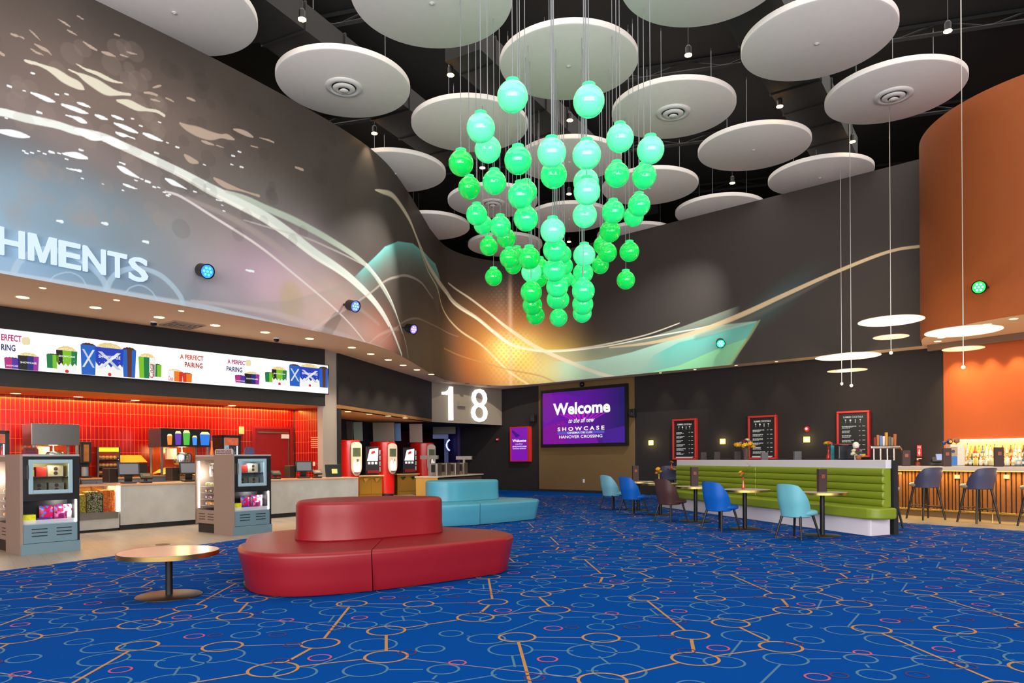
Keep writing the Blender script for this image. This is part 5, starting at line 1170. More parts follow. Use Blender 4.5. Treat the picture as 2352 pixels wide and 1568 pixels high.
# draft tower
x, y = on_bar(2032, .72); t = thing('draft_tower', 'chrome draft beer tower with a row of tall tap handles', 'beer tower', (x, y, BZ), -.05)
for k in range(4):
    o = MB(); o.tube([(-.26 + .16 * k, 0, 0), (-.26 + .16 * k, 0, .42)], .022, 12); obj('post', o, M_chrome, t, smooth='auto')
o = MB(); o.box((0, 0, .45), (.72, .14, .07)); obj('crossbar', o, M_chrome, t, bevel=.03, bseg=4)
for k, (c, h) in enumerate([('#7a1f1f', .2), ('#a0662c', .26), ('#5f7fb5', .24), ('#c8c8d0', .23), ('#c08a2c', .32), ('#5a5a5e', .22), ('#8a7058', .2), ('#a85a24', .28)]):
    o = MB(); o.box((-.24 + .068 * k, -.02, .49 + h / 2), (.05, .04, h), taper=1.25); obj('tap_handle', o, mat('tap_' + c.strip('#'), c, .4), t, bevel=.006)
o = MB(); o.tube([(.34, -.06, .45), (.36, -.1, .38), (.36, -.1, .32)], .016, 8); obj('spout', o, M_copper, t)
# back bar, glow and bottles
BB = thing('back_bar', 'stepped back bar with glowing shelf against the orange wall', 'shelf', (OW0[0], OW0[1], 0), ang(OW0, OW1))
o = MB(); o.box((3.7, -.42, .55), (7.0, .78, 1.1)); obj('cabinet', o, M_black, BB); o = MB(); o.box((3.7, -.2, 1.19), (7.0, .34, .18)); obj('step', o, mat('lit_step', '#ffe0a8', .4, emit='#ffd27a', es=1.6), BB)
o = MB(); o.box((3.7, -.01, 1.77), (6.9, .03, .03)); obj('light_rail', o, glow('rail_glow', '#ffe2b0', 9), BB)
x, y = along(OW0, OW1, 3.7, .1); area_light('back_bar_glow', (x, y, 1.75), (math.radians(20), 0, ang(OW0, OW1)), 6.9, .05, 200, (1, .76, .42))
BOT = {}
def bottle(label, x, y, z, c, h, kind, cap):
    key = (c, h, kind, cap)
    t = thing('liquor_bottle', label, 'bottle', (x, y, z), 0, 'bottles on the lit back bar')
    if key not in BOT:
        r = .036; o = MB()
        if kind == 0: pr = [(r * .9, 0), (r, .01), (r, h * .58), (r * .85, h * .64), (r * .36, h * .72), (r * .34, h * .93)]
        elif kind == 1: pr = [(r * 1.05, 0), (r * 1.15, .01), (r * 1.15, h * .5), (r * .9, h * .58), (r * .4, h * .62), (r * .38, h * .93)]
        else: pr = [(r * .85, 0), (r * .95, .01), (r * .9, h * .45), (r * .6, h * .66), (r * .36, h * .8), (r * .34, h * .93)]
        o.lathe(pr, n=16); a = obj('glass', o, mat('bottle_' + c.strip('#'), c, .12, spec=.6, coat=.4), t, smooth='auto')
        o = MB(); o.cyl((0, 0, h * .93), r * .4, h * .07, 12); b = obj('cap', o, mat('cap_' + cap.strip('#'), cap, .4), t)
        o = MB(); o.lathe([(pr[1][0] + .0012, h * .16), (pr[1][0] + .0012, h * .42)], n=16, capb=False, capt=False); l = obj('label', o, mat('paper_label_' + ('w' if kind else 'y'), '#efe9dc' if kind else '#e2c67a', .6), t); BOT[key] = (a.data, b.data, l.data)
    else:
        for nm, me in zip(('glass', 'cap', 'label'), BOT[key]): ob = bpy.data.objects.new(nm, me); COL.objects.link(ob); ob.parent = t
rb = random.Random(11); cols = ['#e9e6dc', '#7a4a16', '#2f6a2c', '#efe9d8', '#c98a2a', '#d8d3c8', '#4f2a14', '#9fb8c8', '#e0b83a', '#b9381f', '#3c6f9a', '#f2efe6']; cw = {'#e9e6dc': 'clear', '#7a4a16': 'brown', '#2f6a2c': 'green', '#efe9d8': 'milky', '#c98a2a': 'amber', '#d8d3c8': 'frosted', '#4f2a14': 'dark brown', '#9fb8c8': 'pale blue', '#e0b83a': 'yellow', '#b9381f': 'red', '#3c6f9a': 'blue', '#f2efe6': 'white'}
for row, (yo, zz_, s0_, stp) in enumerate([(.22, 1.281, .42, .092), (.55, 1.101, .5, .09), (.7, 1.101, .62, .12)]):
    for k in range(20 - row):
        s = s0_ + stp * k
        if s > 2.7: break
        x, y = along(OW0, OW1, s, yo); c = rb.choice(cols); 
        if row == 2 and k in (1, 4): c = '#2f6a2c' if k == 1 else '#e0b83a'
        bottle(f'{cw[c]} bottle, {ordn[k]} from the left in the {["back", "middle", "front"][row]} row on the back bar', x, y, zz_, c, [rb.choice((.33, .36, .4)), rb.choice((.26, .3, .33)), rb.choice((.22, .25))][row], rb.choice((0, 1, 2)), rb.choice(('#1c1c1c', '#b08030', '#c23020', '#e8e0d0')))
# fire sign and extinguisher on the dark wall beside the bar
a, zt_ = hit(2106.5, 1022, SW0, SW1); b, zb_ = hit(2117.5, 1048, SW0, SW1)
t = thing('fire_sign', 'red sign with white down arrow above the fire extinguisher', 'sign', (SW0[0], SW0[1], 0), ang(SW0, SW1))
o = MB(); o.box(((a + b) / 2, -.02, (zt_ + zb_) / 2), (b - a, .03, zt_ - zb_)); obj('panel', o, mat('sign_red', '#c81f2c', .5), t)
c = (a + b) / 2; w_ = (b - a); o = MB(); o.polyxz([(c - w_ * .12, zt_ - .12), (c + w_ * .12, zt_ - .12), (c + w_ * .12, zb_ + .12), (c + w_ * .3, zb_ + .12), (c, zb_ + .02), (c - w_ * .3, zb_ + .12), (c - w_ * .12, zb_ + .12)], -.037); obj('arrow', o, M_white, t, fix=False)
obj('lettering', fit_text('FIRE', c - w_ * .33, c + w_ * .33, zt_ - .09, zt_ - .03, -.037, .001, .02), M_white, t)
s_, _ = hit(2109, 1060, SW0, SW1); x, y = along(SW0, SW1, s_, .12); t = thing('fire_extinguisher', 'fire extinguisher on the dark wall under the red arrow sign', 'fire extinguisher', (x, y, .72))
o = MB(); o.lathe([(.08, 0), (.09, .02), (.09, .38), (.07, .45), (.03, .48), (.03, .52)], n=20); obj('cylinder', o, mat('dark_red_paint', '#5d1a16', .3), t, smooth='auto'); o = MB(); o.box((0, 0, .53), (.05, .04, .05)); o.box((.05, 0, .56), (.14, .025, .02)); obj('valve', o, M_chrome, t)
o = MB(); o.tube([(-.03, -.02, .53), (-.11, -.03, .5), (-.12, -.04, .35)], .012, 8); obj('hose', o, M_blackpl, t, smooth='auto'); o = MB(); o.lathe([(.092, .2), (.092, .33)], n=20, capb=False, capt=False); obj('label', o, mat('tag_ivory', '#c8b49a', .6), t)

# ---------------------------------------------------------------- wall-mounted things on the long dark wall
def wall_thing(name, label, cat, group=None): return thing(name, label, cat, (SW0[0], SW0[1], 0), ang(SW0, SW1), group)
def hS(u, v): return hit(u, v, SW0, SW1)
# big purple screen
t = wall_thing('video_wall', 'large landscape purple welcome screen on the bronze panel', 'screen')
a, zt_ = hS(1247, 897.5); b, _ = hS(1445.3, 881); _, zb_ = hS(1445.3, 1022.8); zt2 = hS(1445.3, 880.8)[1]; zt_ = (zt_ + zt2) / 2; zb_ = (zb_ + hS(1247, 1027.5)[1]) / 2
o = MB(); o.box(((a + b) / 2, -.09, (zt_ + zb_) / 2), (b - a, .12, zt_ - zb_)); obj('bezel', o, M_blackpl, t)
pm = bpy.data.materials.new('screen_purple'); pm.use_nodes = True; nt = pm.node_tree; bs = nt.nodes['Principled BSDF']; bs.inputs['Base Color'].default_value = (.01, .01, .01, 1)
tc = nt.nodes.new('ShaderNodeTexCoord'); rp = nt.nodes.new('ShaderNodeValToRGB'); gd = nt.nodes.new('ShaderNodeTexGradient'); mpn = nt.nodes.new('ShaderNodeMapping'); nt.links.new(tc.outputs['Generated'], mpn.inputs[0]); nt.links.new(mpn.outputs[0], gd.inputs[0]); nt.links.new(gd.outputs['Fac'], rp.inputs[0])
bs.inputs['Specular IOR Level'].default_value = .05
e = rp.color_ramp.elements; e[0].color = lin('#7408a6'); e[1].color = lin('#1f1560'); e.new(.45).color = lin('#5e1098'); nt.links.new(rp.outputs[0], bs.inputs['Emission Color']); bs.inputs['Emission Strength'].default_value = 1.0
bz = .11; A0, A1, Z0_, Z1_ = a + bz, b - bz, zb_ + .12, zt_ - .12; W_, H_ = A1 - A0, Z1_ - Z0_
o = MB(); o.quadxz(A0, A1, Z0_, Z1_, -.152); obj('display', o, pm, t, fix=False)
def fx(x): return A0 + W_ * x
def fz(z): return Z1_ - H_ * z
for k, (pts, c) in enumerate([([(0, 0), (.12, .0), (.2, .45), (.05, .6), (0, .55)], '#8010a8'), ([(0, 1), (.35, 1), (.28, .55), (.1, .62), (0, .7)], '#8c08a4'), ([(.3, 1), (.7, 1), (.62, .72), (.28, .6)], '#7d10b2'), ([(.72, .78), (1, .7), (1, 1), (.75, 1)], '#4a1c9c'), ([(.25, 0), (.62, 0), (.5, .12), (.4, .1)], '#55169a')]):
    o = MB(); o.polyxz([(fx(x), fz(z)) for x, z in pts], -.1525 - .0002 * k); obj('screen_facet', o, em(c, .8), t, fix=False)
for k in range(9):
    x0 = .22 + .07 * k; x1 = .38 + .03 * k; o = MB(); o.polyxz([(fx(x0), fz(.43)), (fx(x0 + .045), fz(.42)), (fx(x1 + .02), fz(.56)), (fx(x1), fz(.56))], -.1545); obj('screen_ray', o, em('#b414c8', .9), t, fix=False)
Wm = em('#ffffff', 1.15)
obj('word_welcome', fit_text('Welcome', fx(.138), fx(.838), fz(.445), fz(.215), -.158, .002, .035), Wm, t, label='white word Welcome')
obj('words_to_the_all_new', fit_text('to the all new', fx(.335), fx(.655), fz(.605), fz(.515), -.158, .001, .008, .45), Wm, t, label='white script words to the all new')
obj('word_showcase', fit_text('S H O W C A S E', fx(.195), fx(.77), fz(.755), fz(.68), -.158, .001, .03), Wm, t, label='white word SHOWCASE')
o = MB(); o.quadxz(fx(.195), fx(.768), fz(.82), fz(.765), -.157); obj('blue_bar', o, em('#5a52c0', 1), t, fix=False)
obj('words_cinema', fit_text('CINEMA DE LUX', fx(.32), fx(.63), fz(.81), fz(.775), -.159, .001, .015), Wm, t)
obj('words_hanover', fit_text('HANOVER CROSSING', fx(.215), fx(.745), fz(.895), fz(.84), -.158, .001, .01), Wm, t)
# portrait screen with red frame
t = wall_thing('poster_screen', 'small portrait purple welcome screen in a red frame on the dark wall', 'screen')
a, zt_ = hS(1179, 983); b, _ = hS(1217.5, 983); _, zb_ = hS(1198, 1057.5)
o = MB()
for x0, x1, z0, z1 in ((a - .02, b + .02, zt_, zt_ + .04), (a - .02, b + .02, zb_ - .04, zb_), (a - .04, a, zb_ - .04, zt_ + .04), (b, b + .09, zb_ - .04, zt_ + .04)): o.box(((x0 + x1) / 2, -.09, (z0 + z1) / 2), (x1 - x0, .18, z1 - z0))
obj('frame', o, mat('frame_red', '#c02a24', .45), t)
pm2 = pm.copy(); pm2.name = 'screen_purple_portrait'; o = MB(); o.quadxz(a, b, zb_, zt_, -.14); obj('display', o, em('#8a14c0', .8), t, fix=False)
W_, H_ = b - a, zt_ - zb_
def gx(x): return a + W_ * x
def gz(z): return zt_ - H_ * z
o = MB(); o.polyxz([(gx(.05), gz(.05)), (gx(.55), gz(.24)), (gx(.3), gz(.3)), (gx(.05), gz(.12))], -.142); obj('screen_facet', o, em('#4a0c84', .8), t, fix=False)
obj('word_welcome', fit_text('Welcome', gx(.08), gx(.9), gz(.43), gz(.35), -.146, .001, .03), Wm, t); obj('words_script', fit_text('to the all new', gx(.25), gx(.7), gz(.51), gz(.475), -.146, .001, .01, .4), Wm, t)
obj('word_showcase', fit_text('SHOWCASE', gx(.08), gx(.92), gz(.59), gz(.55), -.146, .001, .02), Wm, t); obj('words_hanover', fit_text('HANOVER CROSSING', gx(.1), gx(.88), gz(.65), gz(.62), -.146, .001, .01), Wm, t)
# chalk menu boards
CH = [((1548.5, 963.5), (1603, 1055.5), 'left cocktail menu board with red frame on the dark wall'), ((1721.8, 956), (1786.3, 1054.2), 'middle cocktail menu board with red frame behind the big flower vase'), ((1924.7, 945.5), (2000, 1050), 'right cocktail menu board with red frame, nearest the bar')]
M_chalk = glow('chalk_white', '#e8e8e4', .75); M_board = mat('chalkboard', '#0c0d0d', .6)
for (p, q, lb) in CH:
    t = wall_thing('menu_board', lb, 'menu board', 'red-framed cocktail boards'); a, zt_ = hS(*p); b, _ = hS(q[0], p[1]); _, zb_ = hS((p[0] + q[0]) / 2, q[1]); W_, H_ = b - a, zt_ - zb_; f_ = .055 * W_ * 1.2
    o = MB(); y0 = .16
    for x0, x1, z0, z1 in ((a, b, zt_ - f_, zt_), (a, b, zb_, zb_ + f_), (a, a + f_, zb_ + f_, zt_ - f_), (b - f_, b, zb_ + f_, zt_ - f_)): o.box(((x0 + x1) / 2, -y0 / 2, (z0 + z1) / 2), (x1 - x0, y0, z1 - z0))
    obj('frame', o, mat('frame_red', '#c02a24', .45), t, bevel=.012)
    o = MB(); o.box(((a + b) / 2, -.06, (zt_ + zb_) / 2), (W_ - f_ * 2, .1, H_ - f_ * 2)); obj('slate', o, M_board, t)
    X = lambda x: a + W_ * x; Z = lambda z: zt_ - H_ * z
    obj('title', fit_text('SUMMER COCKTAILS', X(.2), X(.8), Z(.15), Z(.11), -.114, .001, .015), M_chalk, t)
    o = MB()
    for k in range(4):
        c = .27 + .15 * k; cx_ = X(c); w_ = W_ * .03
        if k == 1: o.polyxz([(cx_ + w_ * math.cos(i * .7), Z(.2) + w_ * 1.2 * math.sin(i * .7)) for i in range(9)], -.114)
        elif k == 2: o.polyxz([(cx_ - w_ * .4, Z(.18)), (cx_ + w_ * .4, Z(.18)), (cx_ + w_ * .3, Z(.25)), (cx_ - w_ * .3, Z(.25))], -.114)
        else: o.polyxz([(cx_ - w_, Z(.18)), (cx_ + w_, Z(.18)), (cx_ + w_ * .1, Z(.215)), (cx_ - w_ * .1, Z(.215))], -.114)
        o.quadxz(cx_ - w_ * .08, cx_ + w_ * .08, Z(.25), Z(.215), -.114); o.quadxz(cx_ - w_ * .5, cx_ + w_ * .5, Z(.254), Z(.25), -.114)
    obj('glass_drawing', o, M_chalk, t, fix=False)
    o = MB(); rr = random.Random(int(p[0]))
    for k in range(6):
        z = .33 + .1 * k
        for j, (dz, wd, th) in enumerate(((0, rr.uniform(.18, .42), .007), (.022, rr.uniform(.2, .34), .0035), (.038, rr.uniform(.15, .3), .0035))):
            x0 = .16; 
            while x0 < .16 + wd: l_ = rr.uniform(.02, .07); o.quadxz(X(x0), X(min(x0 + l_, .62)), Z(z + dz + th), Z(z + dz - th), -.114); x0 += l_ + .012
        o.quadxz(X(.68), X(.72), Z(z + .005), Z(z - .005), -.114); o.quadxz(X(.78), X(.86), Z(z + .005), Z(z - .005), -.114)
    for j in range(3): o.quadxz(X(.13), X(.87 - .03 * j), Z(.935 + .012 * j), Z(.93 + .012 * j - .002), -.114)
    obj('chalk_writing', o, M_chalk, t, fix=False)
# sconces, strobe, speakers, camera, outlets
for i, (u, v, lb) in enumerate([(1496, 1016.5, 'between the purple screen and the left menu board'), (1660.5, 1013.5, 'between the left and middle menu boards'), (1853.5, 1009, 'below the round red strobe')]):
    s_, z_ = hS(u, v); x, y = along(SW0, SW1, s_, .02); t = thing('wall_light', 'small glowing yellow wall light ' + lb, 'wall light', (x, y, z_), ang(SW0, SW1), 'small yellow wall lights')
    o = MB(); o.box((0, 0, 0), (.2, .03, .18)); obj('plate', o, mat('light_plate', '#e8c55a', .4, emit='#ffd75a', es=1.4), t, bevel=.012); o = MB(); o.box((0, -.02, 0), (.09, .03, .07)); obj('lens', o, glow('lens_cream', '#fff2c0', 4), t, bevel=.01)
    l = bpy.data.lights.new('bulb', 'POINT'); l.energy = 6; l.color = (1, .8, .35); l.shadow_soft_size = .05; lo = bpy.data.objects.new('bulb', l); COL.objects.link(lo); lo.parent = t; lo.location = (0, -.12, 0)
for u, v, r, lb in ((1854, 984.5, .085, 'round red fire strobe on the dark wall between the menu boards'), (1144, 1009, .06, 'small round red strobe on the dark wall left of the portrait screen')):
    s_, z_ = hS(u, v); x, y = along(SW0, SW1, s_, 0); t = thing('fire_strobe', lb, 'fire alarm', (x, y, z_), ang(SW0, SW1)); o = MB(); o.lathe([(r, -.0), (r, -.05), (r * .85, -.07)], n=24, axis='Y'); obj('housing', o, mat('alarm_red', '#b02028', .4), t, smooth='auto'); o = MB(); o.cyl((0, -.075, 0), r * .5, .01, 16, 'Y'); obj('lens', o, M_white, t)
for i, (u, v, lb) in enumerate([(1229.5, 960.5, 'left of the large purple screen'), (1458, 948.5, 'right of the large purple screen')]):
    s_, z_ = hS(u, v); x, y = along(SW0, SW1, s_, .12); t = thing('wall_speaker', 'small black speaker on the wall ' + lb, 'speaker', (x, y, z_), ang(SW0, SW1)); o = MB(); o.box((0, 0, 0), (.2, .2, .3)); obj('cabinet', o, M_blackpl, t, bevel=.015); o = MB(); o.cyl((0, -.102, -.04), .06, .004, 20, 'Y'); obj('cone', o, mat('speaker_cone', '#2c2c30', .5), t)
s_, z_ = hS(1341, 883); x, y = along(SW0, SW1, s_, .12); t = thing('wall_camera', 'black dome camera above the large purple screen', 'security camera', (x, y, z_), ang(SW0, SW1)); o = MB(); o.sphere((0, 0, 0), .1, 18, 10); obj('dome', o, mat('smoked_dome', '#101012', .1), t, smooth=True); o = MB(); o.box((0, .06, .05), (.1, .12, .05)); obj('arm', o, M_blackpl, t)
s_, z_ = hS(1342, 1104); x, y = along(SW0, SW1, s_, .035); o = MB(); o.box((0, 0, 0), (.09, .012, .14)); o = obj('wall_outlet', o, M_white, None, bevel=.004); tag(o, 'white wall outlet low on the bronze panel', 'outlet', loc=(x, y, z_), rz=ang(SW0, SW1))
# ================================================================ concession
M_conc = mat('grey_stone_laminate', '#b4b1ad', .5, noise=.22, nscale=3.5); M_ctop = mat('counter_edge_wood', '#c79a78', .4); M_toe = mat('toe_black', '#1c1a1a', .6)
CP = [(-11.2, 9.2), (-8.09, 13.2), (-6.74, 14.95), (-5.17, 16.9), (-3.95, 18.1)]
def offs(pts, d):
    out = []
    for i, p in enumerate(pts):
        a = Vector(pts[max(0, i - 1)]); b = Vector(pts[min(len(pts) - 1, i + 1)]); t = (b - a).normalized(); out.append((p[0] - t.y * d, p[1] + t.x * d))
    return out
CTR = thing('serving_counter', 'long grey stone-look serving counter in front of the red tiles', 'counter', (0, 0, 0))
sA, _ = hit(277, 1150, CP[1], CP[2]); cA = along(CP[1], CP[2], sA)
run = [cA, CP[2], CP[3], CP[4]]
o = MB(); o.prism(run + offs(run, .75)[::-1], .1, .865); obj('front', o, M_conc, CTR)
o = MB(); o.prism(offs(run, -.02) + offs(run, .78)[::-1], .865, .9); obj('countertop', o, M_ctop, CTR, bevel=.004)
full = [CP[0], CP[1], CP[2], CP[3], CP[4]]
o = MB(); o.prism(offs(run, .04) + offs(run, .7)[::-1], 0, .1); obj('kickboard', o, M_toe, CTR)
# popcorn display case set into the counter
ca, cb = CP[1], cA; LC = math.hypot(cb[0] - ca[0], cb[1] - ca[1])
PCS = thing('popcorn_case', 'lit glass display case of green, dark and caramel popcorn in the counter', 'display case', (ca[0], ca[1], 0), ang(ca, cb))
x0, x1 = -.5, LC - .02
o = MB(); o.box(((x0 + x1) / 2, .4, .2), (x1 - x0, .76, .3)); obj('base', o, M_conc, PCS); o = MB(); o.box(((x0 + x1) / 2, .4, .05), (x1 - x0, .7, .1)); obj('kickboard', o, M_toe, PCS)
o = MB(); o.box(((x0 + x1) / 2, .02, .31), (x1 - x0 - .04, .03, .13)); obj('steel_trim', o, M_steel, PCS)
o = MB(); o.box((x1 - .03, .02, .62), (.05, .04, .5)); obj('light_column', o, glow('case_light', '#fff4d8', 5), PCS)
o = MB(); o.box(((x0 + x1) / 2, .36, .885), (x1 - x0, .7, .025)); obj('top_glass', o, mat('top_glass', '#c8a888', .15, coat=.5), PCS)
o = MB(); o.box(((x0 + x1) / 2, .74, .6), (x1 - x0, .03, .5)); obj('back', o, mat('case_back', '#a86a2a', .5), PCS)
def pile(xa, xb, c1, c2, zt):
    m = mat('popcorn_' + c1.strip('#'), c1, .7); 
    if 'pc' + c1 not in MATS:
        MATS['pc' + c1] = m; nt = m.node_tree; bs = nt.nodes['Principled BSDF']; v = nt.nodes.new('ShaderNodeTexVoronoi'); v.inputs['Scale'].default_value = 75; tc = nt.nodes.new('ShaderNodeTexCoord'); nt.links.new(tc.outputs['Object'], v.inputs['Vector'])
        r = nt.nodes.new('ShaderNodeValToRGB'); r.color_ramp.elements[0].color = lin(c1); r.color_ramp.elements[1].color = lin(c2); r.color_ramp.elements[0].position = .35; r.color_ramp.elements[1].position = .65; sp = nt.nodes.new('ShaderNodeSeparateColor'); nt.links.new(v.outputs['Color'], sp.inputs[0]); nt.links.new(sp.outputs[0], r.inputs[0]); nt.links.new(r.outputs[0], bs.inputs['Base Color'])
    nx = 26; ny = 12; vs = []; mb = MB()
    for i in range(nx + 1):
        for j in range(ny + 1):
            x = xa + (xb - xa) * i / nx; f = j / ny
            if f < .55: y, z = .05 + random.uniform(-.006, .008), .37 + (zt - .37) * f / .55 
            else: y, z = .05 + (f - .55) / .45 * .6, zt + random.uniform(-.01, .012)
            vs.append((x, y, z))
    mb.add(vs, [(i * (ny + 1) + j, (i + 1) * (ny + 1) + j, (i + 1) * (ny + 1) + j + 1, i * (ny + 1) + j + 1) for i in range(nx) for j in range(ny)]); ob = obj('popcorn_pile', mb, m, PCS, fix=False); ob['kind'] = 'stuff'
xs = [x0 + .03] + [hit(u, 1150, ca, cb)[0] for u in (201, 239)] + [x1 - .06]
pile(xs[0], xs[1] - .01, '#6f6a1e', '#b09a30', .72); pile(xs[1] + .01, xs[2] - .01, '#0d0b0a', '#9a9a70', .76); pile(xs[2] + .01, xs[3], '#a8400a', '#d87414', .78)
for x in xs[1:3]: q = MB(); q.add([(x, .04, .37), (x, .6, .37), (x, .6, .87), (x, .04, .72)], [(0, 1, 2, 3)]); obj('divider_panel', q, mat('case_divider', '#5a3a22', .3), PCS, fix=False)
q = MB(); q.box(((x0 + x1) / 2, .035, .62), (x1 - x0 - .1, .006, .5)); obj('front_glass', q, mat('clear_glass', '#1c2628', .02, alpha=.06), PCS)
x, y = along(ca, cb, LC / 2 - .2, -.4); area_light('case_light', (x, y, .86), (0, 0, ang(ca, cb)), 1.3, .3, 16, (1, .7, .28))
# back counter against the red tiles
def RW(u, out, z=1.0):
    q0, q1 = along(RW0, RW1, -6, out), along(RW0, RW1, L_RW, out); s, zz_ = hit(u, 1090, q0, q1); return along(q0, q1, s), s
RA = ang(RW0, RW1)
def rw_s(u, out):
    q0, q1 = along(RW0, RW1, 0, out), along(RW0, RW1, L_RW, out); return hit(u, 1090, q0, q1)[0]
def rwz(u, v, out):
    q0, q1 = along(RW0, RW1, 0, out), along(RW0, RW1, L_RW, out); return hit(u, v, q0, q1)[1]
M_cab = mat('cabinet_grey_blue', '#5f6672', .55)
def rthing(name, label, cat, u0, u1, out, z=0.0, group=None):
    """thing standing in front of the red wall; returns root (at its left front foot) and width"""
    a, b = rw_s(u0, out), rw_s(u1, out); p = along(RW0, RW1, a, out); return thing(name, label, cat, (p[0], p[1], z), RA, group), b - a
t, W_ = rthing('back_cabinet', 'grey back counter cabinets under the bread case', 'cabinet', 187, 350, .85)
o = MB(); o.box((W_ / 2, .36, .5), (W_, .7, .9)); obj('carcass', o, M_cab, t); o = MB(); o.box((W_ / 2, .36, .965), (W_ + .02, .74, .035)); obj('countertop', o, mat('back_counter_tan', '#c08a5c', .4), t, bevel=.004)
n = 5
for k in range(n): q = MB(); q.box((W_ * (k + .5) / n, -.0, .55), (W_ / n - .02, .02, .72)); obj('door', q, M_cab, t, bevel=.004)
t, W_ = rthing('side_cabinet', 'small grey cabinet left of the black popcorn machine', 'cabinet', 352, 384, 2.15)
o = MB(); o.box((W_ / 2, .3, .5), (W_, .6, 1.0)); obj('carcass', o, M_cab, t, bevel=.004); o = MB(); o.box((W_ / 2, .3, 1.01), (W_ + .04, .64, .03)); obj('countertop', o, M_steel, t)
# bread warmer
ZB = .985
t, W_ = rthing('bread_case', 'warming case with three shelves of pretzels and rolls under a yellow lamp', 'display case', 226, 275, .7, ZB); H_ = rwz(250, 1026, .7) - ZB
for x in (0, W_): o = MB(); o.box((x, .18, H_ / 2), (.035, .35, H_)); obj('side_post', o, M_chrome, t)
o = MB(); o.box((W_ / 2, .18, H_ - .06), (W_ - .04, .3, .09)); obj('lamp_box', o, glow('lamp_yellow', '#ffc21a', 2.5), t)
o = MB(); o.box((W_ / 2, .34, H_ / 2), (W_, .02, H_)); obj('back', o, mat('case_red_back', '#7a1a14', .5), t)
M_bread = mat('baked_bread', '#c98a4a', .7, noise=.3, nscale=30)
for k in range(3):
    z = .06 + k * .17; o = MB(); o.box((W_ / 2, .18, z), (W_ - .03, .33, .015)); obj('shelf', o, M_chrome, t)
    for j in range(5):
        q = MB(); q.sphere((0, 0, 0), .055, 12, 6, .75); q = obj('bread_roll', q, M_bread, None, smooth=True); p = Matrix.Translation(t.location) @ Matrix.Rotation(RA, 4, 'Z') @ Vector((W_ * (.14 + .18 * j), .12, z + .05))
        tag(q, f'baked roll on the {["bottom", "middle", "top"][k]} shelf of the warming case, {ordn[j]} from the left', 'bread roll', 'rolls in the warming case', loc=p)
# coffee / cheese dispenser
t, W_ = rthing('hot_dispenser', 'tall black hot drink dispenser with a picture front left of the bread case', 'dispenser', 186, 211, .65, ZB); H_ = rwz(198, 1014, .65) - ZB
o = MB(); o.box((W_ / 2, .2, H_ * .7), (W_, .36, H_ * .6)); o.box((W_ / 2, .28, H_ * .22), (W_, .2, H_ * .44)); o.box((W_ / 2, .15, .02), (W_, .36, .04)); obj('body', o, M_blackpl, t, bevel=.01)
o = MB(); o.quadxz(.06, W_ - .05, H_ * .45, H_ * .92, .015); obj('picture_panel', o, mat('cheese_picture', '#8a5a22', .4, noise=.8, nscale=9, emit='#7a4a18', es=.3), t, fix=False); o = MB(); o.cyl((W_ / 2, .1, .04), .07, .2, 18); obj('cup', o, mat('grey_cup', '#8f959c', .3), t)
# roller grill
t, W_ = rthing('roller_grill', 'black hot dog roller grill with a slanted glass guard', 'grill', 278, 339, .7, ZB); H_ = rwz(310, 1047, .7) - ZB
o = MB(); o.box((W_ / 2, .25, H_ * .35), (W_, .5, H_ * .6)); obj('body', o, M_blackpl, t, bevel=.01); o = MB(); o.add([(0, 0, H_ * .7), (W_, 0, H_ * .7), (W_, .42, H_ * 1.05), (0, .42, H_ * 1.05)], [(0, 1, 2, 3)]); obj('roller_bed', o, mat('grill_glow', '#d88a22', .35, emit='#c87a18', es=.5), t, fix=False)
o = MB(); o.box((W_ * .35, -.005, H_ * .4), (W_ * .3, .01, .05)); obj('control_panel', o, M_steel, t)
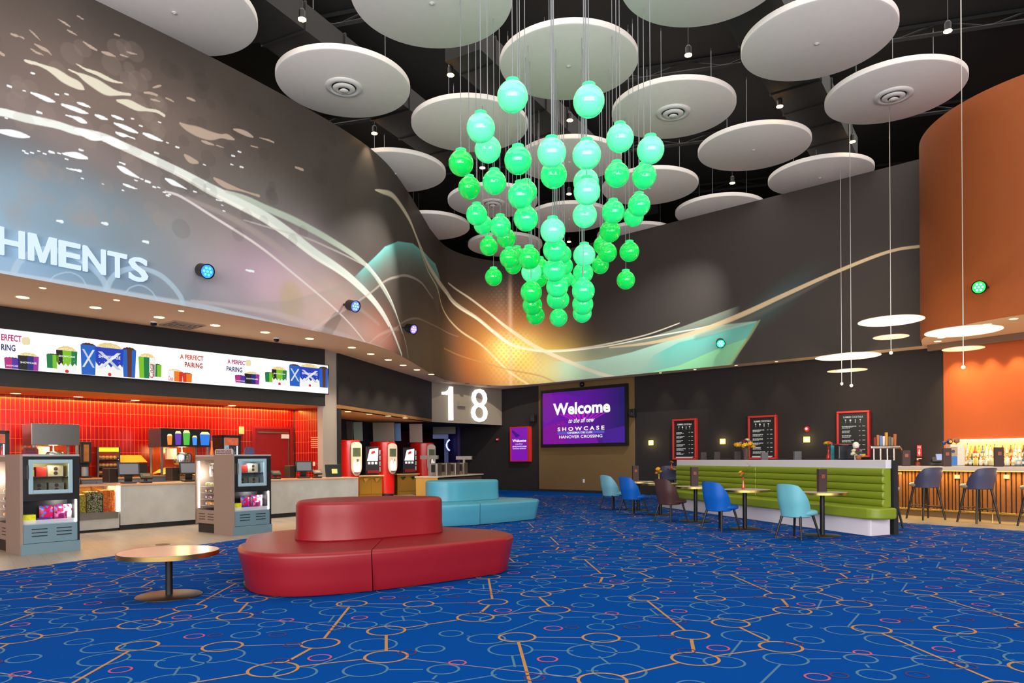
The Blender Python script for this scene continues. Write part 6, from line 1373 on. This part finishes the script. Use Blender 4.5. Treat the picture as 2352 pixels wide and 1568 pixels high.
# popcorn machines
def popper(name, label, u0, u1, vt, vh, out, mh, pic):
    t, W_ = rthing(name, label, 'popcorn machine', u0, u1, out); zt_ = rwz((u0 + u1) / 2, vt, out); zh = rwz((u0 + u1) / 2, vh, out); D_ = .75
    o = MB(); o.box((W_ / 2, D_ / 2, .44), (W_, D_, .88)); obj('cabinet', o, M_steel if not pic else M_cab, t)
    o = MB(); o.box((W_ / 2, D_ / 2, .93), (W_ + .02, D_, .1)); obj('tray', o, M_steel, t)
    o = MB(); o.box((W_ / 2, D_ / 2, (zt_ + zh) / 2), (W_ + .02, D_ + .02, zt_ - zh)); obj('hood', o, mh, t, bevel=.006)
    for x in (.03, W_ - .03):
        for y in (.03, D_ - .03): q = MB(); q.box((x, y, (zh + .96) / 2), (.045, .045, zh - .96)); obj('corner_post', q, M_steel, t)
    q = MB(); q.box((W_ / 2, D_ - .01, (zh + .96) / 2), (W_ - .06, .01, zh - .96)); obj('rear_pane', q, mat('warm_pane', '#c8551e', .2, alpha=.4), t)
    q = MB(); q.box((W_ / 2, .0, (zh + .96) / 2), (W_ - .06, .006, zh - .96)); obj('front_pane', q, mat('clear_glass', '#1c2628', .02, alpha=.06), t)
    q = MB(); q.lathe([(.02, zh), (.02, zh - .12), (.2, zh - .14), (.22, zh - .2), (.2, zh - .38), (.16, zh - .42)], (W_ * .55, D_ / 2, 0), 28); obj('kettle', q, M_chrome, t, smooth='auto')
    q = MB(); q.box((W_ * .3, D_ * .4, zh - .16), (.22, .1, .26)); obj('kettle_control', q, mat('control_white', '#d8cfc4', .4), t)
    q = MB(); pts = []; nx = 16
    for i in range(nx + 1):
        for j in range(9): pts.append((.05 + (W_ - .1) * i / nx, .05 + (D_ - .1) * j / 8, .99 + .2 * math.exp(-((i - nx * .3) / 5.) ** 2) * (1 if 0 < j < 8 else .4) + random.uniform(-.012, .015)))
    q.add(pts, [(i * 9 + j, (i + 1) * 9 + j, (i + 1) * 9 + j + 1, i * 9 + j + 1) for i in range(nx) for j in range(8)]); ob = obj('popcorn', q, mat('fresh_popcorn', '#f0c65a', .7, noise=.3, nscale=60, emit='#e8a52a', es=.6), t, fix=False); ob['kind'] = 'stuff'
    l = bpy.data.lights.new('bulb', 'POINT'); l.energy = 45; l.color = (1, .62, .2); l.shadow_soft_size = .1; lo = bpy.data.objects.new('bulb', l); COL.objects.link(lo); lo.parent = t; lo.location = (W_ * .5, D_ * .3, zh - .1)
    return t, W_, zt_, zh
popper('popcorn_machine', 'popcorn machine with a plain stainless hood behind the left kiosk', 74, 182, 973, 1022, 1.35, mat('hood_steel', '#8f8c8a', .25, 1.0), False)
t, W_, zt_, zh = popper('popcorn_machine', 'popcorn machine with a black hood picturing cups, left of the right kiosk', 370, 482, 984, 1026, 1.3, mat('hood_black', '#17171a', .3), True)
for k, (c, w_, h_) in enumerate([('#c07028', .12, .62), ('#4b2a9a', .15, .8), ('#3f9a3a', .17, .85), ('#2f7ad0', .12, .55), ('#1565c8', .25, .78)]):
    xc = W_ * (.17 + .17 * k) + (.05 if k == 4 else 0); hh = (zt_ - zh); z0 = zh + hh * .1; q = MB(); q.polyxz([(xc - w_ * .38, z0), (xc + w_ * .38, z0), (xc + w_ * .5, z0 + hh * h_ * .8), (xc - w_ * .5, z0 + hh * h_ * .8)], -.013); obj('cup_picture', q, mat('pic_' + c.strip('#'), c, .5, emit=c, es=.45), t, fix=False)
    q = MB(); q.polyxz([(xc - w_ * .48, z0 + hh * h_ * .78), (xc + w_ * .48, z0 + hh * h_ * .78), (xc + w_ * .3, z0 + hh * h_ * .95), (xc - w_ * .3, z0 + hh * h_ * .95)], -.0135); obj('popcorn_picture', q, mat('pic_pop', '#e8d9a0', .5, emit='#e8d9a0', es=.45), t, fix=False)
# drinks fridges
def fridge(label, u0, u1, vt, out):
    t, W_ = rthing('drinks_fridge', label, 'fridge', u0, u1, out); zt_ = rwz((u0 + u1) / 2, vt, out)
    for x in (.03, W_ - .03): q = MB(); q.box((x, .3, zt_ / 2), (.06, .6, zt_)); obj('side_wall', q, M_blackpl, t)
    q = MB(); q.box((W_ / 2, .3, zt_ - .03), (W_, .6, .06)); q.box((W_ / 2, .3, .25), (W_, .6, .5)); obj('frame', q, M_blackpl, t); q = MB(); q.box((W_ / 2, .58, zt_ / 2), (W_, .04, zt_)); obj('back', q, mat('fridge_inside', '#b8cfe0', .5, emit='#bcd8ee', es=.5), t)
    q = MB(); q.quadxz(.07, W_ - .07, zt_ - .26, zt_ - .07, .0); obj('header_picture', q, mat('fridge_header', '#b05a3a', .5, noise=.9, nscale=10, emit='#a04a38', es=.5), t, fix=False)
    q = MB(); q.box((W_ - .09, .03, zt_ - .75), (.02, .02, .95)); obj('tube_light', q, glow('fridge_tube', '#e8f4ff', 3), t)
    for k in range(3):
        z = zt_ - .56 - .36 * k; q = MB(); q.box((W_ / 2, .3, z), (W_ - .1, .5, .012)); obj('shelf', q, mat('shelf_white', '#dfe8ee', .4), t)
        for j in range(max(3, int(W_ / .12))):
            b_ = MB(); b_.lathe([(.03, 0), (.034, .01), (.034, .15), (.014, .2), (.014, .24)], n=12); c = ['#2c5f9a', '#7fb3d8', '#b83028', '#3a3a44'][(j + k) % 4]; b_ = obj('drink_bottle', b_, mat('drink_' + c.strip('#'), c, .2), None, smooth='auto')
            p = Matrix.Translation(t.location) @ Matrix.Rotation(RA, 4, 'Z') @ Vector((.1 + (W_ - .2) * j / max(2, int(W_ / .12) - 1), .14, z + .007)); tag(b_, f'bottle on the {["top", "second", "third"][k]} shelf of the {"left" if u0 < 100 else "right"} drinks fridge, {ordn[j]} from the left', 'bottle', 'bottles in the drinks fridges', loc=p)
fridge('black glass-door drinks fridge at the far left edge', -42, 22, 988, .95)
fridge('black glass-door drinks fridge behind the right kiosk', 510, 554, 999, .75)
# red door and signs on the red walls
t = thing('service_door', 'dark red service door in the red tiled wall', 'door', (RW0[0], RW0[1], 0), RA)
a, zt_ = hit(585, 984, RW0, RW1); b, _ = hit(664, 984, RW0, RW1); q = MB()
for x0_, x1_, z0, z1 in ((a - .07, a, 0, zt_ + .07), (b, b + .07, 0, zt_ + .07), (a, b, zt_, zt_ + .07)): q.box(((x0_ + x1_) / 2, -.02, (z0 + z1) / 2), (x1_ - x0_, .06, z1 - z0))
M_doorr = mat('door_red', '#8e1016', .45); obj('frame', q, M_doorr, t); q = MB(); q.box(((a + b) / 2, -.012, zt_ / 2), (b - a - .02, .04, zt_ - .02)); obj('leaf', q, M_doorr, t)
q = MB(); q.box(((a + b) / 2, -.06, zt_ - .1), ((b - a) * .9, .05, .035)); obj('closer_arm', q, M_steel, t); q = MB(); q.box((b - .16, -.07, zt_ - .2), (.22, .05, .12)); obj('exit_plate', q, M_white, t); q = MB(); q.box((b - .04, -.05, zt_ / 2), (.03, .02, zt_ - .3)); obj('edge_guard', q, M_steel, t)
s_, z_ = hit(553.5, 988, RW0, RW1); x, y = along(RW0, RW1, s_, .04); q = MB(); q.box((0, 0, 0), (.12, .06, .2)); q = obj('wall_clock_box', q, mat('ivory_box', '#d8c890', .5), None, bevel=.006); tag(q, 'small ivory box on the red tiles left of the door', 'wall box', loc=(x, y, z_), rz=RA)
s_, z_ = hit(723, 1016, RS0, RS1); x, y = along(RS0, RS1, s_, .01); q = MB()
for k in range(6): q.box((0, 0, .14 - .055 * k), (.26 - .04 * (k % 2), .004, .022))
q = obj('wall_notice', q, mat('notice_print', '#f08a6a', .6), None); tag(q, 'pale printed lines on the red wall beside the pillar', 'notice', loc=(x, y, z_), rz=ang(RS0, RS1))
s_, z_ = hit(722, 1065, RS0, RS1); x, y = along(RS0, RS1, s_, .012); q = MB(); q.box((0, 0, 0), (.07, .012, .12)); q = obj('light_switch', q, M_white, None, bevel=.003); tag(q, 'white wall switch on the red return wall', 'switch', loc=(x, y, z_), rz=ang(RS0, RS1))
# registers on the counter
def on_ctr(u, v=1105, d=.35):
    for p, q in zip(offs(full, d)[:-1], offs(full, d)[1:]):
        s, _ = hit(u, v, p, q)
        if 0 <= s <= math.hypot(q[0] - p[0], q[1] - p[1]): return along(p, q, s), ang(p, q)
M_scr = mat('pos_display', '#5a5a62', .25, emit='#70707a', es=.25)
for i, (u, lb, sc) in enumerate([(285, 'left of the three counter registers', 1.0), (425, 'middle counter register, before the black popcorn machine', 1.0), (690, 'right counter register, beside the grey pillar', .95)]):
    (x, y), a = on_ctr(u); t = thing('cash_register', 'black touchscreen register, ' + lb, 'cash register', (x, y, .901), a - .25, 'registers on the serving counter')
    q = MB(); q.box((.08, 0, .02), (.26, .24, .04)); q.box((.08, .02, .13), (.14, .06, .22), rx=.25); obj('stand', q, M_blackpl, t, bevel=.008)
    q = MB(); q.box((.08, -.02, .29), (.4, .035, .27), rx=-.3); obj('monitor', q, M_blackpl, t, bevel=.008); q = MB(); q.box((.08, -.042, .292), (.34, .004, .21), rx=-.3); obj('display', q, M_scr, t)
    q = MB(); q.box((-.24, .02, .17), (.2, .2, .28), rz=.5); obj('customer_screen', q, mat('brown_black', '#211512', .4), t, bevel=.01)
for i, (u, lb) in enumerate([(335, 'right of the left register'), (633, 'at the right edge of the right kiosk'), (728, 'between the right register and the pillar')]):
    (x, y), a = on_ctr(u, d=.25); t = thing('card_reader', 'black card payment terminal on a stand, ' + lb, 'payment terminal', (x, y, .901), a - .2, 'card terminals on the serving counter')
    q = MB(); q.box((0, 0, .02), (.2, .2, .04)); q.tube([(0, 0, .03), (0, 0, .1)], .03, 10); q.box((0, -.02, .14), (.22, .16, .05), rx=.6); obj('body', q, M_blackpl, t, bevel=.008); q = MB(); q.box((0, -.04, .163), (.14, .08, .004), rx=.6); obj('display', q, mat('amber_display', '#5a4a30', .3), t)
(x, y), a = on_ctr(766, d=.3); t = thing('counter_display', 'framed dark display with a yellow card at the right end of the serving counter', 'display', (x, y, .901), a - .2)
q = MB(); q.box((0, 0, .17), (.42, .03, .33), rx=-.25); obj('frame', q, M_blackpl, t, bevel=.006); q = MB(); q.box((.02, -.022, .16), (.14, .004, .12), rx=-.25); obj('yellow_card', q, mat('card_yellow', '#d8c070', .5, emit='#d8c070', es=.3), t); q = MB(); q.box((.095, -.023, .16), (.02, .004, .12), rx=-.25); obj('green_card', q, mat('card_green', '#4a9a6a', .5), t)

# ---------------------------------------------------------------- kiosks
M_kwood = mat('kiosk_taupe', '#8a7468', .6, noise=.15, nscale=90); M_kblue = mat('kiosk_blue_grey', '#647d89', .5); M_kblk = mat('kiosk_black', '#16171a', .4); M_kdoor = mat('fridge_door_blue', '#8fa9b5', .35); M_ktop = mat('kiosk_top', '#b9bec2', .3, .5)
M_glassp = mat('clear_glass', '#1c2628', .02, alpha=.06); M_shine = glow('led_white', '#fff6e0', 7)
def put(t, o, label, cat, grp, loc, rz=0.0):
    w_ = Matrix.Translation(t.location) @ Matrix.Rotation(t.rotation_euler.z, 4, 'Z'); o.location = w_ @ Vector(loc); o.rotation_euler = (0, 0, t.rotation_euler.z + rz); tag(o, label, cat, grp); return o
def bag(c, w_, h_, d_=.06, c2=None):
    key = 'bag_' + c.strip('#') + str(w_) + str(h_)
    if key not in _dl:
        q = MB(); n = 8; vs = []
        for side in (-1, 1):
            for i in range(n + 1):
                for j in range(n + 1):
                    a, b = i / n * 2 - 1, j / n * 2 - 1; vs.append((a * w_ / 2, side * d_ / 2 * max(0, 1 - a ** 4) * max(0, 1 - b ** 4) ** .7, h_ * j / n))
        W = n + 1; M_ = W * W
        for s in (0, 1):
            for i in range(n):
                for j in range(n): a = s * M_ + i * W + j; f = (a, a + W, a + W + 1, a + 1); q.add([], []); q.f.append(f if s == 0 else f[::-1]); q.mi.append(0)
        q.v = vs; m = mat('wrap_' + c.strip('#'), c, .25, noise=.0); nt = m.node_tree; bs = nt.nodes['Principled BSDF']; v = nt.nodes.new('ShaderNodeTexNoise'); v.inputs['Scale'].default_value = 16; v.inputs['Detail'].default_value = 2; tc = nt.nodes.new('ShaderNodeTexCoord'); nt.links.new(tc.outputs['Object'], v.inputs['Vector'])
        r = nt.nodes.new('ShaderNodeValToRGB'); r.color_ramp.interpolation = 'CONSTANT'; r.color_ramp.elements[0].color = lin(c); r.color_ramp.elements[1].color = lin(c2 or '#f0f0f0'); r.color_ramp.elements[1].position = .56; nt.links.new(v.outputs['Fac'], r.inputs[0]); nt.links.new(r.outputs[0], bs.inputs['Base Color'])
        _dl[key] = obj('tmp', q, m, None, smooth=True); me = _dl[key].data; bpy.data.objects.remove(_dl[key]); _dl[key] = me
    o = bpy.data.objects.new('candy_bag', _dl[key]); COL.objects.link(o); return o
def carton(c, w_, d_, h_):
    key = 'ctn' + c + str(w_)
    if key not in _dl: q = MB(); q.box((0, 0, h_ / 2), (w_, d_, h_)); o = obj('tmp', q, mat('ctn_' + c.strip('#'), c, .45, noise=.5, nscale=18)); _dl[key] = o.data; bpy.data.objects.remove(o)
    o = bpy.data.objects.new('candy_box', _dl[key]); COL.objects.link(o); return o
def kiosk(which, label, p0, p1, warm):
    L = math.hypot(p1[0] - p0[0], p1[1] - p0[1]); t = thing('snack_kiosk', label, 'kiosk', (p0[0], p0[1], 0), ang(p0, p1), 'self-service snack kiosks'); H_ = 1.457; D1, D2 = .62, 1.32
    def part(name, m, *boxes, **k):
        q = MB()
        for b in boxes: x0, x1, y0, y1, z0, z1 = b; q.box(((x0 + x1) / 2, (y0 + y1) / 2, (z0 + z1) / 2), (x1 - x0, y1 - y0, z1 - z0))
        return obj(name, q, m, t, **k)
    part('side_panel', M_kwood, (-.006, .03, .0, D1, 0, H_)); part('end_panel', M_kblk, (L - .03, L, .004, D2, .16, H_)); part('divider', M_kblk, (.03, L - .03, .42, .62, .16, H_ - .03))
    part('top', M_ktop, (.03, L, 0, D2, H_ - .028, H_)); part('plinth', M_kblue, (.0, L + .005, -.015, .6, 0, .16)); part('dark_toe', M_toe, (.06, L - .02, .6, D2 - .04, 0, .18))
    part('vent_panel', M_kblue, (.03, L - .03, .01, .42, .165, .43)); part('mid_rail', M_kblk, (.03, L - .03, .0, .42, .78, .87)); part('black_facade', M_kblk, (.03, .1, 0, .03, .87, H_ - .03), (.66, L - .03, 0, .03, .87, H_ - .03), (.1, .66, 0, .03, 1.37, H_ - .03))
    part('vent_slots', M_kblk, *[(x, x + .2, .004, .011, z, z + .012) for x in (.14, .46) for z in (.26, .31, .36)])
    part('fridge_door', M_kdoor, (.1, .155, -.025, .01, .88, 1.38), (.615, .67, -.025, .01, .88, 1.38), (.155, .615, -.025, .01, 1.325, 1.38), (.155, .615, -.025, .01, .88, .935), bevel=.006)
    part('door_handle', M_chrome, (.07, .085, -.04, -.02, 1.1, 1.3))
    part('fridge_lining', mat('lining_warm' if warm else 'lining_cool', '#8f8a6c' if warm else '#6f8088', .5), (.1, .66, .38, .41, .88, 1.37), (.1, .66, .03, .38, .87, .885), (.09, .1, .03, .4, .87, 1.37), (.66, .67, .03, .4, .87, 1.37)); part('fridge_shelf', M_chrome, (.1, .66, .04, .38, 1.12, 1.13))
    part('fridge_lamp', glow('fridge_warm', '#ffe08a', 6) if warm else glow('fridge_cool', '#d8ecf4', 3), (.2, .56, .05, .07, 1.33, 1.35)); part('glass', M_glassp, (.15, .62, -.01, -.006, .93, 1.33))
    part('bay_back', M_kblk, (.03, L - .03, .40, .42, .43, .79)); part('bay_shelf', mat('shelf_grey', '#9aa3ac', .35), (.03, L - .03, .03, .4, .43, .445)); part('led_column', M_shine, (L - .055, L - .035, .02, .035, .44, .78)); part('shelf_lip', mat('acrylic', '#e8ecf4', .1, alpha=.35), (.03, L - .05, .03, .034, .445, .5))
    for x, col, pw, z in ((L - .09, (1, .97, .9), 4, .74), (.38, (1, .85, .5) if warm else (.85, .95, 1), 4.5, 1.31)):
        l = bpy.data.lights.new('bulb', 'POINT'); l.energy = pw; l.color = col; l.shadow_soft_size = .04; lo = bpy.data.objects.new('bulb', l); COL.objects.link(lo); lo.parent = t; lo.location = (x, .1, z)
    # long side: lit candy display
    part('display_lower_panel', M_kwood, (.02, .05, D1, D2, .18, .43)); part('display_slots', M_kblk, *[(.016, .02, y, y + .2, z, z + .012) for y in (.68, .98) for z in (.25, .30, .35)])
    part('display_back', mat('display_grey', '#6d6a66', .4), (.4, .42, D1, D2, .43, H_ - .03)); part('display_frame', M_kwood, (.02, .06, D2 - .05, D2, .16, H_ - .03), (.02, .05, D1, D2, H_ - .1, H_ - .03)); part('display_end', M_kwood, (.06, .42, D2 - .03, D2, .43, H_ - .03))
    part('display_led', M_shine, (.05, .07, D2 - .08, D2 - .055, .46, 1.34)); part('display_floor', M_kblk, (.05, .4, D1, D2 - .03, .42, .435)); 
    for k in range(4): part('display_shelf', mat('acrylic', '#e8ecf4', .1, alpha=.35), (.06, .38, D1 + .02, D2 - .09, .5 + .12 * k, .508 + .12 * k))
    part('hang_bar', M_chrome, (.2, .215, D1, D2 - .05, 1.28, 1.295))
    l = bpy.data.lights.new('bulb', 'POINT'); l.energy = 6; l.color = (1, .95, .82); l.shadow_soft_size = .05; lo = bpy.data.objects.new('bulb', l); COL.objects.link(lo); lo.parent = t; lo.location = (.12, D2 - .16, 1.1)
    # contents
    side = which
    for k, (c, c2, w_, h_, x, y, z, d) in enumerate([('#c01a5a', '#3a7ad0', .2, .23, .42, .28, .46, 'pink and blue'), ('#a01a4a', '#2a3a9a', .16, .24, .585, .26, .46, 'magenta and navy'), ('#e8e0e8', '#b01a5a', .12, .24, .69, .24, .46, 'white and magenta'), ('#7a1a5a', '#e04a8a', .17, .14, .56, .14, .46, 'plum')]):
        put(t, bag(c, w_, h_, .06, c2), f'{d} candy bag in the open bay of the {side} kiosk', 'candy bag', f'candy bags in the {side} kiosk', (x, y, z), .1 * (k % 2))
    put(t, carton('#d8d020', .17, .16, .13), f'yellow candy box at the left of the {side} kiosk open bay', 'candy box', None, (.13, .16, .446)); put(t, carton('#3a2a80', .17, .14, .07), f'purple candy box beside the yellow one in the {side} kiosk', 'candy box', None, (.32, .15, .446))
    for k, (c, w_, h_, x, z, d) in enumerate([('#d8b020', .1, .1, .17, 1.131, 'yellow box on the upper shelf'), ('#a8201a', .13, .14, .31, 1.131, 'red box on the upper shelf'), ('#a89f88', .2, .16, .5, 1.131, 'beige box on the upper shelf'), ('#5c625a', .2, .15, .28, .886, 'dark grey box on the lower shelf'), ('#6e746a', .2, .15, .51, .886, 'grey box on the lower shelf')]):
        bx = put(t, carton(c, w_, .1, h_), f'{d} of the {side} kiosk fridge', 'candy box', None, (x, .2, z))
        if k > 1:
            for zz_ in (.045, .11): q = MB(); q.cyl((0, -.052, zz_), .028, .004, 14, 'Y'); obj('printed_treat', q, mat('treat_brown', '#3a2a22', .5), bx)
    for k in range(3): put(t, bag(['#8ab020', '#e8e0d0', '#c8c0b0'][k], .11, .22, .05, ['#e8e0a0', '#c02a2a', '#3a2a2a'][k]), f'hanging candy bag, {ordn[k]} along the side display of the {side} kiosk', 'candy bag', f'hanging bags in the {side} kiosk', (.2, .74 + .16 * k, 1.05), math.pi / 2)
    for k in range(4):
        for j in range(3): put(t, bag(['#c87a2a', '#6a3a5a', '#5a3a2a', '#a8a05a'][k], .14, .07, .09, '#d8c8a8'), f'packet on the {["lowest", "second", "third", "highest"][k]} side shelf of the {side} kiosk, {ordn[j]} from its corner', 'candy packet', f'packets on the {side} kiosk shelves', (.14, .72 + .17 * j, .509 + .12 * k), math.pi / 2)
    # name board on top
    s = thing('kiosk_sign', f'small SHOWCASE name board on top of the {side} kiosk', 'sign', along(p0, p1, .0 if not warm else .03) + (H_ + .001,), ang(p0, p1) + (-math.pi / 2 if not warm else 0))
    q = MB()
    if not warm: x0, x1 = -.60, -.02
    else: x0, x1 = .0, .2
    q.polyxz([(x0, 0), (x1, 0), (x1, .07), (x1 - .03, .1), (x0 + .03, .1), (x0, .07)], .005, .02); obj('board', q, mat('sign_board_' + side, '#b9a49c' if not warm else '#7a1c18', .5), s)
    obj('lettering', fit_text('SHOWCASE', x0 + .04, x1 - .04, .045, .085, .003, .001, .02), mat('sign_print', '#2c1f33', .5), s); q = MB(); q.quadxz(x0 + .04, x1 - .03, .018, .034, .003); obj('stripe', q, mat('sign_purple', '#3c2350', .5), s, fix=False)
    return t
kiosk('left', 'left grey-blue snack kiosk with warm lit fridge and open candy bay', (-7.05, 10.11), (-6.57, 10.71), True)
kiosk('right', 'right grey-blue snack kiosk with cool lit fridge, beside the red sofa', (-4.98, 12.58), (-4.51, 13.2), False)
p = along((-4.98, 12.58), (-4.51, 13.2), .52, -.3); q = MB(); q.polyxz([(-.09, 0), (.09, 0), (.09, .1), (.06, .14), (-.06, .14), (-.09, .1)], 0, .012); q = obj('purple_sign', q, mat('sign_purple2', '#3a2350', .4)); tag(q, 'small purple rounded sign standing on top of the right kiosk', 'sign', loc=(p[0], p[1], 1.458), rz=.6)
p = along((-4.98, 12.58), (-4.51, 13.2), .12, -.9); q = MB(); q.lathe([(.035, 0), (.035, .02), (.014, .16), (.014, .26)], n=16); q = obj('orange_cone', q, mat('cone_orange', '#e8752a', .5), None, smooth='auto'); tag(q, 'slim orange cone bottle standing on the right kiosk behind its name board', 'bottle', loc=(p[0], p[1], 1.458))

# ---------------------------------------------------------------- drinks alcove
M_mred = mat('dispenser_red', '#d01a12', .22, coat=.5); M_mface = mat('dispenser_face', '#d6c6b8', .35)
AA = ang(BW0, BW1)
def fdisp(label, u, Y, sc=1.0):
    x = (u - 1176) / F * Y; t = thing('soda_machine', label, 'drinks dispenser', (x, Y, 0), AA - .38, 'red touchscreen soda machines'); H_ = 2.0; W_ = .86
    q = MB(); pr = catmull([(-W_ / 2, 0, 0), (-W_ / 2 + .02, .45, 0), (-.1, .5, 0), (.25, .48, 0), (W_ / 2, .3, 0), (W_ / 2, .02, 0), (.15, -.28, 0), (-.15, -.28, 0)], 5)
    pts = [(p[0], p[1]) for p in pr]
    q.prism(pts, .1, H_, scale0=[(a * .78, b * .9) for a, b in pts]); obj('body', q, M_mred, t, bevel=.04, bseg=4)
    q = MB(); q.prism([(a * .7, b * .8) for a, b in pts], 0, .1); obj('base', q, M_blackpl, t)
    def oval(w_, z0, z1, rt, rb_, y):
        out = []; c = w_ / 2
        for i in range(13): a = math.pi * i / 12; out.append((c * math.cos(a), z1 - rt + rt * math.sin(a)))
        for i in range(13): a = math.pi + math.pi * i / 12; out.append((c * math.cos(a), z0 + rb_ + rb_ * math.sin(a)))
        return out
    q = MB(); q.polyxz(oval(.46, .82, 1.94, .12, .3, 0), -.32, .05); obj('front_panel', q, M_mface, t, bevel=.015); q = MB(); q.quadxz(-.17, .17, 1.45, 1.74, -.323); obj('touch_screen', q, mat('touch_screen', '#4a5340', .15, noise=.5, nscale=8, emit='#56604a', es=.3), t, fix=False)
    q = MB(); q.polyxz(oval(.32, .92, 1.34, .16, .16, 0), -.324, .003); obj('cup_bay', q, mat('cup_bay_white', '#f0ece4', .3, emit='#f0ece4', es=.35), t); q = MB(); q.cyl((0, -.36, 1.28), .035, .09, 14); obj('nozzle', q, M_chrome, t); q = MB(); q.lathe([(.0, .9), (.1, .91), (.12, .94)], (0, -.33, 0), 20); obj('drip_tray', q, mat('drip_brown', '#8a6a50', .4), t)
    return t
fdisp('red soda machine nearest the grey pillar', 804, 23.3); fdisp('middle red soda machine with its full body visible', 888, 25.7); fdisp('right red soda machine behind the steel dispensers', 978, 28.0)
for (u0, u1, Y, lb) in [(826, 876, 24.6, 'left of the middle soda machine'), (917, 955, 26.9, 'right of the middle soda machine')]:
    x = ((u0 + u1) / 2 - 1176) / F * Y; W_ = .95; t = thing('brass_cabinet', 'brass-fronted cup cabinet ' + lb, 'cabinet', (x, Y, 0), AA * .45, 'brass cabinets between soda machines')
    M_bc = mat('brass_laminate', '#a8802e', .35, .6)
    q = MB(); q.box((0, .25, .38), (W_ - .1, .5, .76)); obj('carcass', q, M_bc, t); q = MB(); q.box((0, .22, .785), (W_, .6, .04)); obj('countertop', q, mat('tan_top', '#c9a878', .4), t)
    for sx in (-1, 1): q = MB(); q.box((sx * .21, -.01, .4), (.4, .02, .5)); obj('door', q, M_bc, t, bevel=.004); q = MB(); q.add([(sx * .21 - .1, -.03, .7), (sx * .21 + .1, -.03, .7), (sx * .21, -.03, .56), (sx * .21 - .1, -.1, .7), (sx * .21 + .1, -.1, .7)], [(0, 1, 2), (3, 4, 2), (0, 3, 2), (1, 4, 2), (0, 1, 4, 3)]); obj('cup_chute', q, M_brass, t, fix=False)
    k = thing('soda_dispenser', 'white and red cola dispenser on the brass cabinet ' + lb, 'drinks dispenser', (x + .02, Y + .12, .806), AA * .45)
    q = MB(); q.box((0, .1, .5), (.5, .3, 1.0)); obj('tower', q, mat('tower_dark', '#22242e', .4), k, bevel=.01); q = MB(); q.add([(-.2, -.06, .5), (.2, -.06, .5), (.22, -.06, .95), (-.1, -.06, .9)], [(0, 1, 2, 3)]); obj('picture', q, mat('cola_picture', '#f2ece8', .4, emit='#f2ece8', es=.8), k, fix=False)
    q = MB(); q.add([(-.05, -.065, .72), (.1, -.065, .78), (.08, -.065, .86), (-.04, -.065, .82)], [(0, 1, 2, 3)]); obj('red_flash', q, mat('cola_red', '#c81a22', .4, emit='#c81a22', es=.6), k, fix=False)
    q = MB()
    for i in range(3): q.quadxz(-.17 + .13 * i, -.08 + .13 * i, .38, .46, -.058)
    obj('button_row', q, mat('buttons_white', '#e8e8e8', .4, emit='#e8e8e8', es=.5), k, fix=False); q = MB(); q.box((0, -.05, .12), (.46, .2, .1)); obj('drip_tray', q, mat('dark_red_tray', '#7a1414', .4), k)
    for i in range(4): q = MB(); q.tube([(.3, .0, .12 + .2 * i), (.3, .0, .28 + .2 * i)], .055, 12); obj('cup_tube', q, M_steel, k)
# tilted glossy panels above the machines
for i, (u0, u1, v0, v1, lb) in enumerate([(784, 806, 951, 1008, 'dark left'), (808, 829, 962, 1012, 'pale green'), (853, 903, 962, 1015, 'grey-green'), (904, 918, 971, 1012, 'blue lettered'), (938, 968, 970, 1015, 'brown-grey')]):
    Y = 25.2 + .55 * i; x0, _, zt_ = PY(u0, v0, Y); x1, _, zb_ = PY(u1, v1, Y); c = ['#5a5656', '#a8bcb4', '#98988c', '#7a9acb', '#9a8a80'][i]; zt_ = min(zt_, 2.74)
    q = MB(); q.box((0, 0, 0), (x1 - x0, .05, zt_ - zb_), rx=.12); q = obj('overhead_panel', q, mat('panel_' + c.strip('#'), c, .18, .2)); tag(q, lb + ' glossy panel tilted above the soda machines', 'panel', loc=((x0 + x1) / 2, Y + .3, (zt_ + zb_) / 2))
# condiment island with steel dispensers
I0, I1 = (-1.93, 18.3), (-.9, 21.4); IL = math.hypot(I1[0] - I0[0], I1[1] - I0[1]); t = thing('condiment_island', 'gold-fronted condiment island left of the turquoise sofa', 'counter', (I0[0], I0[1], 0), ang(I0, I1))
wl = .62; q = MB(); q.box((IL / 2, wl / 2, .42), (IL - .06, wl - .04, .84)); obj('carcass', q, mat('bronze_dark', '#4a3d2a', .5), t); q = MB(); q.box((-.0, wl / 2, .43), (.02, wl, .86)); obj('gold_panel', q, mat('gold_panel', '#c2923c', .5), t); q = MB(); q.box((IL / 2, wl / 2, .885), (IL + .06, wl + .06, .03)); obj('countertop', q, mat('island_top', '#d8c4b0', .35), t, bevel=.004)
for i in range(4):
    k = thing('napkin_dispenser', f'brushed steel dispenser box on the condiment island, {ordn[i]} from the near end', 'dispenser', along(I0, I1, .5 + .62 * i, -.3) + (.901,), ang(I0, I1), 'steel dispensers on the condiment island')
    q = MB(); q.box((0, 0, .17), (.3, .26, .34)); obj('casing', q, M_steel, k, bevel=.008); q = MB(); q.box((-.152, 0, .2), (.006, .14, .2)); obj('slot', q, M_blackpl, k)
for i, (dx, hh) in enumerate(((.15, .5), (2.55, .48))):
    k = thing('steel_frame', 'steel T-shaped stand at the ' + ('near' if i == 0 else 'far') + ' end of the condiment island', 'stand', along(I0, I1, dx, -.3) + (.901,), ang(I0, I1)); q = MB(); q.box((0, 0, hh / 2), (.06, .06, hh)); obj('post', q, M_steel, k); q = MB(); q.box((0, .0, hh), (.08, .5, .1)); obj('bar', q, M_steel, k)
